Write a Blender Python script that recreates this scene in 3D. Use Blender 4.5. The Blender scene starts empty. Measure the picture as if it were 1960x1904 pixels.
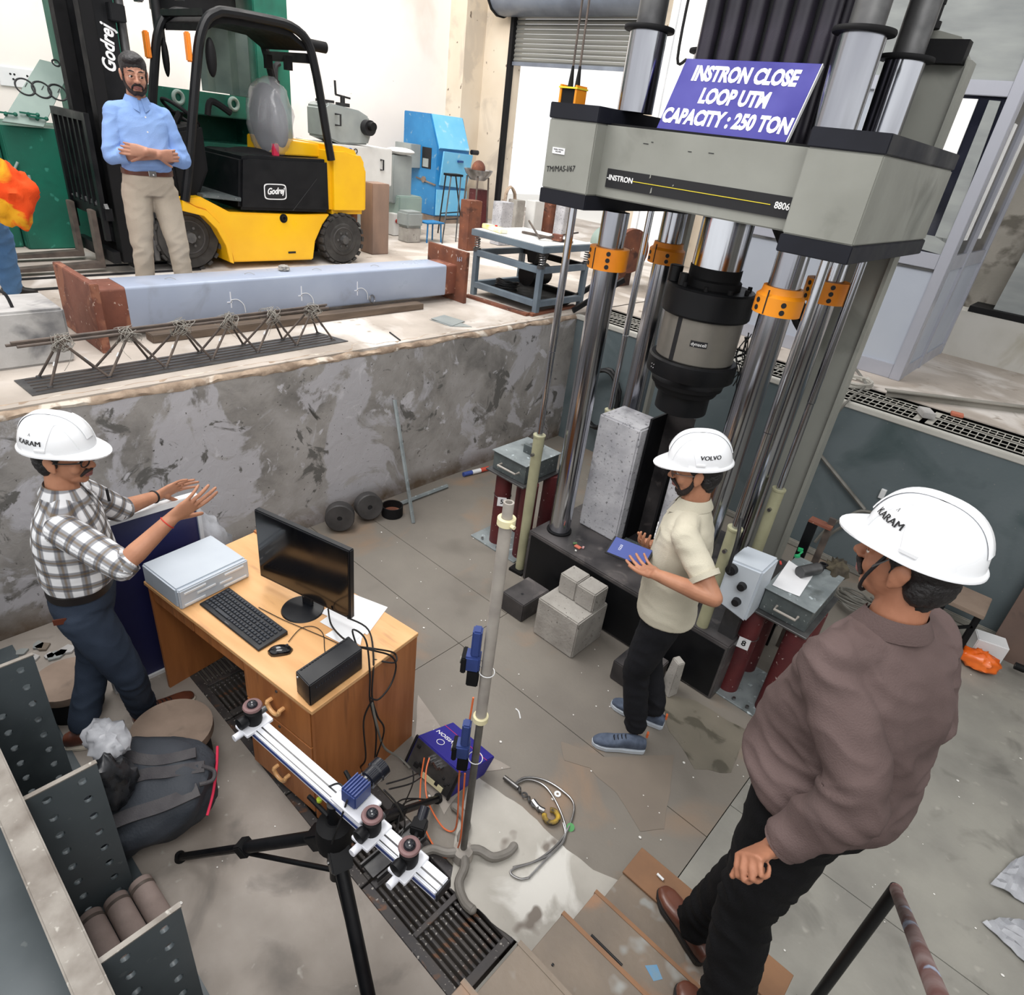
import bpy, bmesh, math, random
from mathutils import Vector, Matrix, noise

PI = math.pi
random.seed(7)
SC = bpy.context.scene
COL = SC.collection

# ------------------------------------------------------------------ camera
FPX, CAM_H = 1226.03, 2.95
PITCH, ROLL, YAW = math.radians(29.49538316), math.radians(7.60044874), math.radians(38.99766329)
def cam_axes():
    fwd = Vector((-math.sin(YAW), math.cos(YAW), 0)); right = Vector((math.cos(YAW), math.sin(YAW), 0)); up = Vector((0, 0, 1))
    f3 = fwd * math.cos(PITCH) - up * math.sin(PITCH); u3 = fwd * math.sin(PITCH) + up * math.cos(PITCH)
    return right * math.cos(ROLL) + u3 * math.sin(ROLL), -right * math.sin(ROLL) + u3 * math.cos(ROLL), f3
AR, AU, AF = cam_axes()
CP = Vector((0, 0, CAM_H))
cd = bpy.data.cameras.new('camera'); cam = bpy.data.objects.new('camera', cd); COL.objects.link(cam)
cd.sensor_fit = 'HORIZONTAL'; cd.sensor_width = 36; cd.lens = 36 * FPX / 1960; cd.clip_start = .05; cd.clip_end = 200
cam.matrix_world = Matrix(((AR.x, AU.x, -AF.x, CP.x), (AR.y, AU.y, -AF.y, CP.y), (AR.z, AU.z, -AF.z, CP.z), (0, 0, 0, 1)))
SC.camera = cam
# survey helpers: where the line of sight of a photo point meets a known real plane
def ray(x, y): return AR * ((x - 980) / FPX) - AU * ((y - 952) / FPX) + AF
def GZ(x, y, z=0.0):
    d = ray(x, y); return CP + d * ((z - CP.z) / d.z)
def GX(x, y, X):
    d = ray(x, y); return CP + d * (X / d.x)
def GY(x, y, Y):
    d = ray(x, y); return CP + d * (Y / d.y)

# ------------------------------------------------------------------ light
W = bpy.data.worlds.new('world'); SC.world = W; W.use_nodes = True
W.node_tree.nodes['Background'].inputs[0].default_value = (1, 1, 1, 1)
W.node_tree.nodes['Background'].inputs[1].default_value = 1.05
def area(name, loc, tgt, size, power, col=(1, 1, 1), sy=None):
    l = bpy.data.lights.new(name, 'AREA'); l.energy = power; l.color = col; l.size = size
    if sy: l.shape = 'RECTANGLE'; l.size_y = sy
    o = bpy.data.objects.new(name, l); COL.objects.link(o); o.location = loc
    o.rotation_euler = (Vector(tgt) - Vector(loc)).to_track_quat('-Z', 'Y').to_euler(); return o
area('fill_over_hall', (-4.5, 1.5, 7.2), (-3.6, 4, 0), 5, 330, (1, .98, .96), 3)  # added fill lamp below the roof, brightens the hall
area('fill_over_bay', (-7.5, 5.0, 7.2), (-9.6, 8, 2.6), 4, 430, (1, .97, .93), 3)  # added fill, lifts the left wall and far corner
area('fill_over_pit', (1.6, -1.2, 7.2), (-1.5, 2.8, .6), 4, 260, (1, .99, .97), 3)  # added soft fill from the front right for the pit
SC.view_settings.view_transform = 'Standard'; SC.view_settings.look = 'None'
SC.view_settings.exposure = 0.14; SC.view_settings.gamma = 1.0; SC.view_settings.use_curve_mapping = False

# ------------------------------------------------------------------ helpers
def lin(c):
    return tuple(((v / 255) / 12.92 if v / 255 <= .04045 else ((v / 255 + .055) / 1.055) ** 2.4) for v in c)
class MB:
    def __init__(s): s.v = []; s.f = []
    def add(s, vs, fs):
        n = len(s.v); s.v += [tuple(v) for v in vs]; s.f += [tuple(i + n for i in f) for f in fs]; return s
    def hexa(s, b, t):
        return s.add(list(b) + list(t), [(3, 2, 1, 0), (4, 5, 6, 7), (0, 1, 5, 4), (1, 2, 6, 5), (2, 3, 7, 6), (3, 0, 4, 7)])
    def box(s, x0, x1, y0, y1, z0, z1):
        return s.hexa([(x0, y0, z0), (x1, y0, z0), (x1, y1, z0), (x0, y1, z0)], [(x0, y0, z1), (x1, y0, z1), (x1, y1, z1), (x0, y1, z1)])
    def obox(s, c, sz, R=None):
        R = R if R is not None else Matrix.Identity(3)
        if isinstance(R, (int, float)): R = Matrix.Rotation(R, 3, 'Z')
        c = Vector(c); a, b, d = [q / 2 for q in sz]
        P = lambda x, y, z: c + R @ Vector((x, y, z))
        return s.hexa([P(-a, -b, -d), P(a, -b, -d), P(a, b, -d), P(-a, b, -d)], [P(-a, -b, d), P(a, -b, d), P(a, b, d), P(-a, b, d)])
    def bar(s, p0, p1, w, h, up=(0, 0, 1)):
        p0 = Vector(p0); p1 = Vector(p1); d = (p1 - p0); L = d.length; d.normalize(); up = Vector(up)
        if abs(d.dot(up)) > .98: up = Vector((0, 1, 0)) if abs(d.y) < .9 else Vector((1, 0, 0))
        sd = d.cross(up).normalized(); u = sd.cross(d)
        R = Matrix((d, sd, u)).transposed()
        return s.obox((p0 + p1) / 2, (L, w, h), R)
    def prism(s, pts, off):
        n = len(pts); off = Vector(off); a = [Vector(p) for p in pts]; b = [p + off for p in a]
        return s.add(a + b, [tuple(range(n))[::-1], tuple(range(n, 2 * n))] + [(i, (i + 1) % n, n + (i + 1) % n, n + i) for i in range(n)])
    def rings(s, R, cap=True, close=False):
        n = len(R[0]); vs = [p for r in R for p in r]; fs = []
        for k in range(len(R) - 1 + (1 if close else 0)):
            a = k * n; b = ((k + 1) % len(R)) * n
            for i in range(n):
                j = (i + 1) % n; fs.append((a + i, a + j, b + j, b + i))
        if cap and not close: fs += [tuple(range(n))[::-1], tuple(range((len(R) - 1) * n, len(R) * n))]
        return s.add(vs, fs)
    def cyl(s, p0, p1, r, r2=None, n=16, cap=True):
        p0 = Vector(p0); p1 = Vector(p1); r2 = r if r2 is None else r2
        u, w = frame(p1 - p0)
        rg = [[p + (u * math.cos(2 * PI * i / n) + w * math.sin(2 * PI * i / n)) * q for i in range(n)] for p, q in ((p0, r), (p1, r2))]
        return s.rings(rg, cap)
    def lathe(s, prof, c=(0, 0, 0), axis=(0, 0, 1), n=24, cap=True):
        c = Vector(c); ax = Vector(axis).normalized(); u, w = frame(ax)
        return s.rings([[c + ax * h + (u * math.cos(2 * PI * i / n) + w * math.sin(2 * PI * i / n)) * max(r, 1e-4) for i in range(n)] for r, h in prof], cap)
    def ring(s, c, axis, ro, ri, h, n=24):
        return s.lathe([(ri, 0), (ro, 0), (ro, h), (ri, h), (ri, 0)], c, axis, n, False)
    def torus(s, c, axis, R, r, n=24, m=8):
        c = Vector(c); ax = Vector(axis).normalized(); u, w = frame(ax); rg = []
        for i in range(n):
            d = u * math.cos(2 * PI * i / n) + w * math.sin(2 * PI * i / n)
            rg.append([c + d * (R + r * math.cos(2 * PI * j / m)) + ax * r * math.sin(2 * PI * j / m) for j in range(m)])
        return s.rings(rg, False, True)
    def tube(s, pts, r, n=8, rep=5, smooth=True):
        P = [Vector(p) for p in pts]
        if smooth and len(P) > 2: P = spline(P, rep)
        rg = []; u = None
        for i, p in enumerate(P):
            d = (P[min(i + 1, len(P) - 1)] - P[max(i - 1, 0)])
            if d.length < 1e-7: d = Vector((0, 0, 1))
            d.normalize()
            if u is None: u, w = frame(d)
            u = (u - d * u.dot(d)); u = u.normalized() if u.length > 1e-5 else frame(d)[0]
            w = d.cross(u); rr = r[min(len(r) - 1, int(i * len(r) / len(P)))] if isinstance(r, (list, tuple)) else r
            rg.append([p + (u * math.cos(2 * PI * k / n) + w * math.sin(2 * PI * k / n)) * rr for k in range(n)])
        return s.rings(rg)
    def ell(s, c, r, R=None, n=16, m=10):
        c = Vector(c); R = R if R is not None else Matrix.Identity(3); rg = []
        for j in range(m + 1):
            t = max(1e-3, min(PI - 1e-3, PI * j / m))
            rg.append([c + R @ Vector((r[0] * math.sin(t) * math.cos(2 * PI * i / n), r[1] * math.sin(t) * math.sin(2 * PI * i / n), -r[2] * math.cos(t))) for i in range(n)])
        return s.rings(rg)
    def grid(s, P):
        nu = len(P); nv = len(P[0]); return s.add([p for r in P for p in r], [(i * nv + j, (i + 1) * nv + j, (i + 1) * nv + j + 1, i * nv + j + 1) for i in range(nu - 1) for j in range(nv - 1)])
    def sheet(s, P, th, d):
        a = len(P); b = len(P[0]); d = Vector(d) * th
        A = [Vector(p) for r in P for p in r]; B = [p + d for p in A]; n = len(A)
        fs = [(i * b + j, (i + 1) * b + j, (i + 1) * b + j + 1, i * b + j + 1) for i in range(a - 1) for j in range(b - 1)]
        fs += [tuple(n + k for k in f[::-1]) for f in fs]
        for i in range(a - 1):
            fs += [(i * b, n + i * b, n + (i + 1) * b, (i + 1) * b), ((i + 1) * b + b - 1, n + (i + 1) * b + b - 1, n + i * b + b - 1, i * b + b - 1)]
        for j in range(b - 1):
            fs += [(j + 1, n + j + 1, n + j, j), ((a - 1) * b + j, n + (a - 1) * b + j, n + (a - 1) * b + j + 1, (a - 1) * b + j + 1)]
        return s.add(A + B, fs)
def frame(d):
    d = Vector(d).normalized(); a = Vector((0, 0, 1)) if abs(d.z) < .9 else Vector((1, 0, 0))
    u = d.cross(a).normalized(); return u, d.cross(u)
def spline(P, rep):
    out = []
    for i in range(len(P) - 1):
        a, b, c, d = P[max(i - 1, 0)], P[i], P[i + 1], P[min(i + 2, len(P) - 1)]
        for k in range(rep):
            t = k / rep
            out.append(.5 * ((2 * b) + (c - a) * t + (2 * a - 5 * b + 4 * c - d) * t * t + (3 * b - a - 3 * c + d) * t ** 3))
    out.append(P[-1]); return out
def pmat(o):
    return Matrix.Translation(o.location) @ o.rotation_euler.to_matrix().to_4x4()
def mk(name, mb, m, bevel=0, ang=32, inv=None):
    me = bpy.data.meshes.new(name)
    vs = mb.v if inv is None else [tuple(inv @ Vector(v)) for v in mb.v]
    me.from_pydata(vs, [], mb.f)
    bm = bmesh.new(); bm.from_mesh(me)
    bmesh.ops.recalc_face_normals(bm, faces=bm.faces)
    if bevel:
        es = [e for e in bm.edges if len(e.link_faces) == 2 and e.calc_face_angle(0) > .6]
        bmesh.ops.bevel(bm, geom=es, offset=bevel, segments=1 if bevel < .004 else 2, affect='EDGES', clamp_overlap=True)
    bm.to_mesh(me); bm.free()
    me.polygons.foreach_set('use_smooth', [True] * len(me.polygons)); me.set_sharp_from_angle(angle=math.radians(ang))
    if m: me.materials.append(m)
    return me
def thing(name, label, cat, loc=(0, 0, 0), rz=0, group=None):
    o = bpy.data.objects.new(name, None); COL.objects.link(o); o.location = loc; o.rotation_euler = (0, 0, rz); o.empty_display_size = .1
    o['label'] = label; o['category'] = cat
    if group: o['group'] = group
    return o
WM = {}
def part(parent, name, mb, m, label=None, bevel=0, ang=32, local=False, kind=None):
    # geometry given in world coordinates unless local=True
    root = parent
    while root is not None and root.parent is not None: root = root.parent
    inv = None if (local or root is None) else pmat(root).inverted()
    o = bpy.data.objects.new(name, mk(name, mb, m, bevel, ang, inv)); COL.objects.link(o); o.parent = parent
    if label: o['label'] = label
    if kind: o['kind'] = kind
    return o
def solo(name, label, cat, mb, m, loc=None, group=None, bevel=0, ang=32, kind=None):
    # one-mesh thing; origin set to loc
    loc = Vector(loc) if loc is not None else sum((Vector(v) for v in mb.v), Vector()) / len(mb.v)
    o = bpy.data.objects.new(name, mk(name, mb, m, bevel, ang, Matrix.Translation(-loc))); COL.objects.link(o); o.location = loc
    o['label'] = label; o['category'] = cat
    if group: o['group'] = group
    if kind: o['kind'] = kind
    return o
def struct(name, mb, m, parent=None, bevel=0, ang=32, label=None):
    o = bpy.data.objects.new(name, mk(name, mb, m, bevel, ang)); COL.objects.link(o)
    if parent: o.parent = parent
    else: o['kind'] = 'structure'
    if label: o['label'] = label
    return o
def share(parent, name, me, loc=(0, 0, 0), rot=(0, 0, 0)):
    o = bpy.data.objects.new(name, me); COL.objects.link(o); o.parent = parent; o.location = loc; o.rotation_euler = rot; return o
def dup(root, loc, rz=None, label=None):
    r = root.copy(); COL.objects.link(r); r.location = loc
    if rz is not None: r.rotation_euler = (0, 0, rz)
    if label: r['label'] = label
    for ch in list(root.children):
        c = ch.copy(); COL.objects.link(c); c.parent = r
        for g in list(ch.children):
            d = g.copy(); COL.objects.link(d); d.parent = c
    return r
def letters(txt, o, ux, uy, size, depth=.0015, bold=0, shear=0, xs=1, font_scale=1):
    # flat raised lettering: origin o (centre), ux reading direction, uy up direction
    cu = bpy.data.curves.new('t', 'FONT'); cu.body = txt; cu.size = size; cu.align_x = 'CENTER'; cu.align_y = 'CENTER'
    cu.extrude = depth; cu.offset = bold; cu.shear = shear; cu.resolution_u = 3; cu.space_line = .95
    ob = bpy.data.objects.new('t', cu); COL.objects.link(ob)
    dg = bpy.context.evaluated_depsgraph_get(); me = bpy.data.meshes.new_from_object(ob.evaluated_get(dg))
    ux = Vector(ux).normalized(); uy = Vector(uy).normalized(); uz = ux.cross(uy)
    mb = MB(); mb.add([Vector(o) + ux * v.co.x * xs + uy * v.co.y + uz * v.co.z for v in me.vertices], [tuple(p.vertices) for p in me.polygons])
    bpy.data.objects.remove(ob); bpy.data.curves.remove(cu); return mb
# ------------------------------------------------------------------ materials
def new_mat(name):
    m = bpy.data.materials.new(name); m.use_nodes = True; nt = m.node_tree
    return m, nt, nt.nodes['Principled BSDF'], nt.nodes, nt.links
def mat(name, c1, c2=None, sc=4, rough=.6, metal=0, bump=0, bs=40, c3=None, s3=6, t3=(.55, .62), coat=0, c4=None, s4=60, t4=(.66, .7), stretch=None, spec=.5, rv=.12, alpha=1, lo=.35, hi=.65):
    m, nt, b, N, L = new_mat(name)
    b.inputs['Metallic'].default_value = metal; b.inputs['Specular IOR Level'].default_value = spec
    if coat: b.inputs['Coat Weight'].default_value = coat; b.inputs['Coat Roughness'].default_value = .15
    tc = N.new('ShaderNodeTexCoord'); co = tc.outputs['Object']
    if stretch:
        mp = N.new('ShaderNodeMapping'); mp.inputs['Scale'].default_value = stretch; L.new(co, mp.inputs[0]); co = mp.outputs[0]
    def nz(scale, det=5, dist=0):
        n = N.new('ShaderNodeTexNoise'); n.inputs['Scale'].default_value = scale; n.inputs['Detail'].default_value = det; n.inputs['Distortion'].default_value = dist
        L.new(co, n.inputs['Vector']); return n.outputs[0]
    def rng(f, a, c, d0=0, d1=1):
        r = N.new('ShaderNodeMapRange'); r.inputs[1].default_value = a; r.inputs[2].default_value = c; r.inputs[3].default_value = d0; r.inputs[4].default_value = d1
        L.new(f, r.inputs[0]); return r.outputs[0]
    def mix(f, a, bb):
        x = N.new('ShaderNodeMix'); x.data_type = 'RGBA'; L.new(f, x.inputs[0])
        for s, v in ((6, a), (7, bb)):
            if isinstance(v, tuple): x.inputs[s].default_value = v + (1,)
            else: L.new(v, x.inputs[s])
        return x.outputs[2]
    C1 = lin(c1); col = C1; n1 = nz(sc)
    if c2: col = mix(rng(n1, lo, hi), C1, lin(c2))
    if c3: col = mix(rng(nz(s3, 6, .6), *t3), col, lin(c3))
    if c4: col = mix(rng(nz(s4, 2), *t4), col, lin(c4))
    if isinstance(col, tuple): b.inputs['Base Color'].default_value = col + (1,)
    else: L.new(col, b.inputs['Base Color'])
    L.new(rng(n1, .3, .7, max(0, rough - rv), min(1, rough + rv)), b.inputs['Roughness'])
    if bump:
        bp = N.new('ShaderNodeBump'); bp.inputs['Strength'].default_value = bump; bp.inputs['Distance'].default_value = .01
        L.new(nz(bs, 4), bp.inputs['Height']); L.new(bp.outputs[0], b.inputs['Normal'])
    if alpha < 1: b.inputs['Alpha'].default_value = alpha
    return m
K = {}
K['concrete_hi'] = mat('concrete_hi', (196, 186, 176), (160, 150, 140), 1.3, .85, bump=.3, bs=30, c3=(212, 206, 200), s3=1.1, t3=(.52, .62), c4=(150, 138, 126), s4=9, t4=(.64, .78))
K['lip'] = mat('lip', (178, 158, 138), (130, 112, 96), 9, .9, bump=.8, bs=25, c3=(205, 195, 182), s3=5)
K['black'] = mat('black', (11, 12, 15), (17, 18, 21), 6, .45, bump=.05, spec=.3)
K['blackmat'] = mat('blackmat', (12, 12, 14), (19, 19, 21), 10, .7, spec=.25)
K['blackplate'] = mat('blackplate', (34, 33, 36), (84, 80, 80), 3, .45, c3=(110, 104, 102), s3=7, t3=(.6, .75), bump=.1)
K['machine'] = mat('machine', (144, 145, 138), (130, 131, 124), 2.2, .5, c3=(110, 111, 104), s3=3, t3=(.62, .8), bump=.04)
K['navyband'] = mat('navyband', (15, 17, 26), (24, 26, 36), 5, .5, spec=.3)
K['chrome'] = mat('chrome', (205, 208, 214), (150, 152, 160), 3, .16, 1, stretch=(1, 1, .12), rv=.06)
K['steel'] = mat('steel', (170, 170, 172), (120, 118, 116), 8, .35, 1, rv=.1)
K['steeld'] = mat('steeld', (112, 112, 112), (76, 76, 78), 6, .45, .7)
K['orange'] = mat('orange', (236, 146, 22), (222, 128, 16), 6, .5)
K['navy'] = mat('navy', (50, 46, 138), (44, 40, 122), 3, .5, spec=.25)
K['white'] = mat('white', (236, 237, 238), (222, 224, 226), 3, .4)
K['whiteletter'] = mat('whiteletter', (240, 240, 240), None, 3, .5)
K['inkblack'] = mat('inkblack', (18, 18, 22), None, 3, .6)
K['yellowline'] = mat('yellowline', (226, 206, 50), None, 3, .5)
K['cream'] = mat('cream', (168, 166, 136), (150, 148, 120), 6, .5)
K['pvc'] = mat('pvc', (170, 164, 156), (146, 140, 134), 8, .5)
K['creamcap'] = mat('creamcap', (226, 218, 178), None, 8, .45)
K['slab'] = mat('slab', (196, 196, 200), (164, 164, 170), 5, .8, c3=(112, 112, 116), s3=3.5, t3=(.56, .72), bump=.25, bs=40, c4=(120, 120, 124), s4=45, t4=(.6, .7))
K['cube'] = mat('cube', (172, 168, 162), (148, 144, 138), 6, .85, bump=.3, bs=60, c4=(110, 106, 100), s4=50)
K['rust'] = mat('rust', (98, 58, 44), (128, 78, 56), 6, .8, bump=.25, c3=(70, 44, 36), s3=4, c4=(176, 150, 136), s4=24, t4=(.68, .74))
K['maroon'] = mat('maroon', (96, 36, 38), (76, 28, 32), 5, .55, c4=(180, 160, 156), s4=40, t4=(.7, .74))
K['zinc'] = mat('zinc', (150, 158, 160), (118, 126, 128), 6, .45, .25, c3=(92, 98, 98), s3=7, t3=(.56, .7), c4=(190, 200, 204), s4=22, t4=(.64, .72))
K['zincdk'] = mat('zincdk', (96, 104, 104), (74, 80, 82), 8, .5, .2, c4=(150, 154, 154), s4=50)
K['wood'] = mat('wood', (226, 178, 124), (214, 162, 108), 2, .4, stretch=(1, 6, 6), c4=(190, 142, 98), s4=5, t4=(.6, .8))
K['woodside'] = mat('woodside', (176, 112, 62), (150, 92, 50), 2.2, .5, stretch=(6, 6, .7), c4=(120, 74, 42), s4=4, t4=(.6, .8))
K['plastic_grey'] = mat('plastic_grey', (196, 204, 212), (186, 194, 204), 3, .45)
K['plastic_dk'] = mat('plastic_dk', (20, 22, 27), (15, 17, 22), 8, .4)
K['screen'] = mat('screen', (12, 12, 14), (16, 15, 16), 3, .12, coat=.4)
K['keys'] = mat('keys', (44, 48, 56), None, 8, .5)
K['cable'] = mat('cable', (18, 18, 20), None, 8, .55)
K['cablegrey'] = mat('cablegrey', (120, 118, 112), (98, 96, 90), 8, .6)
K['cableorange'] = mat('cableorange', (226, 112, 62), None, 8, .5)
K['yellow'] = mat('yellow', (248, 194, 18), (238, 180, 12), 2, .35, coat=.3, c3=(200, 142, 16), s3=2.5, t3=(.66, .85))
K['green'] = mat('green', (18, 104, 84), (14, 84, 68), 2.5, .55, c3=(8, 58, 50), s3=1.8, t3=(.56, .75), c4=(50, 130, 112), s4=14, t4=(.68, .76))
K['greengrey'] = mat('greengrey', (142, 160, 152), (130, 148, 142), 3, .5)
K['bluemach'] = mat('bluemach', (40, 124, 178), (28, 104, 158), 2, .5, c4=(120, 150, 166), s4=9, t4=(.64, .72))
K['bluelight'] = mat('bluelight', (96, 176, 218), (120, 190, 226), 2, .45, c4=(160, 200, 216), s4=8, t4=(.62, .72))
K['greymach'] = mat('greymach', (150, 156, 154), (132, 138, 138), 3, .5)
K['offwhite'] = mat('offwhite', (216, 216, 214), (200, 200, 198), 3, .5)
K['rubber'] = mat('rubber', (64, 62, 60), (48, 46, 45), 8, .85, bump=.2)
K['rim'] = mat('rim', (70, 68, 68), (44, 42, 42), 5, .6)
K['tablegrey'] = mat('tablegrey', (110, 124, 134), (92, 104, 116), 4, .5)
K['alu'] = mat('alu', (176, 178, 188), (164, 166, 176), 2, .4, .3)
K['panel'] = mat('panel', (168, 174, 184), (160, 166, 178), 1.2, .6)
K['panelup'] = mat('panelup', (150, 154, 152), (130, 134, 134), 2, .6, stretch=(1, 1, 4))
K['glassdk'] = mat('glassdk', (26, 28, 38), (44, 46, 58), 2, .12, coat=.3, rv=.04)
K['glasslit'] = mat('glasslit', (250, 250, 250), None, 2, .3)
K['bluewall'] = mat('bluewall', (84, 96, 100), (100, 110, 114), 1.2, .7, c3=(58, 74, 76), s3=1.6, t3=(.54, .75), bump=.1, c4=(120, 124, 122), s4=40, t4=(.7, .74))
K['wallwhite'] = mat('wallwhite', (240, 234, 228), (232, 226, 222), .8, .8, c3=(216, 208, 200), s3=.6, t3=(.58, .75), c4=(150, 130, 112), s4=9, t4=(.76, .78))
K['wallcream'] = mat('wallcream', (214, 202, 184), (204, 190, 170), 1.2, .8, c3=(190, 178, 162), s3=1.5, c4=(110, 96, 84), s4=7, t4=(.7, .73))
K['shutter'] = mat('shutter', (136, 136, 130), (112, 112, 108), 2, .5, .3, stretch=(.3, 1, 3))
K['drum'] = mat('drum', (122, 130, 142), (100, 106, 118), 2, .45, .3)
K['greywall'] = mat('greywall', (150, 146, 138), (120, 118, 110), 1.5, .8, c3=(96, 92, 84), s3=2.5, bump=.2)
K['whitewash'] = mat('whitewash', (196, 194, 188), (174, 172, 164), 1.6, .85, c3=(150, 142, 120), s3=2.2, t3=(.6, .8))
K['tread'] = mat('tread', (128, 115, 101), (106, 97, 88), 2.5, .6, bump=.2, c3=(150, 112, 84), s3=3.5, t3=(.58, .74), c4=(144, 144, 140), s4=9, t4=(.6, .7))
K['treadedge'] = mat('treadedge', (140, 102, 72), (122, 90, 66), 5, .6)
K['grate'] = mat('grate', (62, 60, 62), (84, 80, 78), 9, .6, .3, c3=(110, 80, 62), s3=14, t3=(.62, .7), c4=(160, 156, 150), s4=60)
K['trench'] = mat('trench', (36, 28, 24), (60, 46, 38), 12, .9, c3=(100, 66, 50), s3=20, t3=(.6, .66))
K['gratewhite'] = mat('gratewhite', (190, 188, 180), (160, 156, 148), 9, .6)
K['bluegreysteel'] = mat('bluegreysteel', (84, 92, 96), (72, 80, 84), 2.5, .5, c3=(60, 67, 70), s3=2, t3=(.56, .75), c4=(96, 102, 104), s4=30, t4=(.68, .74))
K['edgewear'] = mat('edgewear', (150, 144, 136), (116, 108, 100), 8, .55, c4=(180, 176, 168), s4=40, t4=(.66, .76), bump=.15)
K['beampaint'] = mat('beampaint', (168, 178, 196), (156, 166, 186), 2.2, .35, c3=(140, 146, 160), s3=3, t3=(.64, .8))
K['beamrust'] = mat('beamrust', (128, 76, 58), (104, 62, 50), 5, .7, bump=.2, c3=(146, 96, 74), s3=5, c4=(186, 160, 146), s4=30, t4=(.68, .73))
K['wire'] = mat('wire', (150, 146, 138), None, 5, .5)
K['rebar'] = mat('rebar', (84, 76, 72), (110, 98, 90), 12, .6, .3)
K['concspec'] = mat('concspec', (188, 186, 184), (162, 160, 158), 4, .85, c3=(110, 110, 112), s3=3.2, t3=(.54, .68), bump=.25)
K['paper'] = mat('paper', (240, 240, 242), (230, 231, 234), 4, .7)
K['plasticbag'] = mat('plasticbag', (190, 192, 198), (160, 162, 168), 12, .3, alpha=.8)
K['orangebag'] = mat('orangebag', (232, 96, 24), (244, 120, 40), 6, .3, coat=.3)
K['bagfabric'] = mat('bagfabric', (42, 48, 56), (54, 58, 66), 5, .7, bump=.2, bs=90)
K['strap'] = mat('strap', (74, 72, 74), (60, 58, 62), 9, .8, bump=.3, bs=160)
K['pink'] = mat('pink', (200, 36, 72), None, 5, .6)
K['disc'] = mat('disc', (140, 122, 108), (112, 96, 84), 3, .8, c3=(86, 76, 68), s3=3.5, t3=(.54, .66), bump=.2)
K['cylconc'] = mat('cylconc', (146, 130, 124), (124, 110, 104), 6, .85, bump=.2)
K['lens'] = mat('lens', (30, 32, 40), (20, 22, 28), 3, .15, coat=.5)
K['alwhite'] = mat('alwhite', (232, 234, 240), (220, 222, 230), 3, .35)
K['grip'] = mat('grip', (128, 98, 98), (110, 84, 84), 10, .6)
K['camblue'] = mat('camblue', (54, 72, 132), (44, 60, 112), 6, .4)
K['dynplate'] = mat('dynplate', (140, 136, 128), (122, 118, 112), 4, .4, .5)
K['blue2'] = mat('blue2', (34, 38, 84), (28, 32, 74), 3, .5)
# ------------------------------------------------------------------ setting
FZ = 1.39            # upper floor level
PX = -3.94           # left pit wall
PY = 5.55            # back pit wall
WX, WY = -10.6, 10.05
K['floor'] = mat('floor', (130, 124, 115), (112, 106, 99), 1.1, .55, c3=(140, 118, 98), s3=1.7, t3=(.55, .72), c4=(104, 98, 90), s4=2.2, t4=(.58, .78), bump=.12, bs=60, rv=.2)
K['floor_r'] = mat('floor_r', (148, 146, 138), (126, 124, 118), 2.2, .5, c3=(112, 110, 104), s3=3.5, t3=(.56, .7), c4=(166, 162, 154), s4=14, t4=(.66, .82), bump=.12, bs=60, rv=.2)
K['floor_pale'] = mat('floor_pale', (186, 182, 174), (160, 156, 148), 2.4, .7, c3=(206, 204, 198), s3=2.2, c4=(120, 112, 104), s4=6, t4=(.63, .7), bump=.15)
K['floor_front'] = mat('floor_front', (160, 152, 144), (136, 128, 120), 2.6, .6, c3=(112, 106, 100), s3=2.6, t3=(.54, .66), c4=(182, 178, 170), s4=16, t4=(.68, .8), bump=.2)
K['speck'] = mat('speck', (226, 224, 220), None, 5, .8)
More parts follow.
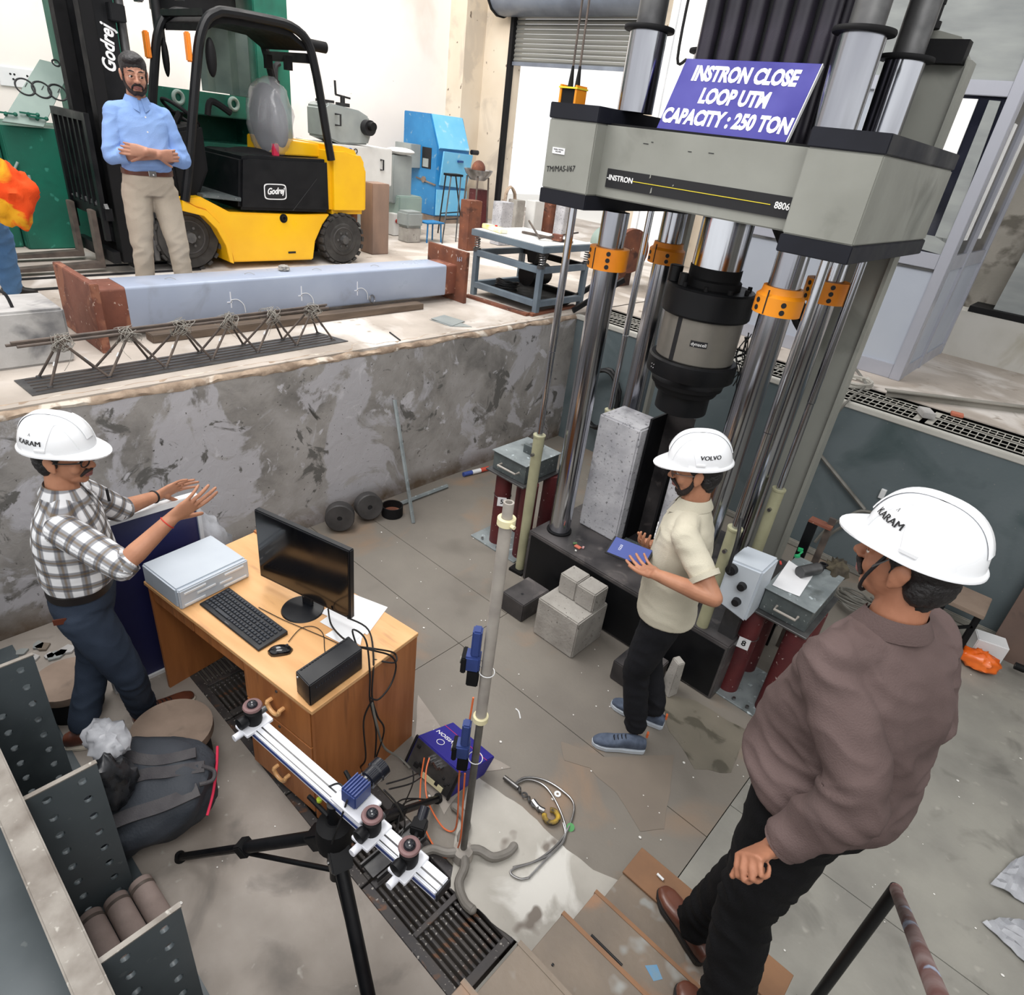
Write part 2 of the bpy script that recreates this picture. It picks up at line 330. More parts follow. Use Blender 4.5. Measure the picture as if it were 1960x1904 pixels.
def pit_mat():
    m, nt, b, N, L = new_mat('pit_wall'); tc = N.new('ShaderNodeTexCoord')
    def nz(s, d, dist):
        n = N.new('ShaderNodeTexNoise'); n.inputs['Scale'].default_value = s; n.inputs['Detail'].default_value = d; n.inputs['Distortion'].default_value = dist; n.inputs['Roughness'].default_value = .62
        L.new(tc.outputs['Object'], n.inputs['Vector']); return n.outputs[0]
    def ramp(f, stops):
        r = N.new('ShaderNodeValToRGB'); L.new(f, r.inputs[0]); e = r.color_ramp.elements
        while len(e) < len(stops): e.new(.5)
        for q, (p, c) in zip(e, stops): q.position = p; q.color = c + (1,) if len(c) == 3 else c
        return r.outputs[0]
    def mix(f, a, c):
        x = N.new('ShaderNodeMix'); x.data_type = 'RGBA'
        L.new(f, x.inputs[0]); L.new(a, x.inputs[6])
        if isinstance(c, tuple): x.inputs[7].default_value = c + (1,)
        else: L.new(c, x.inputs[7])
        return x.outputs[2]
    base = ramp(nz(2.2, 8, .3), [(.34, lin((122, 119, 116))), (.5, lin((156, 152, 148))), (.66, lin((174, 170, 168)))])
    g = lambda a, c: [(a, (0, 0, 0)), (c, (1, 1, 1))]
    col = mix(ramp(nz(1.6, 9, .9), g(.52, .56)), base, lin((186, 184, 188)))
    col = mix(ramp(nz(3.1, 8, 1.2), g(.6, .64)), col, lin((104, 102, 99)))
    col = mix(ramp(nz(5.3, 8, .6), g(.62, .66)), col, lin((200, 198, 202)))
    col = mix(ramp(nz(2.6, 7, 1.5), g(.67, .71)), col, lin((74, 72, 68)))
    col = mix(ramp(nz(38, 3, 0), g(.68, .71)), col, lin((70, 66, 62)))
    sp = N.new('ShaderNodeSeparateXYZ'); L.new(tc.outputs['Object'], sp.inputs[0])
    mr = N.new('ShaderNodeMapRange'); mr.inputs[1].default_value = .2; mr.inputs[2].default_value = .04; L.new(sp.outputs[2], mr.inputs[0])
    ml = N.new('ShaderNodeMath'); ml.operation = 'MULTIPLY'; L.new(mr.outputs[0], ml.inputs[0]); L.new(nz(4, 4, 0), ml.inputs[1])
    m2 = N.new('ShaderNodeMath'); m2.operation = 'MULTIPLY'; m2.inputs[1].default_value = 1.7; m2.use_clamp = True; L.new(ml.outputs[0], m2.inputs[0])
    col = mix(m2.outputs[0], col, lin((96, 80, 64)))
    L.new(col, b.inputs['Base Color']); b.inputs['Roughness'].default_value = .8
    bp = N.new('ShaderNodeBump'); bp.inputs['Strength'].default_value = .35; bp.inputs['Distance'].default_value = .02
    L.new(nz(9, 8, .4), bp.inputs['Height']); L.new(bp.outputs[0], b.inputs['Normal']); return m
K['pitwall'] = pit_mat()

# pit floor: cast slabs with open joints, and the drain trench
fl = bpy.data.objects.new('floor', None); COL.objects.link(fl); fl['kind'] = 'structure'
YA = GZ(890, 1118).y; XB = GZ(985, 1165).x; YB = GZ(880, 1232).y
TX0, TX1, TY0, TY1 = -3.5, -.70, .95, 1.31
g = .0022
def slab(x0, x1, y0, y1, m, z=0.0): struct('slab', MB().box(x0 + g, x1 - g, y0 + g, y1 - g, z - .12, z), m, fl)
slab(PX, XB, TY1, YB, K['floor']); slab(PX, XB, YB, YA, K['floor']); slab(PX, XB, YA, PY, K['floor'])
slab(XB, -.35, TY1, YB, K['floor']); slab(XB, -.35, YB, PY, K['floor']); slab(-.35, 1.2, TY1, 2.6, K['floor_r']); slab(-.35, 1.2, 2.6, PY, K['floor_r']); slab(1.2, 4.2, TY1, PY, K['floor_r'])
slab(PX, TX1, -1.6, TY0, K['floor_front']); slab(PX, TX0, TY0, TY1, K['floor_front']); slab(TX1, 4.2, -1.6, TY1, K['floor_r'])
struct('joint_bed', MB().box(PX, 4.2, -1.6, PY, -.40, -.30).box(PX, 4.2, TY1, PY, -.2, -.09).box(PX, 4.2, -1.6, TY0, -.2, -.09), mat('joint', (78, 72, 66), None, 3, .9), fl)
struct('trench_wall', MB().box(TX0 - .01, TX1 + .01, TY1 + .001, TY1 + .02, -.35, -.01).box(TX0 - .01, TX1 + .01, TY0 - .02, TY0 - .001, -.35, -.01).box(TX1 + .001, TX1 + .02, TY0, TY1, -.35, -.01), K['trench'], fl)
# pale repair screed by the drain, and a paler skirt of it
def patch(pts, z, m, nm='screed_patch'):
    P = [GZ(x, y) for x, y in pts]; c = sum(P, Vector()) / len(P); out = []
    for i, p in enumerate(P):
        q = P[(i + 1) % len(P)]
        for k in range(6):
            v = p.lerp(q, k / 6); v = v + (v - c).normalized() * noise.noise(v * 9) * .02; out.append((v.x, v.y, z - .003))
    struct(nm, MB().prism(out, (0, 0, .003)), m, fl)
patch([(905, 1480), (1000, 1545), (1085, 1625), (1135, 1665), (1195, 1690), (1020, 1826), (940, 1765), (862, 1700), (870, 1600)], .003, K['floor_pale'])
patch([(800, 1330), (850, 1400), (980, 1470), (905, 1480), (850, 1560), (790, 1470)], .0025, K['floor_front'])
patch([(1075, 1420), (1160, 1450), (1290, 1445), (1280, 1530), (1270, 1585), (1225, 1590), (1180, 1520), (1130, 1470), (1080, 1455)], .002, mat('damp', (128, 118, 107), (118, 108, 98), 3, .45))
patch([(1270, 1330), (1330, 1340), (1430, 1400), (1400, 1480), (1330, 1470), (1280, 1400)], .002, mat('damp2', (124, 118, 106), (108, 103, 92), 3, .35, c3=(84, 80, 70), s3=6))
mb = MB()
rnd = random.Random(3)
for i in range(420):
    x = rnd.uniform(-3.6, 2.2); y = rnd.uniform(-.2, 5)
    if TX0 - .03 < x < TX1 + .03 and TY0 - .03 < y < TY1 + .03: continue
    if y < 1 and rnd.random() < .2: continue
    r = rnd.choice((.003, .004, .005, .008)) ; a = rnd.random() * 6
    mb.prism([(x + r * math.cos(a + k * PI / 3), y + r * math.sin(a + k * PI / 3) * rnd.uniform(.6, 1), .0035) for k in range(6)], (0, 0, .0012))
o = struct('paint_fleck', mb, K['speck'], fl)
o['kind'] = 'stuff'

# drain gratings in the trench: frames with round bars, each a thing
def grating(x0, x1, label):
    t = thing('drain_grating', label, 'grating', ((x0 + x1) / 2, (TY0 + TY1) / 2, 0), 0, 'drain gratings in the pit floor')
    f = MB(); f.box(x0, x1, TY0, TY0 + .045, -.03, -.002).box(x0, x1, TY1 - .045, TY1, -.03, -.002)
    part(t, 'side_rail', MB().box(x0, x1, TY0, TY0 + .045, -.03, -.002), K['grate'], bevel=.003)
    part(t, 'side_rail', MB().box(x0, x1, TY1 - .045, TY1, -.03, -.002), K['grate'], bevel=.003)
    for x in (x0 + .002, (x0 + x1) / 2 - .012, x1 - .042):
        w = .024 if x > x0 + .01 and x < x1 - .05 else .04
        part(t, 'cross_flat', MB().box(x, x + w, TY0 + .045, TY1 - .045, -.012, .0), K['grate'], bevel=.002)
    me = mk('grating_bar', MB().cyl((x0 - (x0 + x1) / 2 + .03, 0, 0), (x1 - (x0 + x1) / 2 - .03, 0, 0), .0085, n=8), K['grate'])
    for k in range(9):
        share(t, 'grating_bar', me, (0, (k - 4) * .0285, -.019))
grating(-1.32, -.71, 'rusty bar grating nearest the brown stair, open in front of the tripod')
grating(-1.94, -1.33, 'bar grating beneath the white camera rail and tripod')
grating(-2.55, -1.95, 'dark bar grating along the front of the wooden desk')
grating(-3.16, -2.56, 'dark bar grating under the kneehole of the wooden desk')
solo('channel_offcut', 'grey steel channel lying across the drain under the tripod head', 'steel offcut',
     MB().bar(GZ(705, 1670, .02), GZ(800, 1590, .02), .07, .012).bar(GZ(690, 1658, .03), GZ(786, 1578, .03), .008, .035).bar(GZ(722, 1684, .03), GZ(815, 1603, .03), .008, .035), K['steeld'])

# left pit wall with broken lip
def nd(y, z, s=1): return noise.noise(Vector((3.1, y * s, z * s)))
ys = [-1.6 + i * .045 for i in range(160)]; ys = [y for y in ys if y < PY] + [PY]
zs = [-.05, .02, .15, .3, .5, .7, .9, 1.05, 1.18, 1.27, 1.33]
P = []
for y in ys:
    top = 1.345 + .018 * nd(y, 0, 3) + .014 * nd(y, 5, 11)
    P.append([(PX + .012 * nd(y, z, 2) + .006 * nd(y, z + 9, 7), y, min(z, top) if z < 1.33 else top) for z in zs])
struct('wall_pit_left', MB().grid(P), K['pitwall'], ang=80)
Q = []
for i, y in enumerate(ys):
    a = Vector(P[i][-1]); j = .03 + .05 * (nd(y, 11, 6) + .5) + (.05 if abs(y - GX(710, 690, PX).y) < .09 else 0)
    Q.append([a + Vector((0.002, 0, -.004)), a + Vector((.010 * nd(y, 2, 20) + .004, 0, .012 + .01 * nd(y, 8, 17))), Vector((PX - .4 * j, y, FZ - .012 + .012 * nd(y, 6, 13))), Vector((PX - j, y, FZ - .002 + .006 * nd(y, 3, 25))), Vector((PX - j - .03, y, FZ + .0005)), Vector((PX - .25, y, FZ - .02))])
struct('trim_1', MB().grid(Q), K['lip'], ang=60)
struct('floor_upper', MB().box(-17, PX - .03, -2, 13, 1.2, FZ).box(PX - .05, 6, PY + .6, 13, 1.2, FZ), K['concrete_hi'])
# back pit wall, its kerb and the cable trench behind it
struct('wall_pit_back', MB().box(PX - .05, 4.3, PY, PY + .06, -.1, FZ - .05), K['bluewall'])
struct('trim_2', MB().box(PX - .03, 4.3, PY - .012, PY + .05, FZ - .05, FZ - .005), K['whitewash'], bevel=.006)
struct('baseboard_back', MB().box(-2.6, 4.2, PY - .03, PY, 0, .06), K['floor_r'], bevel=.01)
struct('wall_trench_shade', MB().box(PX, 4.3, PY + .061, PY + .62, 1.16, 1.18).box(PX, 4.3, PY + .57, PY + .6, 1.18, FZ - .01).box(PX, 4.3, PY + .062, PY + .57, 1.18, 1.33), mat('trench_shade', (9, 9, 9), None, 3, 1, spec=.0))  # near-black fill under the covers paints the shade of a deep trench
struct('wall_right', MB().box(4.2, 4.3, -1.6, PY, -.1, 3.2), K['greywall'])
struct('wall_front', MB().box(-4, 4.3, -1.7, -1.6, -.1, FZ), K['greywall'])
# white floor gratings over the cable trench (slotted panels)
def slot_panel(x0, x1, y0, y1, z, n, rows, label):
    t = thing('trench_cover', label, 'grating', ((x0 + x1) / 2, (y0 + y1) / 2, z), 0, 'white slotted covers along the back trench')
    part(t, 'frame', MB().box(x0, x1, y0, y0 + .012, z - .005, z).box(x0, x1, y1 - .012, y1, z - .005, z).box(x0, x0 + .05, y0 + .012, y1 - .012, z - .005, z).box(x1 - .05, x1, y0 + .012, y1 - .012, z - .005, z), K['gratewhite'])
    for r in range(1, rows):
        yy = y0 + (y1 - y0) * r / rows; part(t, 'long_bar', MB().box(x0 + .06, x1 - .06, yy - .004, yy + .004, z - .005, z - .001), K['gratewhite'])
    me = mk('slat', MB().box(-.0035, .0035, -(y1 - y0) / 2 + .02, (y1 - y0) / 2 - .02, -.006, -.002), K['gratewhite'])
    for k in range(n): share(t, 'slat', me, (-(x1 - x0) / 2 + .06 + (x1 - x0 - .12) * (k + .5) / n, 0, 0))
L_ = ['left, behind the machine columns', 'behind the right column pair, under the grey cables', 'at the foot of the aluminium cabin', 'under the end of the mossy angle bar', 'in front of the whitewashed block wall', 'at the right edge of the picture']
for i in range(6):
    x0 = -3.9 + i * .82
    slot_panel(x0, x0 + .78, PY + .1, PY + .31, FZ - .004, 13, 2, 'white slotted trench cover, near row, ' + L_[i])
    slot_panel(x0, x0 + .78, PY + .345, PY + .50, FZ - .004, 13, 2, 'white slotted trench cover, far row, ' + L_[i])

# unseen hall roof, added to dim the sky, with strips left open
rf = MB()
for k in range(7): rf.box(-12 + k * 2.75, -12 + k * 2.75 + 1.6, -6, 11, 8.0, 8.1)
struct('ceiling_sky_baffle', rf, mat('roof_baffle', (150, 150, 150), None, 2, .8))
# hall walls, shutter doorway
H2 = 6.2
struct('wall_left', MB().box(WX - .2, WX, -3, WY + .2, 1.2, H2), K['wallwhite'])
SX0 = GY(950, 390, WY).x; SX1 = -6.55; SZ = GY(977, 118, WY).z
struct('wall_back', MB().box(WX, SX0, WY, WY + .3, 1.2, H2).box(SX1, -3.0, WY, WY + .3, 1.2, H2).box(SX0, SX1, WY, WY + .3, 5.0, H2), K['wallcream'])
struct('trim_3', MB().box(WX, WX + .42, WY - .5, WY, FZ, H2), K['wallcream'])
struct('floor_yard', MB().box(-14, 2, WY + .3, WY + 8, 1.3, 1.38), mat('yard', (225, 222, 216), None, 2, .9))
sh = bpy.data.objects.new('door_1', None); COL.objects.link(sh); sh['kind'] = 'structure'
me = mk('slat', MB().add([(SX0, 0, 0), (SX1, 0, 0), (SX1, -.02, .03), (SX0, -.02, .03), (SX0, 0, .066), (SX1, 0, .066)], [(0, 1, 2, 3), (3, 2, 5, 4)]), K['shutter'], ang=20)
for k in range(11): share(sh, 'slat', me, (0, WY + .05, SZ + k * .07))
struct('bottom_rail', MB().box(SX0, SX1, WY + .01, WY + .06, SZ - .05, SZ + .005), K['drum'], sh)
struct('guide', MB().box(SX0 - .03, SX0 + .05, WY - .04, WY + .06, FZ, SZ + .7), K['blackmat'], sh)
struct('guide', MB().box(SX1 - .05, SX1 + .03, WY - .04, WY + .06, FZ, SZ + .7), K['blackmat'], sh)
struct('roll_housing', MB().cyl((SX0 - .12, WY - .2, SZ + .98), (SX1 + .1, WY - .2, SZ + .98), .36, n=14), K['drum'], sh)
struct('housing_end', MB().cyl((SX0 - .16, WY - .2, SZ + .98), (SX0 - .12, WY - .2, SZ + .98), .38, n=14), K['blackmat'], sh)
# tall white window bay right of the doorway
win = bpy.data.objects.new('window_1', None); COL.objects.link(win); win['kind'] = 'structure'
wx = GY(1322, 60, 9.6).x
struct('frame', MB().box(wx - .30, wx - .2, 9.5, 9.6, FZ, H2).box(wx + .32, wx + .42, 9.5, 9.6, FZ, H2).box(wx - .3, wx + .42, 9.5, 9.6, 3.2, 3.3), K['white'], win)
struct('pane', MB().box(wx - .2, wx + .32, 9.54, 9.56, FZ, H2), mat('pane_lit', (246, 248, 250), None, 2, .25), win)
struct('grip_rail', MB().tube([(wx + .1, 9.48, 4.1), (wx + .0, 9.4, 4.1), (wx + .0, 9.4, 5.0), (wx + .1, 9.48, 5.0)], .02), K['blackmat'], win)

# aluminium cabin on the back floor
CY = GZ(1720, 730, FZ).y; CX = GZ(1720, 730, FZ).x; CL = -3.35
cb = thing('cabin', 'grey aluminium framed cabin with dark glazing behind the test machine', 'cabin', (CX, CY, FZ))
zr1 = GY(1865, 500, CY).z; zr1b = zr1 - .12; zt = GY(1950, 168, CY).z
for x in (CL, -2.05, CX - .09): part(cb, 'post', MB().box(x, x + .09, CY, CY + .09, FZ, 4.9), K['alu'], bevel=.004)
part(cb, 'rail', MB().box(CL + .09, CX - .09, CY + .01, CY + .08, zr1b, zr1), K['alu'], bevel=.004)
part(cb, 'rail', MB().box(CL + .09, CX - .09, CY + .01, CY + .08, zt - .06, zt + .04), K['alu'], bevel=.004)
part(cb, 'rail', MB().box(CL + .09, CX - .09, CY + .01, CY + .08, FZ, FZ + .13), K['alu'], bevel=.004)
for x0, x1 in ((CL + .09, -2.05), (-1.96, CX - .09)):
    part(cb, 'lower_panel', MB().box(x0, x1, CY + .035, CY + .05, FZ + .13, zr1b), K['panel'])
    part(cb, 'upper_panel', MB().box(x0, x1, CY + .035, CY + .05, zt + .04, 4.8), K['panelup'])
    part(cb, 'gasket', MB().box(x0, x1, CY + .02, CY + .04, zr1b - .02, zr1b), K['steeld'])
part(cb, 'glazing', MB().box(-1.96, CX - .09, CY + .04, CY + .05, zr1, zt - .06), K['glassdk'])
part(cb, 'glazing', MB().box(CL + .09, -2.05, CY + .04, CY + .05, zr1, zt - .06), K['panel'])
# white patches paint far-side window light onto the glass; grey bands are blinds
def q4(pts, Y, d=-.012):
    return MB().prism([tuple(GY(x, y, Y)) for x, y in pts], (0, d, 0))
part(cb, 'window_glow_patch', q4([(1836, 188), (1873, 190), (1818, 329), (1789, 322)], CY + .039), K['glasslit'])
part(cb, 'window_glow_patch', q4([(1783, 363), (1803, 365), (1779, 424), (1762, 421)], CY + .039), K['glasslit'])
part(cb, 'blind', q4([(1894, 192), (1916, 194), (1815, 468), (1790, 452)], CY + .039), K['panelup'])
part(cb, 'blind', q4([(1752, 445), (1832, 460), (1818, 492), (1740, 470)], CY + .039), K['panelup'])
# receding side with a sliding door
CR = 8.45
for y in (CY + .09, CY + .75, CR - .09): part(cb, 'post', MB().box(CX - .06, CX, y, y + .07, FZ, 4.9), K['alu'], bevel=.004)
part(cb, 'rail', MB().box(CX - .05, CX - .01, CY + .16, CR - .09, zr1b, zr1), K['alu'])
part(cb, 'rail', MB().box(CX - .05, CX - .01, CY + .16, CR - .09, FZ, FZ + .12), K['alu'])
part(cb, 'rail', MB().box(CX - .05, CX - .01, CY + .16, CR - .09, zt - .05, zt + .03), K['alu'])
part(cb, 'lower_panel', MB().box(CX - .035, CX - .025, CY + .16, CR - .09, FZ + .12, zr1b), K['panel'])
part(cb, 'glazing', MB().box(CX - .035, CX - .025, CY + .16, CR - .09, zr1, 4.8), K['glassdk'])
part(cb, 'window_glow_patch', MB().box(CX - .024, CX - .016, CY + .32, CY + .44, zr1 + .12, zt - .2), K['glasslit'])  # white strips paint window light on the side glass too
part(cb, 'window_glow_patch', MB().box(CX - .024, CX - .016, CY + .98, CY + 1.1, zr1 + .12, zt - .2), K['glasslit'])
# low whitewashed block wall, ledge and sheets at the right
struct('wall_low', MB().box(CX - .05, 4.5, 8.46, 8.8, FZ, 1.86), K['whitewash'])
rw = thing('stacked_sheet_rack', 'grey sheets leaning above the whitewashed low wall beside the cabin', 'sheets', (.3, 8.9, 1.86))
part(rw, 'ledge', MB().box(CX + .05, 4.4, 8.48, 8.95, 1.862, 1.92), K['blackmat'])
for k in range(6):
    x = CX + .25 + k * .42; part(rw, 'sheet', MB().hexa([(x, 8.6, 1.92), (x + .36, 8.6, 1.92), (x + .36, 8.63, 1.92), (x, 8.63, 1.92)], [(x + .02, 8.86, 3.0), (x + .38, 8.86, 3.0), (x + .38, 8.89, 3.0), (x + .02, 8.89, 3.0)]), K['greymach'] if k % 2 else K['panelup'])
struct('wall_back_right', MB().box(CX - .1, 4.5, 9.0, 9.2, FZ, 6), K['greywall'])
struct('window_2', MB().box(-.55, .9, 8.96, 9.0, 2.75, 4.6), K['glasslit'])
struct('trim_4', MB().box(-.62, .95, 8.93, 8.96, 2.66, 2.75).box(.1, .2, 8.93, 8.96, 2.75, 4.6), K['rust'])
solo('angle_bar', 'long mossy grey angle bar lying across the floor by the trench covers', 'steel bar',
     MB().bar(GZ(1697, 746, 1.45), GZ(1990, 782, 1.45), .06, .01).bar(GZ(1697, 752, 1.42), GZ(1990, 788, 1.42), .008, .06), K['greywall'])
solo('brick_piece', 'small grey wood block lying on the white trench cover', 'offcut', MB().obox(GZ(1773, 790, 1.42), (.09, .16, .045), .5), K['concspec'], bevel=.004)
solo('terracotta_chip', 'broken terracotta chip on the white trench cover', 'rubble', MB().obox(GZ(1832, 793, 1.405), (.09, .08, .022), .2), mat('terracotta', (186, 110, 86), None, 5, .8), bevel=.004)
# ------------------------------------------------------------------ test machine
MX, MY = -1.72, 3.72
M_ = thing('testing_machine', 'tall hydraulic testing machine with grey crosshead, chrome columns and orange clamps', 'machine', (MX, MY, 0))
CXs = (-2.25, -1.19); CYs = (3.38, 4.06)
BZ = .44
part(M_, 'base_block', MB().box(-2.39, -.78, 3.2, 4.45, 0, BZ), K['blackplate'], bevel=.008)
part(M_, 'base_plinth', MB().box(-2.36, -.8, 3.196, 3.2, .02, BZ - .03), K['black'])
CH = (2.70, 3.04)
part(M_, 'crosshead_beam', MB().box(-2.28, -1.16, 3.18, 4.28, *CH), K['machine'], bevel=.006)
for x0, x1 in ((-2.59, -2.27), (-1.17, -.86)):
    part(M_, 'crosshead_block', MB().box(x0, x1, 3.09, 4.36, *CH), K['machine'], bevel=.006)
    part(M_, 'block_cap', MB().box(x0 - .004, x1 + .004, 3.086, 4.364, CH[1] + .001, 3.115), K['navyband'], bevel=.004)
    part(M_, 'block_base', MB().box(x0 - .004, x1 + .004, 3.086, 4.364, 2.625, CH[0] - .001), K['navyband'], bevel=.004)
part(M_, 'crosshead_deck', MB().box(-2.26, -1.18, 3.2, 4.26, 3.041, 3.05), K['blackmat'])
# black name band on the beam
band = part(M_, 'name_band', MB().box(-2.215, -1.175, 3.172, 3.18, 2.752, 2.842), K['inkblack'])
part(band, 'lettering', letters('-INSTRON', (-2.128, 3.171, 2.800), (1, 0, 0), (0, 0, 1), .036, .0012, .0006), K['whiteletter'])
part(band, 'lettering', letters('8806', (-1.235, 3.171, 2.800), (1, 0, 0), (0, 0, 1), .040, .0012, .0006, xs=.9), K['whiteletter'])
part(band, 'yellow_line', MB().box(-2.045, -1.29, 3.1700, 3.172, 2.798, 2.801), K['yellowline'])
for x, z, w, h in ((-1.95, 2.825, .008, .022), (-1.93, 2.758, .009, .03), (-1.81, 2.806, .008, .01)):
    part(band, 'scuff', MB().prism([(x, 3.171, z), (x + w, 3.171, z + .004), (x + w * .8, 3.171, z + h), (x + .002, 3.171, z + h * .8)], (0, -.001, 0)), K['machine'])
tg = part(M_, 'paper_tag', MB().box(-2.54, -2.455, 3.086, 3.09, 2.875, 2.905), K['paper'])
for k, z in enumerate((2.896, 2.886)): part(tg, 'lettering', letters('TENSILE TESTING' if k == 0 else 'MACHINE', (-2.498, 3.085, z), (1, 0, 0), (0, 0, 1), .009, .0004), K['inkblack'])
part(M_, 'handwriting', letters('TM/MAS-I/67', (-2.47, 3.088, 2.805), (1, 0, .12), (-.12, 0, 1), .040, .0006, 0, .15, .92), K['inkblack'])
for x, z, w in ((-2.03, 2.975, .03), (-1.985, 2.985, .012), (-1.77, 2.965, .02), (-1.66, 2.97, .028)):
    part(M_, 'scratch', MB().box(x, x + w, 3.178, 3.18, z, z + .003), K['inkblack'])
# columns with upper sleeves
def orange(t, x, y, z0, style):
    rr = .118
    prof = [(.082, 0), (rr, 0), (rr, .085), (.10, .10), (.096, .125), (.096, .13), (.082, .13)] if style else [(.082, 0), (rr, 0), (rr, .12), (.082, .12)]
    o = part(t, 'clamp', MB().lathe(prof + [prof[0]], (x, y, z0), (0, 0, 1), 32, False), K['orange'])
    for a in (-1.0, -2.2):
        for k in range(3 if not style else 2):
            p = Vector((x + (rr - .004) * math.cos(a), y + (rr - .004) * math.sin(a), z0 + .025 + k * .036))
            d = Vector((math.cos(a), math.sin(a), 0)); part(o, 'bolt_hole', MB().cyl(p, p + d * .006, .013, n=12), K['inkblack'])
    d = Vector((math.cos(-1.75), math.sin(-1.75), 0)); part(o, 'split', MB().bar(Vector((x, y, z0 + .004)) + d * (rr - .001), Vector((x, y, z0 + .118)) + d * (rr - .001), .006, .006), K['inkblack'])
for i, x in enumerate(CXs):
    for j, y in enumerate(CYs):
        part(M_, 'column', MB().cyl((x, y, BZ), (x, y, CH[0] - .076), .078, n=40), K['chrome'])
        part(M_, 'column_sleeve', MB().cyl((x, y, 3.115), (x, y, 3.47), .095, n=40), K['chrome'])
        part(M_, 'sleeve_flange', MB().lathe([(.02, 0), (.125, 0), (.128, .006), (.128, .014), (.125, .02), (.02, .02)], (x, y, 3.47), n=40), K['blackmat'])
        part(M_, 'upper_rod', MB().cyl((x, y, 3.49), (x, y, 4.4), .072, n=24), K['steeld'])
        part(M_, 'foot_ring', MB().ring((x, y, BZ), (0, 0, 1), .092, .078, .012, 32), K['blackmat'])
        orange(M_, x, y, 2.31, (i + j) % 2 == 1)
# lift cylinders: cream barrels with thin polished rods
for x, y in ((-2.47, 3.26), (-.995, 3.26), (-2.47, 4.12), (-1.03, 3.98)):
    b_ = part(M_, 'lift_barrel', MB().cyl((x, y, 0), (x, y, 1.155), .034, .040, n=20).lathe([(.03, 0), (.044, 0), (.044, .012), (.03, .012)], (x, y, 1.15), n=20), K['cream'])
    part(b_, 'oil_port', MB().cyl((x, y - .03, 1.02), (x, y - .06, 1.02), .012, n=10), K['steel'])
    part(M_, 'lift_rod', MB().cyl((x, y, 1.15), (x, y, 1.75), .021, n=20), K['chrome'])
    part(M_, 'lift_rod', MB().cyl((x, y, 1.755), (x, y, 2.63), .023, n=20), K['chrome'])
    part(M_, 'lift_foot', MB().obox((x, y, .012), (.12, .12, .024), .1), K['blackmat'])
# grey cable duct plates behind the columns
part(M_, 'duct_plate', MB().prism([(-1.36, 4.37, .44), (-.985, 4.37, .44), (-.985, 4.37, 3.52), (-1.06, 4.37, 3.62), (-1.24, 4.37, 3.66), (-1.36, 4.37, 3.66)], (0, .08, 0)), K['machine'])
part(M_, 'duct_flange', MB().box(-.985, -.965, 4.33, 4.45, .44, 3.52), K['machine'])
part(M_, 'duct_plate', MB().box(-2.5, -2.3, 4.37, 4.43, .44, 2.7), K['machine'])
part(M_, 'duct_cap', MB().box(-1.24, -1.0, 4.30, 4.38, 3.5, 3.6), K['blackmat'])
part(M_, 'breather', MB().lathe([(.045, 0), (.045, .03), (.03, .032), (.03, .10), (.034, .10), (.034, .13), (.0, .13)], (-1.2, 4.3, 3.64), n=16), K['blackmat'])
# actuator housing rising behind the sign: bundle of dark tubes on a box
part(M_, 'actuator_housing', MB().box(-2.02, -1.36, 3.5, 4.1, 3.05, 4.6), K['black'], bevel=.01)
me = mk('housing_rib', MB().cyl((0, 0, 3.05), (0, 0, 4.6), .045, n=16), mat('ribs', (52, 48, 58), (34, 32, 40), 5, .35, .3, rv=.1))
for k in range(6): share(M_, 'housing_rib', me, (-1.97 + k * .115 - MX, 3.49 - MY, 0))
for k in range(4): share(M_, 'housing_rib', me, (-1.35 - MX, 3.56 + k * .13 - MY, 0))
# actuator: chrome ram, black collars, load cell, platen
part(M_, 'ram', MB().cyl((MX, MY, 2.38), (MX, MY, 2.72), .145, n=48), K['chrome'])
part(M_, 'ram_collar', MB().lathe([(.05, 0), (.165, 0), (.165, .05), (.15, .06), (.15, .12), (.05, .12)], (MX, MY, 2.29), n=40), K['blackmat'])
part(M_, 'upper_flange', MB().lathe([(.05, 0), (.255, 0), (.262, .01), (.262, .15), (.25, .16), (.05, .16)], (MX, MY, 2.14), n=48), K['black'])
for k in range(10):
    a = k * PI / 5; part(M_, 'flange_bolt', MB().cyl((MX + .22 * math.cos(a), MY + .22 * math.sin(a), 2.30), (MX + .22 * math.cos(a), MY + .22 * math.sin(a), 2.325), .014, n=8), K['blackmat'])
part(M_, 'clevis', MB().cyl((MX - .19, MY - .12, 2.30), (MX - .19, MY - .12, 2.39), .04, n=16).cyl((MX - .09, MY - .2, 2.3), (MX - .09, MY - .2, 2.37), .025, n=12), K['black'], bevel=.003)
lc = part(M_, 'load_cell', MB().lathe([(.1, 0), (.232, 0), (.236, .006), (.236, .256), (.232, .262), (.1, .262)], (MX, MY, 1.876), n=64), K['dynplate'])
a = math.atan2(-MY, -MX) - .0
def cylpt(ang, z, r=.2375): return Vector((MX + r * math.cos(ang), MY + r * math.sin(ang), z))
aa = math.atan2(-1, .46)
rg = lambda a0, a1, z0, z1, r, n=8: MB().sheet([[cylpt(a0 + (a1 - a0) * i / n, z, r) for z in (z0, z1)] for i in range(n + 1)], .002, (math.cos((a0 + a1) / 2), math.sin((a0 + a1) / 2), 0))
part(lc, 'gap', rg(aa - .62, aa - .50, 1.88, 2.136, .2365), K['inkblack'])
pl = part(lc, 'maker_plate', rg(aa - .16, aa + .26, 1.990, 2.026, .2365), K['inkblack'])
ac = aa + .05; part(pl, 'lettering', letters('dynacell', cylpt(ac, 2.008, .2405), (-math.sin(ac), math.cos(ac), 0), (0, 0, 1), .028, .0005), K['whiteletter'])
part(M_, 'lower_flange', MB().lathe([(.05, 0), (.225, 0), (.245, .03), (.27, .045), (.272, .055), (.272, .14), (.26, .15), (.05, .15)], (MX, MY, 1.725), n=48), K['black'])
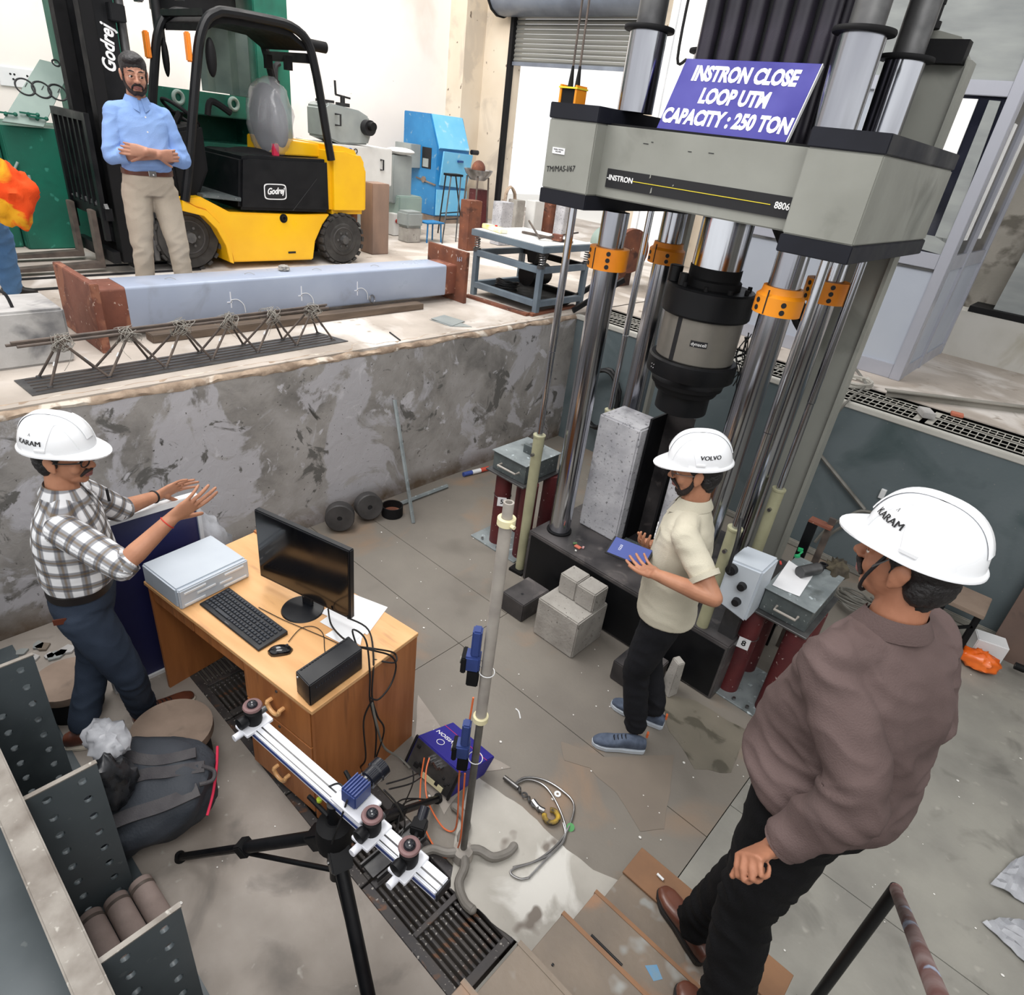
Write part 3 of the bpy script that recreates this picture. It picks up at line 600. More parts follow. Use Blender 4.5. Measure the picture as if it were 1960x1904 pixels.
part(M_, 'spherical_seat', MB().lathe([(.05, 0), (.19, 0), (.2, .02), (.2, .04), (.222, .045), (.225, .07), (.05, .07)], (MX, MY, 1.655), n=48), K['blackmat'])
part(M_, 'platen', MB().lathe([(.0, 0), (.162, 0), (.165, .004), (.165, .125), (.0, .13)], (MX, MY, 1.525), n=48), K['black'])
for k in range(4): part(M_, 'grease_nipple', MB().ell((MX - .15 + .02 * (k % 2) , MY - .225 - .012 * (k % 2), 1.80 + .02 * (k // 2)), (.005, .005, .005), n=8, m=6), K['steel'])
# hoist bar clamp and two steel ropes on the left block
hb = thing('rope_hoist', 'pair of dark steel ropes in an orange shackle above the left crosshead block', 'hoist', (-2.44, 3.3, 3.115))
hp = GY(1095, 190, 3.3); x = hp.x
part(hb, 'shackle', MB().box(x - .045, x + .045, 3.26, 3.34, 3.117, 3.19), K['blackmat'])
part(hb, 'side_plate', MB().box(x - .06, x - .047, 3.255, 3.345, 3.117, 3.21), K['orange']); part(hb, 'side_plate', MB().box(x + .047, x + .06, 3.255, 3.345, 3.117, 3.21), K['orange'])
part(hb, 'top_plate', MB().box(x - .065, x + .065, 3.25, 3.35, 3.192, 3.2), K['yellowline'])
for dx in (-.024, .024):
    part(hb, 'thimble', MB().cyl((x + dx, 3.3, 3.2), (x + dx, 3.3, 3.30), .016, .007, n=12), K['blackmat'])
    part(hb, 'rope', MB().cyl((x + dx, 3.3, 3.28), (x + dx * .8, 3.3, 4.7), .006, n=8), K['rebar'])
# blue sign leaning on the housing
b0, b1 = Vector((-2.016, 3.25, 3.05)), Vector((-1.335, 3.25, 3.05)); up = Vector((0, .155, .318)); nn = (b1 - b0).cross(up).normalized()
sg = thing('sign_board', 'blue sign board with white capitals leaning on top of the crosshead', 'sign', (-1.68, 3.25, 3.05))
part(sg, 'board', MB().prism([b0, b1, b1 + up, b0 + up], -nn * .022), K['navy'], bevel=.002)
part(sg, 'edge_strip', MB().prism([b1 - nn * .022, b1 + (.004, 0, 0), b1 + up + Vector((.004, 0, 0)), b1 + up - nn * .022] if False else [b1, b1 + Vector((.004, 0, 0)), b1 + up + Vector((.004, 0, 0)), b1 + up], -nn * .022), K['offwhite'])
sc = b0.lerp(b1, .5)
for k, (t, dx) in enumerate((('CAPACITY : 250 TON', -.0), ('LOOP UTM', .0), ('INSTRON CLOSE', .0))):
    part(sg, 'lettering', letters(t, sc + up * (.19 + .3 * k) + nn * .0008 + Vector((dx, 0, 0)), (1, 0, 0), up, .098, .0008, .0045, .0, .72), K['whiteletter'])
# hydraulic hoses behind the ram
hs = thing('hydraulic_hose_bundle', 'black hydraulic hoses looping behind the ram to the right columns', 'hoses', (-1.5, 4.2, 2.3))
for k in range(3): part(hs, 'hose', MB().tube([(-1.55 - .03 * k, 4.1, 2.66), (-1.47, 4.2, 2.35 + .04 * k), (-1.36, 4.28, 2.12 + .05 * k), (-1.2, 4.3, 2.0 + .06 * k)], .024), K['cable'])
part(hs, 'hose', MB().tube([(-1.95, 4.15, 2.66), (-1.97, 4.2, 2.3), (-1.9, 4.2, 2.0)], .025), K['cable'])
def loops(name, label, cat, c, R, nr, r, m, axis, squash=1, seed=1, turns=5, group=None):
    rn = random.Random(seed); ax = Vector(axis).normalized(); u, w = frame(ax); mb = MB(); P = []
    for i in range(turns * 14):
        a = i * PI / 7; q = 1 + .12 * rn.uniform(-1, 1) * (i % 5 == 0); P.append(Vector(c) + u * R * q * math.cos(a) + w * R * squash * q * math.sin(a) + ax * nr * (i / (turns * 14) - .5 + .1 * rn.uniform(-1, 1)))
    mb.tube(P, r, 6, 2); return solo(name, label, cat, mb, m, group=group)
loops('hose_coil', 'coil of black hydraulic hose hanging behind the left columns', 'hose', tuple(GY(1150, 765, 5.46)), .2, .05, .018, K['cable'], (.1, -1, .0), 1.6, 5, 5)
loops('hose_coil', 'black hose coil on the floor behind the left column', 'hose', (-2.62, 4.75, .10), .2, .08, .012, K['cable'], (.2, -.6, .6), 1, 6, 4)
cl = thing('sensor_cable_bunch', 'tangle of thin black sensor cables hanging beside the load cell', 'cables', (-1.42, 3.85, 1.9))
rn = random.Random(4)
for k in range(12):
    a = Vector((-1.45 + rn.uniform(-.04, .05), 3.85 + rn.uniform(-.05, .05), 2.08 - rn.random() * .12)); P = [a]
    for i in range(3): P.append(P[-1] + Vector((rn.uniform(-.03, .05), rn.uniform(-.03, .03), -rn.uniform(.05, .14))))
    part(cl, 'cable', MB().tube(P, .0035, 5, 4), K['cable'])
# specimens standing on the base
def specimen(x0, x1, y0, y1, label, h=.9, cat='concrete block'):
    t = MB().box(x0, x1, y0, y1, BZ, BZ + h); return solo('concrete_specimen', label, cat, t, K['slab'], (0.5 * (x0 + x1), y0, BZ), 'whitewashed specimens on the machine base', bevel=.012)
specimen(-2.222, -1.882, 3.58, 3.88, 'whitewashed concrete specimen standing left on the machine base')
specimen(-1.62, -1.32, 3.62, 3.95, 'whitewashed concrete specimen behind the man with the tablet')
ch = thing('steel_channel', 'dark upright steel channel between the two whitewashed specimens', 'steel channel', (-1.76, 3.75, BZ))
part(ch, 'web', MB().box(-1.87, -1.66, 3.86, 3.875, BZ, 1.44), K['blackplate']); part(ch, 'flange', MB().box(-1.875, -1.86, 3.66, 3.875, BZ, 1.41), K['black']); part(ch, 'flange', MB().box(-1.67, -1.655, 3.66, 3.875, BZ, 1.38), K['black'])
solo('floor_plate', 'flat dark plate lying on the machine base between the specimens', 'steel plate', MB().obox((-1.74, 3.62, BZ + .015), (.22, .14, .03), .1), K['zincdk'], bevel=.003)
dbs = [(-2.02, 3.31, .05, (200, 110, 90)), (-2.06, 3.33, .03, (90, 120, 80)), (-1.99, 3.335, .025, (190, 150, 150)), (-2.0, 3.26, .015, (230, 230, 225))]
for k, (x, y, s, c) in enumerate(dbs):
    solo('rag_scrap', ('pinkish', 'greenish', 'pale pink', 'white')[k] + ' scrap on the machine base near the left column foot', 'scrap', MB().obox((x, y, BZ + .006), (s, s * .6, .01), k), mat('scrap%d' % k, c, None, 4, .9), bevel=.002)
# grey control box with knobs on the base corner
cb2 = thing('control_box', 'light grey control box with two black knobs right of the man with the tablet', 'control box', (-.83, 3.2, .7))
part(cb2, 'body', MB().hexa([(-.95, 3.19, .70), (-.75, 3.19, .66), (-.75, 3.42, .66), (-.95, 3.42, .70)], [(-.95, 3.19, 1.0), (-.75, 3.19, 1.02), (-.75, 3.42, 1.02), (-.95, 3.42, 1.0)]), K['plastic_grey'], bevel=.012)
for z in (.88, .77): part(cb2, 'knob', MB().lathe([(0, 0), (.026, 0), (.022, .03), (0, .03)], (-.83, 3.19, z), (0, -1, 0), n=20), K['inkblack'])
part(cb2, 'bracket', MB().box(-.9, -.8, 3.28, 3.34, .44, .7), K['steeld'])
part(cb2, 'plug', MB().lathe([(0, 0), (.035, 0), (.03, .03), (0, .03)], (-.915, 3.19, .95), (0, -1, 0), n=20), K['inkblack'])
part(cb2, 'cable', MB().tube([(-.915, 3.15, .95), (-.91, 3.1, 1.0), (-.93, 3.15, 1.15), (-.97, 3.22, 1.25)], .010), K['cable'])
# ------------------------------------------------------------------ things on the pit floor
def rub(t, n, *a, **k): return part(t, n, *a, **k)
# wooden desk (local frame)
DT = .75; DR = math.radians(7.6); DC = Vector((-2.40, 1.229, 0))
dk = thing('desk', 'orange-brown laminate computer desk with drawers at its right end', 'desk', DC, DR)
L = dict(local=True)
hx, hy = .643, .33
part(dk, 'desktop', MB().box(-hx, hx, -hy, hy, DT - .022, DT), K['wood'], bevel=.002, **L)
part(dk, 'edge_rail', MB().box(-hx, -.30, hy - .012, hy + .006, DT - .03, DT + .012), K['woodside'], **L)
part(dk, 'side_panel', MB().box(-hx + .01, -hx + .028, -hy + .012, hy - .005, .0, DT - .023), K['woodside'], **L)
part(dk, 'side_panel', MB().box(hx - .022, hx - .004, -hy + .012, hy - .005, .0, DT - .023), K['woodside'], **L)
part(dk, 'modesty_panel', MB().box(-hx + .028, .14, hy - .04, hy - .024, .12, DT - .023), K['woodside'], **L)
part(dk, 'inner_panel', MB().box(.14, .158, -hy + .03, hy - .02, 0, DT - .023), K['woodside'], **L)
part(dk, 'back_panel', MB().box(.158, hx - .022, hy - .03, hy - .018, 0, DT - .023), K['woodside'], **L)
for x0, x1 in ((-hx + .03, -.26), (-.25, .135)): part(dk, 'shallow_drawer', MB().box(x0, x1, -hy + .02, -hy + .04, DT - .12, DT - .032), K['woodside'], bevel=.002, **L)
for k, (z0, z1) in enumerate(((.50, .715), (.27, .49), (.04, .26))):
    d = part(dk, 'drawer', MB().box(.162, hx - .026, -hy + .006, -hy + .024, z0, z1), K['woodside'], bevel=.002, **L)
    h = MB(); R = .042; P = [(.40 + R * math.cos(a), -hy + .006 - .034 * math.sin(a) if False else -hy - .018, (z0 + z1) / 2 + .012 + R * math.sin(a)) for a in [PI * (1 + i / 10) for i in range(11)]]
    P = [(P[0][0], -hy + .008, P[0][2])] + P + [(P[-1][0], -hy + .008, P[-1][2])]
    part(d, 'handle', h.tube(P, .010, 8, 2), K['wood'], **L)
    part(d, 'lock', MB().cyl((.40, -hy + .0065, z1 - .02), (.40, -hy + .002, z1 - .02), .007, n=10), K['steeld'], **L)
# monitor
mn = thing('monitor', 'black flat-screen monitor on a round stand in the middle of the desk', 'monitor', (-2.313, 1.322, DT), math.radians(15))
part(mn, 'stand_base', MB().lathe([(0, 0), (.105, 0), (.10, .008), (.02, .016), (0, .016)], (0, -.015, 0), n=40), K['plastic_dk'], **L)
part(mn, 'stand_neck', MB().box(-.03, .03, .012, .034, .014, .14), K['plastic_dk'], bevel=.003, **L)
part(mn, 'housing', MB().box(-.295, .295, -.004, .03, .07, .475), K['plastic_dk'], bevel=.005, **L)
part(mn, 'screen', MB().box(-.285, .285, -.006, -.003, .088, .466), K['screen'], **L)
part(mn, 'badge', letters('hp', (0, -.007, .079), (1, 0, 0), (0, 0, 1), .012, .0004), K['steel'], **L)
# keyboard
kb = thing('keyboard', 'black keyboard lying along the front edge of the desk', 'keyboard', (-2.42, 1.05, DT), math.radians(6.4))
part(kb, 'case', MB().hexa([(-.238, -.08, 0), (.238, -.08, 0), (.238, .082, 0), (-.238, .082, 0)], [(-.238, -.08, .012), (.238, -.08, .012), (.238, .082, .024), (-.238, .082, .024)]), K['plastic_dk'], bevel=.003, **L)
km = mk('key', MB().hexa([(-.008, -.0075, 0), (.008, -.0075, 0), (.008, .0075, 0), (-.008, .0075, 0)], [(-.0065, -.006, .006), (.0065, -.006, .006), (.0065, .006, .006), (-.0065, .006, .006)]), K['keys'])
sp = mk('space_key', MB().box(-.05, .05, -.0075, .0075, 0, .006), K['keys'])
for r in range(6):
    y = .062 - r * .0215 - (.004 if r else 0)
    for c in range(21):
        x = -.215 + c * .0205 + (.006 if c > 14 else 0) + (.004 if c > 17 else 0)
        if x > .226 or (r == 5 and 3 < c < 9): continue
        if r == 1 and c in (99,): continue
        share(kb, 'key', km, (x, y, .0155 + .075 * (y + .04)))
share(kb, 'space_key', sp, (-.09, .062 - 5 * .0215 - .004, .0150))
part(kb, 'lettering', letters('lenovo', (-.02, -.071, .0135), (1, 0, 0), (0, 1, 0), .012, .0003), K['steel'], **L)
# mouse
ms = thing('mouse', 'glossy black computer mouse beside the keyboard', 'mouse', GZ(537, 1247, DT), math.radians(-28))
mb = MB(); R = []
for j in range(9):
    t = j / 8; y = -.055 + .11 * t; w = .031 * math.sqrt(max(.02, 1 - (2 * t - 1) ** 4)) ; h = .036 * (math.sin(PI * min(1, t * .9 + .08)) ** .6)
    R.append([(w * math.cos(a), y, max(0, h * math.sin(a))) for a in [PI * k / 10 for k in range(11)]] )
mb.rings(R); part(ms, 'shell', mb, mat('gloss_black', (16, 16, 20), None, 3, .12, coat=.6), ang=50, **L)
part(ms, 'wheel', MB().cyl((-.004, .03, .032), (.004, .03, .032), .007, n=12), K['keys'], **L)
# tower on side, small computer, papers, plastic
pc = thing('desktop_computer', 'pale grey computer case lying flat at the left end of the desk', 'computer', (-2.845, 1.03, DT), math.radians(7))
part(pc, 'case', MB().box(-.165, .14, -.19, .19, 0, .115), K['plastic_grey'], bevel=.008, **L)
fb = part(pc, 'front_bezel', MB().box(.1405, .163, -.188, .188, .002, .113), K['plastic_grey'], bevel=.006, **L)
for y0, y1, z in ((-.165, -.05, .088), (-.10, .0, .06), (.05, .16, .088), (.02, .09, .05), (-.17, -.06, .022), (.04, .17, .022)):
    part(fb, 'slot_cover', MB().box(.163, .168, y0, y1, z - .007, z + .007), K['white'], bevel=.002, **L)
sf = thing('mini_computer', 'small black computer box standing at the right front corner of the desk', 'computer', (-1.79, 1.14, DT), math.radians(0))
SF = [Vector(v) for v in ((-1.853, .998), (-1.744, .996), (-1.784, 1.29), (-1.893, 1.292))]
b4 = [(v.x, v.y, DT + .002) for v in SF]; t4 = [(v.x, v.y, DT + .125) for v in SF]
part(sf, 'case', MB().hexa(b4, t4), K['plastic_dk'], bevel=.004)
dv = (SF[2] - SF[1]).normalized(); sv = Vector((dv.y, -dv.x))
for k in range(16):
    p = SF[1].lerp(SF[2], .12 + .05 * k); part(sf, 'vent_slot', MB().obox((p.x + sv.x * .001, p.y + sv.y * .001, DT + .09), (.004, .003, .006), math.atan2(dv.y, dv.x)), K['keys'])
for k in range(18):
    p = SF[3].lerp(SF[2], .5) + dv * 0; q = SF[0].lerp(SF[3], .08 + .05 * k); part(sf, 'vent_slot', MB().obox((q.x + .012, q.y, DT + .126), (.010, .005, .004), 1.7), K['inkblack'])
part(sf, 'power_led', MB().obox((-1.835, .996, DT + .105), (.006, .004, .006)), K['white'])
pp = [[(612, 1172), (672, 1135), (742, 1162), (703, 1215)], [(612, 1190), (640, 1170), (700, 1185), (690, 1235)], [(622, 1215), (655, 1195), (700, 1210), (665, 1238)]]
for k, q in enumerate(pp):
    P = [GZ(x, y, DT + .002 + .0015 * k) for x, y in q]; gr = [[P[0].lerp(P[1], i / 4).lerp(P[3].lerp(P[2], i / 4), j / 4) + Vector((0, 0, .006 * abs(noise.noise(Vector((i, j, k * 5)))))) for j in range(5)] for i in range(5)]
    s = solo('paper_sheet', ('white paper sheet under the right edge of the monitor', 'white paper sheet beneath the cables behind the mini computer', 'crumpled clear sheet beside the mini computer')[k], 'paper', MB().sheet(gr, .0006, (0, 0, 1)), K['paper'], group=None)
def wires(name, label, cat, paths, r, m, group=None):
    t = thing(name, label, cat, paths[0][0] if len(paths) else (0, 0, 0), 0, group)
    for p in paths: part(t, 'wire', MB().tube(p, r, 6, 6), m)
    return t
z = DT + .006
wires('keyboard_cable', 'thin black keyboard cable crossing the desk behind the mouse', 'cable', [[GZ(495, 1162, z), GZ(540, 1185, z), GZ(580, 1202, z), GZ(640, 1228, z), GZ(660, 1240, DT + .03)]], .002, K['cable'])
wires('mouse_cable', 'thin black mouse cable arching from the mouse to the mini computer', 'cable', [[GZ(552, 1228, z), GZ(575, 1203, z), GZ(600, 1199, z), GZ(618, 1212, z), GZ(621, 1240, z), GZ(624, 1262, z)]], .002, K['cable'])
bk = lambda x, y, zz: GZ(x, y, zz)
c0 = Vector((-1.84, 1.30, DT + .09))
wires('computer_cables', 'bundle of black cables looping from the mini computer down the desk side', 'cables', [
    [GZ(628, 1165, DT + .09), GZ(634, 1195, DT + .02), GZ(655, 1220, DT + .1), c0],
    [GZ(665, 1182, DT + .08), GZ(705, 1205, DT + .04), GZ(715, 1260, DT + .02), GZ(712, 1330, .62), GZ(722, 1370, .5), GZ(735, 1400, .35), GZ(712, 1470, .1), GZ(705, 1480, .03)],
    [c0, GZ(675, 1205, DT + .16), GZ(700, 1225, DT + .12), GZ(708, 1290, DT - .02), GZ(708, 1340, .6), GZ(720, 1400, .4), GZ(716, 1470, .1)],
    [c0, GZ(715, 1245, DT + .1), GZ(748, 1255, DT + .03), GZ(758, 1275, DT - .05), GZ(748, 1310, .62), GZ(725, 1338, .6), GZ(708, 1335, .62)],
    [c0, GZ(720, 1242, DT + .12), GZ(755, 1250, DT + .0), GZ(755, 1268, DT - .02), GZ(715, 1262, DT)],
    [GZ(712, 1340, .62), GZ(696, 1380, .5), GZ(700, 1450, .25), GZ(690, 1470, .1), GZ(703, 1490, .02)]], .0045, K['cable'])
wires('power_cable', 'dark grey power cable running from the desk to the blue electronics box', 'cable', [[GZ(712, 1345, .6), GZ(722, 1390, .45), GZ(735, 1430, .2), GZ(765, 1450, .06), GZ(785, 1470, .05)]], .006, K['cablegrey'])
# blue framed board left of desk
bY0 = .62; bY1 = 1.17
bd = thing('pin_board', 'dark blue panel in a white frame standing behind the man in the plaid shirt', 'board', (-3.12, .7, 0))
part(bd, 'panel', MB().box(-3.13, -3.12, bY0, bY1, .02, 1.05), K['blue2'])
part(bd, 'frame', MB().box(-3.15, -3.105, bY0 - .02, bY1 + .02, 1.05, 1.085), K['white'], bevel=.003); part(bd, 'frame', MB().box(-3.15, -3.105, bY0 - .02, bY1 + .02, 0, .02), K['white'])
part(bd, 'frame', MB().box(-3.15, -3.105, bY1, bY1 + .02, .02, 1.05), K['plastic_grey']); part(bd, 'frame', MB().box(-3.15, -3.105, bY0 - .02, bY0, .02, 1.05), K['plastic_grey'])
def lump(name, label, cat, c, r, m, seed=1, amp=.25, fs=6, flat=True, group=None, n=28):
    mb = MB(); mb.ell((0, 0, 0), r, n=n, m=n // 2); o = Vector((seed * 3.3, seed, 0)); V = []
    for v in mb.v:
        v = Vector(v); d = v.normalized(); k = 1 + amp * noise.noise(d * fs * .4 + o) + amp * .5 * noise.noise(d * fs + o); v = v * k
        if flat and v.z < -r[2] * .75: v.z = -r[2] * .75
        V.append(v + Vector(c))
    mb.v = V; return solo(name, label, cat, mb, m, c, group=group, ang=60)
lump('bubble_wrap', 'crumpled clear bubble wrap between the blue panel and the pit wall', 'plastic wrap', (-3.42, 1.28, .36), (.16, .18, .42), K['plasticbag'], 3, .3, 8)
# round discs
def disc(px, py, z, r, label, rz=0):
    c = GZ(px, py, z); t = thing('round_stool', label, 'stool', (c.x, c.y, 0), 0, 'round timber-topped drums')
    part(t, 'top', MB().lathe([(0, z - .045), (r, z - .045), (r * 1.01, z - .03), (r, z), (0, z + .001)], (0, 0, 0), n=40), K['disc'], ang=30, local=True)
    part(t, 'drum', MB().lathe([(0, 0), (r * .86, 0), (r * .88, .02), (r * .86, z - .046), (0, z - .046)], (0, 0, 0), n=32), K['blackmat'], local=True)
    return t
disc(328, 1393, .25, .185, 'low round drum with worn brown top in front of the brown shoes')
disc(128, 1298, .2, .16, 'low round drum with brown top behind the legs of the plaid-shirt man')
# perforated steel gussets on a girder
GXs = (-3.42 + .73 - .0, -1.985, -1.30)
gd = thing('reaction_girder', 'long grey steel girder with perforated gusset plates in the lower left corner', 'girder', (-1.4, 0, 0))
def perf(x, y0, y1, z0, z1, ny, nz, r, th):
    mb = MB(); dy = (y1 - y0) / ny; dz = (z1 - z0) / nz; N_ = 12
    for i in range(ny):
        for j in range(nz):
            cy, cz = y0 + dy * (i + .5), z0 + dz * (j + .5); out = []; inn = []
            for k in range(N_):
                a = 2 * PI * k / N_ + PI / 4; c, s = math.cos(a), math.sin(a); q = max(abs(c), abs(s)); out.append((c / q * dy / 2, s / q * dz / 2)); inn.append((c * r, s * r))
            for side, xx in ((0, x), (1, x + th)):
                vs = [(xx, cy + a, cz + b) for a, b in out] + [(xx, cy + a, cz + b) for a, b in inn]
                mb.add(vs, [(k, (k + 1) % N_, N_ + (k + 1) % N_, N_ + k) for k in range(N_)])
            vs = [(x, cy + a, cz + b) for a, b in inn] + [(x + th, cy + a, cz + b) for a, b in inn]
            mb.add(vs, [(k, (k + 1) % N_, N_ + (k + 1) % N_, N_ + k) for k in range(N_)])
    for a, b in (((y0, z0), (y1, z0)), ((y1, z0), (y1, z1)), ((y1, z1), (y0, z1)), ((y0, z1), (y0, z0))):
        mb.add([(x, *a), (x, *b), (x + th, *b), (x + th, *a)], [(0, 1, 2, 3)])
    return mb
for x in (-2.71, -1.99, -1.305, -.62):
    part(gd, 'gusset_plate', perf(x, .05, .27, .0, .80, 2, 8, .016, .014), K['bluegreysteel'], ang=30)
    part(gd, 'plate_edge', MB().box(x - .002, x + .016, .045, .272, .801, .806), K['edgewear'])
part(gd, 'web', MB().box(-3.85, .2, .03, .045, 0, .8), K['bluegreysteel'])
part(gd, 'top_flange', MB().box(-3.85, .2, -.03, .05, .81, .84), K['edgewear'], bevel=.006)
part(gd, 'lower_flange', MB().box(-3.85, .2, -.42, -.03, .55, .57), K['bluegreysteel'])
for k in range(14): part(gd, 'flange_slot', MB().box(-2.3 + k * .16, -2.2 + k * .16, -.22, -.19, .5705, .572) if k % 2 else MB().box(-2.3 + k * .16, -2.2 + k * .16, -.30, -.27, .5705, .572), K['inkblack'])
part(gd, 'bottom_flange', MB().box(-3.85, .2, -.42, .31, 0, .012), K['bluegreysteel'])
# concrete test cylinders lying between gussets
cm = None
for k in range(4):
    y = .285 - k * .094
    t = MB().lathe([(0, 0), (.041, 0), (.0455, .005), (.046, .30), (0, .30)], (-1.945, y, .058), (1, .02, 0), n=28)
    solo('test_cylinder', ('outermost brown concrete cylinder of the row by the girder', 'second brown concrete cylinder of the row by the girder', 'third brown concrete cylinder of the row by the girder', 'innermost brown concrete cylinder, half hidden under the girder')[k], 'concrete cylinder', t, K['cylconc'], (-1.945, y, .058), 'concrete cylinders between the gusset plates', ang=30) if y > 0 or True else None
for k in range(3): solo('form_ring', 'dark steel band around concrete cylinder number ' + ('nearest the tripod foot', 'in the middle of the row', 'closest to the girder web')[k], 'band', MB().ring((-1.915, .285 - k * .094, .058), (1, .02, 0), .0478, .0463, .014, 28), K['rebar'])
# backpack
def bag():
    c = Vector((-2.13, .44, .0)); t = thing('backpack', 'dark grey backpack slumped against the gusset plates beside the tripod foot', 'bag', c)
    mb = MB(); mb.ell((0, 0, 0), (1, 1, 1), n=48, m=28); V = []
    a1 = Vector((.62, .72, .25)).normalized(); a3 = Vector((.15, -.35, .9)).normalized(); a2 = a3.cross(a1).normalized(); a3 = a1.cross(a2)
    for v in mb.v:
        v = Vector(v); q = (abs(v.x) ** 3 + abs(v.y) ** 3 + abs(v.z) ** 3) ** (1 / 3); v = v / q
        k = 1 + .1 * noise.noise(v * 1.7 + Vector((2, 0, 1))) + .05 * noise.noise(v * 5)
        p = (a1 * v.x * .27 + a2 * v.y * .23 * (1 - .22 * v.x) + a3 * v.z * .14 * (1 - .15 * v.x)) * k + Vector((-.06, .02, .24))
        p.z = max(.005, p.z); V.append(c + p)
    mb.v = V; part(t, 'body', mb, K['bagfabric'], ang=70)
    def on(u, v, h=1.03): 
        w = Vector((u, v, (max(0, 1 - abs(u) ** 3 - abs(v) ** 3)) ** (1 / 3))); return c + (a1 * w.x * .27 + a2 * w.y * .23 * (1 - .22 * w.x) + a3 * w.z * .14 * (1 - .15 * w.x)) * h * 1.02 + Vector((-.06, .02, .24))
    def ribbon(P, wd, nm, m):
        P = spline([Vector(p) for p in P], 6); g = []
        for i, p in enumerate(P):
            d = (P[min(i + 1, len(P) - 1)] - P[max(0, i - 1)]).normalized(); s = d.cross(a3).normalized() * wd / 2; g.append([p - s, p + s])
        part(t, nm, MB().sheet(g, .006, a3), m)
    ribbon([on(-.95, -.5), on(-.5, -.62), on(0, -.55), on(.5, -.5), on(.9, -.3)], .06, 'shoulder_strap', K['strap'])
    ribbon([on(-.9, -.75), on(-.3, -.1), on(.1, .1), on(.5, .1), on(.93, .2)], .05, 'shoulder_strap', K['strap'])
    ribbon([on(-.6, .85), on(-.2, .5), on(.3, .35), on(.8, .5)], .045, 'front_strap', K['strap'])
    part(t, 'piping', MB().tube([on(.99, .8, 1), on(1.0, .3, 1.02), on(1.0, -.3, 1.02), on(.97, -.8, 1)], .006), K['pink'])
    part(t, 'carry_handle', MB().tube([on(.9, -.2), on(.98, -.1, 1.1), on(.98, .1, 1.1), on(.9, .2)], .009), K['strap'])
    part(t, 'buckle', MB().obox(on(-.85, -.5, 1.06), (.05, .07, .02), .5), K['strap'], bevel=.003)
bag()
lump('plastic_sheet', 'crumpled translucent plastic draped over the backpack top and gusset', 'plastic sheet', GZ(205, 1415, .52), (.13, .08, .04), K['plasticbag'], 5, .35, 7, False)
lump('plastic_wrap', 'black crinkled plastic wrap between the gusset plate and the backpack', 'plastic wrap', GZ(215, 1500, .42), (.07, .09, .15), mat('blackwrap', (26, 27, 30), (56, 58, 62), 18, .3), 8, .3, 9, False)
# rubble by wall left
rn = random.Random(9)
for k in range(9):
    p = GZ(40 + k * 11 + rn.uniform(-4, 4), 1250 + rn.uniform(-18, 18), .015); r = rn.uniform(.03, .055)
    solo('tile_shard', 'broken tile shard at the pit wall foot, ' + ('at the far left', 'beside the leftmost shard', 'third from the left', 'left of the middle', 'in the middle', 'right of the middle', 'third from the man', 'second from the man', 'nearest to the man in plaid')[k], 'tile shard',
         MB().prism([(p.x + r * rn.uniform(.6, 1.2) * math.cos(a), p.y + r * rn.uniform(.6, 1.2) * math.sin(a), .003) for a in (.2, 1.4, 2.9, 4.1, 5.3)], (0, 0, .012)), (K['panelup'], K['tread'], K['concspec'])[k % 3], group='tile shards by the pit wall')
# tripod with aluminium rail and cameras
HUB = GZ(640, 1596, .76)
tp = thing('camera_tripod', 'black tripod carrying a white aluminium camera rail', 'tripod', (HUB.x, HUB.y, 0))
F1 = GZ(345, 1640, .012); F3 = GZ(838, 1528, .012)
F2 = None
for k in range(60):
    q = GZ(700 + .19 * k * 12, 1840 + k * 12, .012)
    F2 = q
    if (q.xy - HUB.xy).length > .78: break
for F, wd in ((F1, 1), (F2, 1), (F3, 1)):
    d = (F - HUB).normalized(); st = HUB + d * .06; mid = HUB.lerp(F, .52)
    sd = d.cross(Vector((0, 0, 1))).normalized()
    lg = part(tp, 'leg', MB().tube([st, mid], .024, 12, smooth=False).tube([mid, F], .017, 10, smooth=False), K['black'])
    part(lg, 'leg_lock', MB().bar(mid - d * .02, mid + d * .03, .06, .06), K['blackmat'], bevel=.005)
    part(lg, 'rubber_foot', MB().lathe([(0, 0), (.025, 0), (.02, .03), (0, .03)], (F.x, F.y, 0), n=14), K['blackmat'])
    part(tp, 'spreader', MB().tube([HUB + Vector((0, 0, -.22)), HUB.lerp(F, .62)], .010, 8, smooth=False), K['black'])
    part(tp, 'hinge_block', MB().bar(HUB + d * .0, HUB + d * .12, .075, .07), K['black'], bevel=.006)
    part(tp, 'bolt', MB().cyl(HUB + d * .08 + sd * .042, HUB + d * .08 + sd * .036, .008, n=10), K['steel'])
part(tp, 'centre_column', MB().cyl(HUB + Vector((0, 0, -.26)), HUB + Vector((0, 0, .17)), .022, n=16), K['black'])
part(tp, 'hub', MB().lathe([(0, -.05), (.06, -.05), (.065, .0), (.06, .06), (.03, .08), (0, .08)], HUB, n=20), K['blackmat'])
part(tp, 'crank', MB().tube([HUB + Vector((0, .03, .1)), HUB + Vector((-.06, .11, .1)), HUB + Vector((-.12, .13, .1))], .008), K['black'])
part(tp, 'pan_lever', MB().tube([HUB + Vector((0, -.02, .12)), HUB + Vector((-.12, -.02, .1))], .009), K['black'])
part(tp, 'spirit_level', MB().cyl(HUB + Vector((-.07, -.01, .12)), HUB + Vector((-.07, -.01, .13)), .010, n=10), mat('level', (170, 190, 60), None, 3, .3))
RA, RB = GZ(478, 1378, .93), GZ(846, 1702, .93)
ax = (RB - RA).normalized(); sx = Vector((ax.y, -ax.x, 0))
rl = thing('camera_rail', 'white aluminium slide rail on top of the tripod', 'rail', (RA + RB) / 2)
Rm = Matrix((ax, -sx, Vector((0, 0, 1)))).transposed()
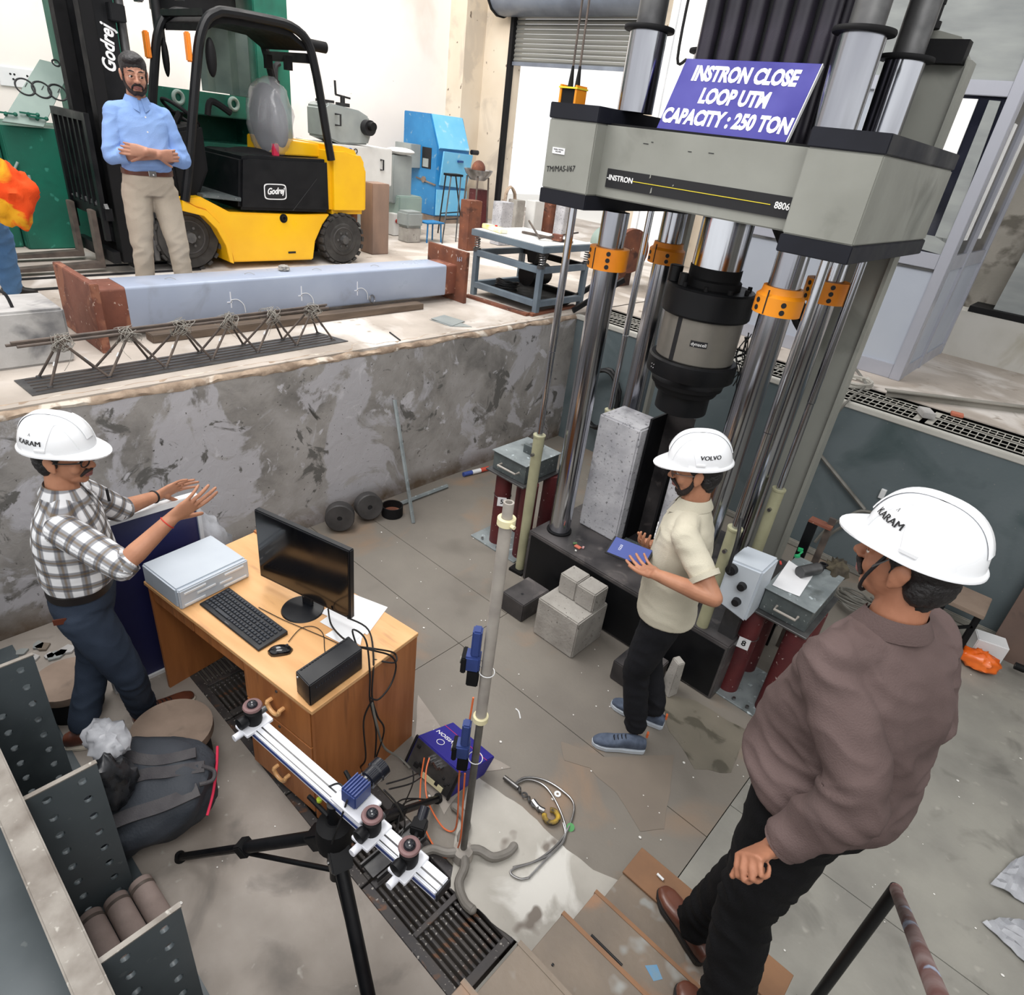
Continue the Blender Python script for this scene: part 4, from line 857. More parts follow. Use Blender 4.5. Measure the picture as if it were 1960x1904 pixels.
part(rl, 'profile', MB().obox((RA + RB) / 2, ((RB - RA).length, .062, .04), Rm), K['alwhite'], bevel=.004)
part(rl, 'groove', MB().obox((RA + RB) / 2 + Vector((0, 0, .0205)), ((RB - RA).length, .005, .002), Rm).obox((RA + RB) / 2 + Vector((0, 0, .0205)) + sx * .022, ((RB - RA).length, .003, .002), Rm), K['steeld'])
part(rl, 'groove', MB().obox((RA + RB) / 2 + sx * .0315, ((RB - RA).length, .002, .014), Rm), K['camblue'])
part(rl, 'end_cap', MB().obox(RB + ax * .004, (.008, .062, .04), Rm), K['inkblack'], bevel=.002)
def rpt(x, y): return GZ(x, y, .95)
def head(p, label, knobdir=1, tall=.12):
    p = Vector(p); t = thing('ball_head', label, 'ball head', p, 0, 'ball heads on the camera rail')
    part(t, 'carriage', MB().obox(p + Vector((0, 0, -.002)), (.075, .11, .016), Rm), K['alwhite'], bevel=.003)
    part(t, 'clamp_knob', MB().cyl(p + sx * .055 + Vector((0, 0, -.01)), p + sx * .085 + Vector((0, 0, -.01)), .013, n=12), K['alwhite'])
    part(t, 'base', MB().lathe([(0, .006), (.026, .006), (.03, .02), (.03, .065), (.02, .075), (0, .075)], p, n=24), K['blackmat'])
    part(t, 'lock_knob', MB().lathe([(0, 0), (.021, 0), (.023, .01), (.023, .03), (0, .034)], p + sx * .03 + Vector((0, 0, .04)), sx, n=16), K['black'])
    part(t, 'collar', MB().torus(p + Vector((0, 0, .088)), (0, 0, 1), .026, .009, 24, 8), K['grip'])
    part(t, 'ball', MB().ell(p + Vector((0, 0, .092)), (.02, .02, .02), n=20, m=12), K['lens'])
    part(t, 'side_knob', MB().cyl(p - sx * .028 + Vector((0, 0, .035)), p - sx * .05 + Vector((0, 0, .035)), .012, n=12), K['steeld'])
    return t
head(rpt(487, 1383), 'ball head at the far end of the camera rail, over the desk drawers')
head(rpt(712, 1592), 'ball head near the middle of the camera rail')
head(rpt(782, 1652), 'ball head at the near end of the camera rail, above the floor grating')
cm_ = thing('camera', 'blue finned industrial camera with a black lens on the rail middle', 'camera', rpt(690, 1530))
c = rpt(682, 1540) + Vector((0, 0, .07)); ld = (GZ(735, 1490, 1.05) - GZ(690, 1535, 1.05)).normalized()
u_ = ld.cross(Vector((0, 0, 1))).normalized(); Rc = Matrix((ld, u_, u_.cross(ld))).transposed()
bc = part(cm_, 'body', MB().obox(c, (.075, .065, .06), Rc), K['camblue'], bevel=.004)
for k in range(6): part(bc, 'fin', MB().obox(c + u_ * (-.027 + .011 * k) + Vector((0, 0, .032)), (.07, .004, .01), Rc), K['camblue'])
part(cm_, 'lens', MB().lathe([(0, 0), (.024, 0), (.026, .01), (.033, .014), (.033, .05), (.038, .055), (.038, .085), (.03, .088), (.028, .08), (0, .08)], c + ld * .037, ld, n=32), K['lens'])
part(cm_, 'mount_plate', MB().obox(c - Vector((0, 0, .05)), (.14, .1, .014), Rm), K['alwhite'], bevel=.003)
part(cm_, 'foot', MB().obox(c - Vector((0, 0, .036)), (.05, .05, .02), Rc), K['blackmat'])
cc = thing('small_camera', 'small black camera head hanging behind the near ball head', 'camera', rpt(800, 1590))
p = GZ(802, 1582, .93); part(cc, 'body', MB().obox(p, (.05, .045, .045), .5), K['blackmat'], bevel=.004); part(cc, 'lens', MB().cyl(p, p + Vector((-.03, .05, .02)), .019, n=16), K['lens'])
part(cc, 'arm', MB().tube([p, GZ(786, 1630, .93)], .008, 6), K['blackmat'])
wires('camera_cables', 'thin black signal cables draped from the blue camera across the tripod head', 'cables', [
    [c - ld * .04, GZ(655, 1560, .93), GZ(640, 1600, .85), GZ(632, 1625, .75)], [GZ(735, 1512, .98), GZ(760, 1540, .8), GZ(775, 1580, .5), GZ(752, 1625, .5)],
    [GZ(740, 1500, .7), GZ(775, 1490, .5), GZ(800, 1480, .2)], [GZ(745, 1510, .6), GZ(785, 1500, .4), GZ(805, 1488, .2)], [GZ(752, 1612, .6), GZ(765, 1560, .3), GZ(790, 1500, .12), GZ(790, 1475, .1)],
    [GZ(630, 1505, .95), GZ(650, 1500, 1.0), GZ(668, 1522, .99)], [GZ(740, 1560, .5), GZ(770, 1530, .3), GZ(820, 1530, .12)], [GZ(760, 1630, .5), GZ(768, 1545, .35), GZ(800, 1528, .12)]], .0035, K['cable'])
# pole with lights
PB = GZ(885, 1640, 0); PB.z = 0
pl = thing('lamp_pole', 'tall grey plastic pole on a cast four-armed base in front of the desk', 'pole', PB)
part(pl, 'lower_tube', MB().cyl(PB + Vector((0, 0, .03)), PB + Vector((0, 0, .93)), .0155, n=20), mat('pole_dark', (104, 102, 98), (84, 82, 78), 8, .5, .2))
part(pl, 'upper_tube', MB().cyl(PB + Vector((0, 0, .93)), PB + Vector((0, 0, 1.86)), .022, n=20), K['pvc'])
part(pl, 'top_tube', MB().ring(PB + Vector((0, 0, 1.86)), (0, 0, 1), .018, .012, .07, 20), K['pvc'])
for zz in (.925, 1.845): part(pl, 'collar', MB().ring(PB + Vector((0, 0, zz)), (0, 0, 1), .031, .018, .028, 24), K['creamcap'], bevel=.002)
part(pl, 'collar_bolt', MB().cyl(PB + Vector((.03, -.01, 1.858)), PB + Vector((.045, -.01, 1.858)), .007, n=8), K['creamcap'])
for k in range(4):
    a = k * PI / 2 + .75; d = Vector((math.cos(a), math.sin(a), 0)); s = Vector((-d.y, d.x, 0))
    P = [PB + Vector((0, 0, .05)), PB + d * .07 + s * .012 + Vector((0, 0, .045)), PB + d * .14 - s * .01 + Vector((0, 0, .03)), PB + d * .21 + s * .02 + Vector((0, 0, .022)), PB + d * .24 + s * .055 + Vector((0, 0, .02))]
    part(pl, 'base_arm', MB().tube(P, .021, 10, 4).ell(P[-1], (.022, .022, .018), n=12, m=8), mat('cast_grey%d' % k, (132, 128, 122), (112, 108, 102), 8, .6))
part(pl, 'base_hub', MB().lathe([(0, .01), (.05, .01), (.045, .06), (.025, .075), (0, .075)], PB, n=20), K['pvc'])
tocam = Vector((-.8, -.6, 0)).normalized(); tside = Vector((.6, -.8, 0))
for zc, lab in ((1.22, 'upper blue and black lamp unit strapped to the plastic pole'), (.73, 'lower blue and black lamp unit strapped to the plastic pole')):
    b = PB + tocam * .05 + Vector((0, 0, zc)); Rr = Matrix((tocam, tside, Vector((0, 0, 1)))).transposed()
    t = thing('pole_lamp', lab, 'lamp', b, 0, 'lamp units on the plastic pole')
    part(t, 'heat_sink', MB().obox(b + Vector((0, 0, .11)), (.035, .045, .12), Rr), K['camblue'], bevel=.006)
    part(t, 'housing', MB().obox(b + tocam * .008 + Vector((0, 0, .015)), (.06, .058, .07), Rr), K['camblue'], bevel=.006)
    part(t, 'bezel', MB().obox(b + tocam * .038 + Vector((0, 0, .01)), (.02, .07, .075), Rr), K['blackmat'], bevel=.004)
    part(t, 'lens', MB().cyl(b + tocam * .048 + Vector((0, 0, .012)), b + tocam * .053 + Vector((0, 0, .012)), .016, n=20), K['dynplate'])
    part(t, 'lower_box', MB().obox(b + tocam * .0 + Vector((0, 0, -.06)), (.045, .045, .08), Rr), K['blackmat'], bevel=.004)
    part(t, 'cable_tie', MB().torus(PB + Vector((0, 0, zc - .03)), (.1, 0, 1), .03, .002, 16, 5), K['white'])
wires('orange_cable', 'orange fibre cables hanging from the pole lamps to the blue electronics box', 'cable', [
    [GZ(906, 1335, 1.03), GZ(895, 1400, .8), GZ(880, 1470, .45), GZ(876, 1560, .15), GZ(868, 1590, .02), GZ(845, 1580, .02), GZ(818, 1530, .1), GZ(815, 1480, .16), GZ(822, 1450, .2)],
    [GZ(890, 1480, .6), GZ(886, 1540, .4), GZ(882, 1600, .2), GZ(872, 1630, .02), GZ(850, 1640, .02), GZ(825, 1610, .02), GZ(806, 1560, .05), GZ(805, 1500, .1), GZ(812, 1450, .2)]], .004, K['cableorange'])
# blue electronics box
bx = thing('electronics_box', 'blue electronics box with metal connector panel tilted on the floor by the pole', 'electronics box', (-1.5, 1.6, 0))
A, B = Vector((-1.685, 1.487, .015)), Vector((-1.378, 1.512, .015)); A2, B2 = Vector((-1.667, 1.55, .2)), Vector((-1.353, 1.559, .2)); C2, D2 = Vector((-1.65, 1.79, .13)), Vector((-1.34, 1.80, .13)); C0, D0 = Vector((-1.668, 1.75, .0)), Vector((-1.362, 1.76, .0))
part(bx, 'shell', MB().hexa([A, B, D0, C0], [A2, B2, D2, C2]), K['navy'], bevel=.004)
ux = (B - A).normalized(); uy = (A2 - A).normalized(); un = ux.cross(uy).normalized()
def fp(u, v, h=0): return A.lerp(B, u).lerp(A2.lerp(B2, u), v) + un * h
fr = part(bx, 'connector_panel', MB().prism([fp(.03, .04), fp(.97, .04), fp(.97, .96), fp(.03, .96)], un * .003), K['steeld'])
for u in (0, 1): part(bx, 'corner_trim', MB().bar(fp(u, .0, .002), fp(u, 1, .002), .012, .012, un), K['inkblack'])
for u, v, s in ((.12, .78, .02), (.3, .35, .026), (.22, .25, .03), (.78, .5, .012), (.85, .35, .012), (.9, .45, .01), (.7, .2, .02)): part(fr, 'socket', MB().obox(fp(u, v, .006), (s, s, .01), Matrix((ux, uy, un)).transposed()), K['inkblack'], bevel=.001)
for k in range(7): part(fr, 'connector', MB().cyl(fp(.40 + .045 * k, .78 - .03 * (k % 3), .003), fp(.40 + .045 * k, .78 - .03 * (k % 3), .03), .008, n=10), K['steel'])
part(fr, 'card', MB().obox(fp(.62, .14, .006), (.14, .03, .006), Matrix((ux, uy, un)).transposed()), K['creamcap'])
tu = ux; tv = (C2 - A2).normalized(); tn = tu.cross(tv).normalized(); tc_ = A2.lerp(B2, .3).lerp(C2.lerp(D2, .3), .5)
part(bx, 'lettering', letters('LAVISION', tc_ + tn * .001, -tu, -tv, .036, .0006, .0003), K['whiteletter'])
part(bx, 'emblem', MB().ring(tc_ + tv * -.055 + tn * .0005, tn, .022, .019, .001, 20), K['whiteletter'])
part(bx, 'red_stripe', MB().bar(A2.lerp(C2, .75) + tn * .001, B2.lerp(D2, .75) + tn * .001, .002, .001), K['pink'])
# sling with hook
sl = thing('wire_sling', 'steel wire rope sling lying in loops on the floor beside the pole', 'sling', GZ(1050, 1580, 0))
def fpts(l, zz=.012): return [GZ(x, y, zz) for x, y in l]
for l in ([(985, 1500), (1005, 1488), (1040, 1492), (1075, 1512), (1098, 1538), (1092, 1575), (1070, 1612), (1030, 1645), (985, 1662), (978, 1672), (995, 1682), (1012, 1680)], [(985, 1502), (1010, 1492), (1040, 1502), (1062, 1530), (1080, 1572), (1082, 1600), (1060, 1630), (1020, 1650), (982, 1660)], [(1012, 1680), (1040, 1650), (1080, 1608), (1078, 1575)]):
    part(sl, 'rope', MB().tube(fpts(l), .0055, 8, 6), K['steel'])
part(sl, 'ferrule', MB().cyl(GZ(965, 1487, .02), GZ(992, 1508, .02), .012, n=12), K['steel'])
hk = thing('lifting_hook', 'yellow and black lifting hook with short chain lying in the sling', 'hook', GZ(1045, 1560, 0))
for k in range(5):
    p = Vector(fpts([(995 + k * 9, 1512 + k * 9)], .016)[0]); part(hk, 'chain_link', MB().torus(p, (0, .2, 1) if k % 2 else (.7, .5, .3), .014, .005, 14, 6), K['steeld'])
part(hk, 'shackle', MB().tube(fpts([(1020, 1532), (1030, 1545), (1042, 1552)], .02), .014), K['steel'])
hc = GZ(1055, 1562, .02); part(hk, 'hook_body', MB().tube([hc + Vector((.035 * math.cos(a), .035 * math.sin(a), 0)) for a in [2.4 - i * .5 for i in range(11)]], .013, 10, 3), mat('hook_paint', (196, 160, 50), (52, 46, 40), 22, .6))
solo('steel_washer', 'white plastic ring lying inside the sling loop', 'washer', MB().ring(GZ(1067, 1520, .001), (0, 0, 1), .018, .007, .005, 18), K['white'])
solo('green_token', 'small green plastic disc on the floor beside the sling', 'disc', MB().cyl(GZ(1092, 1583, 0), GZ(1092, 1583, .012), .02, n=14), mat('greencap', (70, 150, 80), None, 3, .5))
solo('white_scrap', 'narrow white scrap on the floor between pole and grey sneakers', 'scrap', MB().tube([GZ(987, 1356, .004), GZ(993, 1362, .004), GZ(996, 1375, .004)], .004, 5), K['white'])
# concrete cubes and black feet
bb = GZ(1095, 1262)
solo('concrete_block', 'large grey concrete cube on the floor in front of the machine base', 'concrete block', MB().box(-1.93, -1.59, 2.80, 3.13, 0, .30), K['cube'], (-1.76, 2.96, 0), bevel=.008)
y = 2.955
solo('concrete_cube', 'left small concrete cube on top of the large block', 'concrete cube', MB().box(-1.895, -1.752, y, y + .15, .30, .455), K['cube'], (-1.82, y, .3), 'small cubes on the big block', bevel=.008)
solo('concrete_cube', 'right small concrete cube on top of the large block', 'concrete cube', MB().box(-1.749, -1.60, y - .005, y + .15, .30, .45), K['cube'], (-1.67, y, .3), 'small cubes on the big block', bevel=.008)
for x0, x1, y0, y1, lab in ((-2.25, -2.045, 2.81, 3.09, 'black steel block on the floor left of the concrete cube'), (-1.325, -1.08, 2.86, 3.14, 'black steel block on the floor behind the grey sneakers')):
    t = thing('steel_block', lab, 'steel block', ((x0 + x1) / 2, y0, 0), 0, 'black blocks at the machine base'); part(t, 'body', MB().box(x0, x1, y0, y1, 0, .15), K['blackplate'], bevel=.006)
    part(t, 'drilled_hole', MB().cyl((x0 + .11, y0 + .09, .150), (x0 + .11, y0 + .09, .1512), .011, n=14), K['inkblack'])
solo('concrete_block', 'low grey concrete piece on the floor behind the dark trousers', 'concrete block', MB().hexa([(-1.06, 3.05, 0), (-.97, 3.0, 0), (-.95, 3.08, 0), (-1.04, 3.12, 0)], [(-1.04, 3.06, .26), (-.98, 3.03, .26), (-.96, 3.08, .26), (-1.02, 3.11, .26)]), K['cube'], bevel=.005)
# pipe stands with steel boxes
def stand(xs, y, bx0, bx1, by0, by1, bh, lab, num, side):
    t = thing('accumulator_stand', lab, 'stand', ((bx0 + bx1) / 2, y, 0), 0, 'red pipe stands with steel boxes')
    part(t, 'floor_plate', MB().box(bx0 - .12 if side < 0 else bx0 - .22, bx1 + .04, y - .12, y + .32, 0, .012), K['zinc'], bevel=.002)
    for j, yy in enumerate((y, y + .27)):
        for x in xs:
            pp_ = part(t, 'pipe', MB().cyl((x, yy, .012), (x, yy, .665), .066, n=28), K['maroon'])
            if j == 0 and x == xs[0]:
                n_ = Vector((-x, -yy, 0)).normalized(); c_ = Vector((x, yy, .42)) + n_ * .068; ss = Vector((-n_.y, n_.x, 0))
                lb = part(pp_, 'number_label', MB().prism([c_ - ss * .035 + Vector((0, 0, -.04)), c_ + ss * .035 + Vector((0, 0, -.04)), c_ + ss * .035 + Vector((0, 0, .04)), c_ - ss * .035 + Vector((0, 0, .04))], n_ * .001), K['paper'])
                part(pp_, 'lettering', letters(num, c_ + n_ * .002, ss, (0, 0, 1), .055, .0006, .001), K['inkblack'])
    for x in xs:
        for dx in (-.085, .085): part(t, 'bolt', MB().cyl((x + dx, y - .09, .012), (x + dx, y - .09, .03), .011, n=6), K['steel'])
    part(t, 'top_plate', MB().box(bx0 - .03, bx1 + .03, by0 - .04, by1 + .03, .668, .682), K['steeld'], bevel=.002)
    part(t, 'wire_tie', MB().torus((xs[0], y, .45), (.05, 0, 1), .068, .003, 24, 5), K['steel'])
    bo = thing('steel_box', 'zinc steel box with a front grab handle on the ' + ('left' if side < 0 else 'right') + ' red pipe stand', 'box', ((bx0 + bx1) / 2, by0, .682), 0, 'steel boxes on the pipe stands')
    part(bo, 'body', MB().box(bx0, bx1, by0, by1, .683, .683 + bh), K['zincdk'], bevel=.003)
    part(bo, 'lid', MB().box(bx0 - .012, bx1 + .012, by0 - .012, by1 + .012, .684 + bh, .690 + bh), K['zinc'], bevel=.001)
    zc = .683 + bh * .5; xa, xb = bx0 + .09, bx1 - .06
    part(bo, 'handle', MB().tube([(xa, by0, zc), (xa, by0 - .045, zc - .0), (xb, by0 - .045, zc), (xb, by0, zc)], .008, 8, smooth=False), K['pvc'])
    return .690 + bh
hL = stand((-2.86, -2.60), 3.41, -2.93, -2.60, 3.33, 3.72, .15, 'left red pipe stand marked 5 beside the machine', '5', -1)
hR = stand((-.76, -.50), 3.40, -.745, -.47, 3.36, 3.85, .15, 'right red pipe stand marked 8 in front of the blue pit wall', '8', 1)
mo = thing('valve_motor', 'grey motor with square end lying on the left steel box', 'motor', (-2.75, 3.55, hL))
part(mo, 'barrel', MB().cyl((-2.74, 3.52, hL + .035), (-2.74, 3.65, hL + .035), .034, n=20), K['steeld']); part(mo, 'end_block', MB().box(-2.78, -2.70, 3.49, 3.52, hL, hL + .07), K['zincdk'], bevel=.003)
mo = thing('valve_motor', 'grey cylinder motor lying on the right steel box beside the paper', 'motor', (-.62, 3.72, hR))
part(mo, 'barrel', MB().cyl((-.66, 3.62, hR + .036), (-.60, 3.76, hR + .036), .036, n=24), K['steeld']); part(mo, 'end_ring', MB().cyl((-.60, 3.76, hR + .036), (-.596, 3.775, hR + .036), .03, n=20), K['inkblack'])
P = [GZ(x, y, hR + .003) for x, y in ((1478, 1120), (1510, 1073), (1556, 1102), (1530, 1142))]
solo('paper_sheet', 'white curled paper sheet on the lid of the right steel box', 'paper', MB().sheet([[P[0].lerp(P[3], i / 4).lerp(P[1].lerp(P[2], i / 4), j / 4) + Vector((0, 0, .01 * (i / 4 - .5) ** 2)) for j in range(5)] for i in range(5)], .0008, (0, 0, 1)), K['paper'])
solo('tape_roll', 'roll of black and white tape on the right steel box', 'tape', MB().ring(GZ(1574, 1085, hR), (0, 0, 1), .024, .016, .024, 20), K['inkblack'])
solo('green_connector', 'green connector pieces on the right steel box', 'connector', MB().obox(GZ(1532, 1052, hR + .01), (.03, .02, .02), .4).obox(GZ(1526, 1064, hR + .01), (.03, .018, .016), 1).cyl(GZ(1536, 1056, hR + .01), GZ(1526, 1064, hR + .01), .006, n=8), mat('greenplug', (50, 170, 110), None, 3, .4))
solo('red_clip', 'small red clip on the lid of the right steel box', 'clip', MB().obox(GZ(1494, 1077, hR + .006), (.012, .035, .01), .5), mat('redclip', (200, 70, 60), None, 3, .5), bevel=.002)
lump('work_gloves', 'crumpled brown work gloves behind the right steel box', 'gloves', GZ(1600, 1090, .82), (.07, .13, .05), mat('glove', (92, 84, 66), (60, 54, 46), 12, .9), 6, .5, 8, False)
# chequered vertical rail plates and bracket behind right stand
rk = thing('angle_bracket', 'dark steel angle uprights behind the right pipe stand', 'steel bracket', (-.8, 3.95, 0))
part(rk, 'upright', MB().box(-.80, -.74, 4.0, 4.02, .0, 1.02), K['black']); part(rk, 'upright', MB().box(-.70, -.66, 4.05, 4.07, .0, 1.08), K['rebar']); part(rk, 'head_plate', MB().box(-.80, -.66, 4.0, 4.07, 1.02, 1.035), K['beamrust'])
# cables against the blue wall
wires('conduit', 'grey pipe leaning against the blue pit wall', 'pipe', [[GY(1553, 850, 5.5), GY(1655, 975, 5.5)]], .016, K['cablegrey'])
wires('grey_hoses', 'two grey hoses arching along the blue pit wall', 'hoses', [[GY(1560, 1037, 5.45), GY(1585, 1010, 5.45), GY(1620, 990, 5.45), GY(1655, 978, 5.47), GY(1720, 1000, 5.47)], [GY(1570, 1043, 5.45), GY(1595, 1018, 5.45), GY(1630, 1000, 5.45), GY(1665, 995, 5.47), GY(1710, 1040, 5.47)]], .014, K['cablegrey'])
wires('trench_cables', 'grey cable running over the pit kerb and down the blue wall', 'cable', [[GZ(1625, 690, 1.43), GZ(1655, 730, 1.42), GZ(1650, 745, 1.42), GY(1620, 770, 5.52), GY(1580, 820, 5.52), GY(1562, 860, 5.52)]], .011, K['cablegrey'])
loops('cable_loop', 'coils of grey cable lying on the white trench covers', 'cable', GZ(1630, 728, FZ + .03), .16, .04, .011, K['gratewhite'], (0, 0, 1), 1, 3, 4)
loops('cable_loop', 'heap of grey cable on the floor behind the right stand', 'cable', GZ(1640, 1150, .1), .15, .1, .010, K['cablegrey'], (0, .3, 1), 1, 11, 5)
solo('wall_clip', 'small white clip on the blue pit wall above the large helmet', 'clip', MB().box(GY(1702, 918, 5.54).x - .02, GY(1702, 918, 5.54).x + .02, 5.52, 5.548, .73, .81), K['white'], bevel=.003)
# stool, orange bag, box, tripod legs at right
st = thing('wooden_stool', 'dark small stool against the blue wall behind the brown-shirted man', 'stool', (.22, 5.15, 0))
part(st, 'seat', MB().box(.02, .30, 4.98, 5.3, .39, .42), K['disc'], bevel=.004)
for x in (.04, .26):
    for yy in (5.0, 5.26): part(st, 'leg', MB().box(x, x + .03, yy, yy + .03, 0, .389), K['blackmat'])
part(st, 'stretcher', MB().bar((.05, 5.01, .12), (.27, 5.01, .3), .02, .02), K['blackmat'])
solo('white_box', 'white small carton on the floor under the stool', 'carton', MB().obox((.42, 5.23, .08), (.2, .14, .16), .3), K['white'], bevel=.006)
lump('orange_bag', 'crumpled orange plastic bag beside the stool', 'plastic bag', (.40, 5.03, .065), (.13, .09, .07), K['orangebag'], 4, .3, 7)
sp_ = thing('folded_tripod', 'chrome folded tripod lying beside the orange bag', 'tripod', (.8, 5.2, .1))
part(sp_, 'tube', MB().cyl((.60, 5.12, .1), (1.3, 5.2, .12), .014, n=14), K['chrome']); part(sp_, 'collar', MB().cyl((.60, 5.12, .1), (.66, 5.127, .1), .026, n=12), K['blackmat'])
part(sp_, 'leg', MB().cyl((.80, 5.14, .1), (.80, 4.9, .012), .009, n=10), K['blackmat']); part(sp_, 'joint', MB().cyl((.76, 5.135, .1), (.80, 5.14, .1), .02, n=12), K['blackmat'])
part(sp_, 'foot', MB().obox((.80, 4.89, .014), (.03, .05, .026)), K['blackmat'])
rp = GZ(1883, 1253); solo('rusty_plate', 'large rusty brown steel plate leaning on the blue wall at the right edge', 'steel plate', MB().hexa([(rp.x, 5.30, 0), (2.0, 5.30, 0), (2.0, 5.33, 0), (rp.x, 5.33, 0)], [(rp.x, 5.50, .92), (2.0, 5.50, .92), (2.0, 5.53, .92), (rp.x, 5.53, .92)]), mat('brownplate', (104, 84, 74), (88, 72, 66), 2.5, .7, c3=(74, 62, 58), s3=3), (rp.x, 5.3, 0))
# plastic sheets lower right
for k, q in enumerate((((1895, 1692), (1935, 1650), (1985, 1625), (1990, 1745)), ((1880, 1765), (1925, 1757), (1985, 1765), (1990, 1870)))):
    P = [GZ(x, y, .012) for x, y in q]; gr = [[P[0].lerp(P[1], i / 8).lerp(P[3].lerp(P[2], i / 8), j / 8) + Vector((0, 0, .05 * abs(noise.noise(Vector((i * .5, j * .6, k * 5)))))) for j in range(9)] for i in range(9)]
    solo('plastic_sheet', ('upper crumpled clear plastic sheet on the floor at the right edge', 'lower crumpled clear plastic sheet on the floor in the right corner')[k], 'plastic sheet', MB().sheet(gr, .003, (0, 0, 1)), K['plasticbag'], ang=25)
# things by the left wall
def wheel(c, ax, r, h, lab):
    t = thing('steel_disc', lab, 'steel disc', (c[0], c[1], 0), 0, 'dark discs along the pit wall'); ax = Vector(ax).normalized(); c = Vector(c)
    part(t, 'disc', MB().lathe([(.02, 0), (r - .008, 0), (r, .008), (r, h - .008), (r - .008, h), (.02, h), (.02, 0)], c, ax, n=32, cap=False), K['rim'], ang=30)
    part(t, 'hub_hole', MB().cyl(c + ax * .01, c + ax * (h - .01), .021, n=16), K['inkblack']); return t
wheel((-3.80, 2.53, .125), (.75, -.55, .12), .115, .10, 'left dark steel wheel leaning at the pit wall foot')
wheel((-3.80, 2.79, .125), (.85, -.3, .18), .112, .095, 'middle dark steel wheel leaning at the pit wall foot')
t = thing('steel_pan', 'open dark steel ring pan at the wall right of the two wheels', 'pan', (-3.70, 2.98, 0)); part(t, 'wall', MB().ring((-3.70, 2.98, .004), (0, 0, 1), .09, .08, .09, 28), K['blackmat']); part(t, 'bottom', MB().cyl((-3.70, 2.98, .003), (-3.70, 2.98, .03), .079, n=28), K['rust'])
a = Vector((-3.49, 3.04, 0)); b = GX(755, 765, PX + .03); wires('leaning_pipe', 'thin zinc pipe leaning on the stained pit wall', 'pipe', [[a, b]], .017, K['zinc'])
wires('floor_pipe', 'zinc pipe lying on the floor along the pit wall', 'pipe', [[GZ(758, 967, .02), GZ(856, 930, .02)]], .019, K['zinc'])
t = thing('striped_tube', 'blue, white and red tube lying at the wall beside the left stand', 'tube', GZ(912, 902, .02)); p0, p1 = GZ(887, 908, .025), GZ(935, 896, .025)
for k, m in enumerate((mat('tubeblue', (60, 80, 150), None, 3, .4), K['white'], mat('tubered', (200, 80, 60), None, 3, .4))): part(t, 'section', MB().cyl(p0.lerp(p1, k / 3), p0.lerp(p1, (k + 1) / 3), .022, n=14), m)
# stair up to the camera
stx = thing('stair', 'brown worn steel stair rising at the bottom of the picture', 'stair', (-.15, 1.9, 0))
tr = [(.19, 1.49, 1.90), (.38, 1.233, 1.49), (.57, .965, 1.233), (.76, .70, .965), (.95, .43, .70)]
sx0, sx1 = -.51, .20
for k, (z, y0, y1) in enumerate(tr):
    tt = part(stx, 'tread', MB().box(sx0, sx1, y0 - .04, y1, z - .014, z), K['tread'], bevel=.002)
    if k == 0: part(tt, 'nosing_board', MB().box(sx0 - .004, sx1, 1.745, 1.905, z + .001, z + .014), K['treadedge'], bevel=.002)
    else: part(tt, 'nosing_strip', MB().box(sx0 - .003, sx1 + .003, y1 - .012, y1 + .004, z - .03, z + .003), K['treadedge'] if k < 3 else K['tread'])
    part(tt, 'bracket', MB().box(sx0 + .003, sx0 + .04, y0 - .02, y0 + .02, z - .05, z - .015), K['whitewash'])
    rn = random.Random(k)
    if k: 
        for q in range(2): part(tt, 'bolt_hole', MB().cyl((-.44 + rn.random() * .2, y0 + .06 + .05 * q, z), (-.44 + rn.random() * .05, y0 + .06 + .05 * q, z + .0008), .005, n=8), K['inkblack'])
        x = rn.uniform(-.45, 0); a = y1 - rn.uniform(.06, .12); part(tt, 'blue_paint_smear', MB().prism([(x, a, z + .0006), (x + .05, a - .02, z + .0006), (x + .07, a + .01, z + .0006), (x + .03, a + .035, z + .0006)], (0, 0, .0004)), mat('bluesmear%d' % k, (84, 138, 180), (110, 140, 160), 20, .6))
for x in (sx0 + .03, sx1 - .04): part(stx, 'stringer', MB().prism([(x, 1.60, 0), (x, 1.70, .08), (x, .0, 1.22), (x, -.2, 1.22), (x, -.2, .98), (x, 1.38, 0)], (.012, 0, 0)), K['rust'])
struct('floor_landing', MB().box(-.51, 1.2, -1.55, .10, FZ - .25, FZ - .19), K['tread'])
hr = thing('handrail', 'bent steel handrail beside the stair at the bottom right', 'handrail', (.3, 1.93, 0))
T0 = GX(1716, 1700, .3)
part(hr, 'post', MB().cyl((.3, T0.y, 0), (.3, T0.y, T0.z), .021, n=14), K['black'])
part(hr, 'rail', MB().tube([T0, (.3, T0.y - .012, T0.z + .002), GX(1795, 1904, .3), GX(1795, 1904, .3) + (GX(1795, 1904, .3) - T0) * .5], .019, 12, smooth=False), mat('railpaint', (140, 122, 120), (104, 70, 66), 9, .6, c4=(150, 160, 180), s4=12, t4=(.6, .66)))
part(hr, 'base_plate', MB().obox((.3, T0.y, .004), (.1, .1, .008)), K['blackmat'])
solo('cigarette_stub', 'tiny white stub on the lowest stair tread beside the brown shoe', 'stub', MB().cyl(GZ(1258, 1672, .212), GZ(1270, 1684, .212), .006, n=8), K['white'])
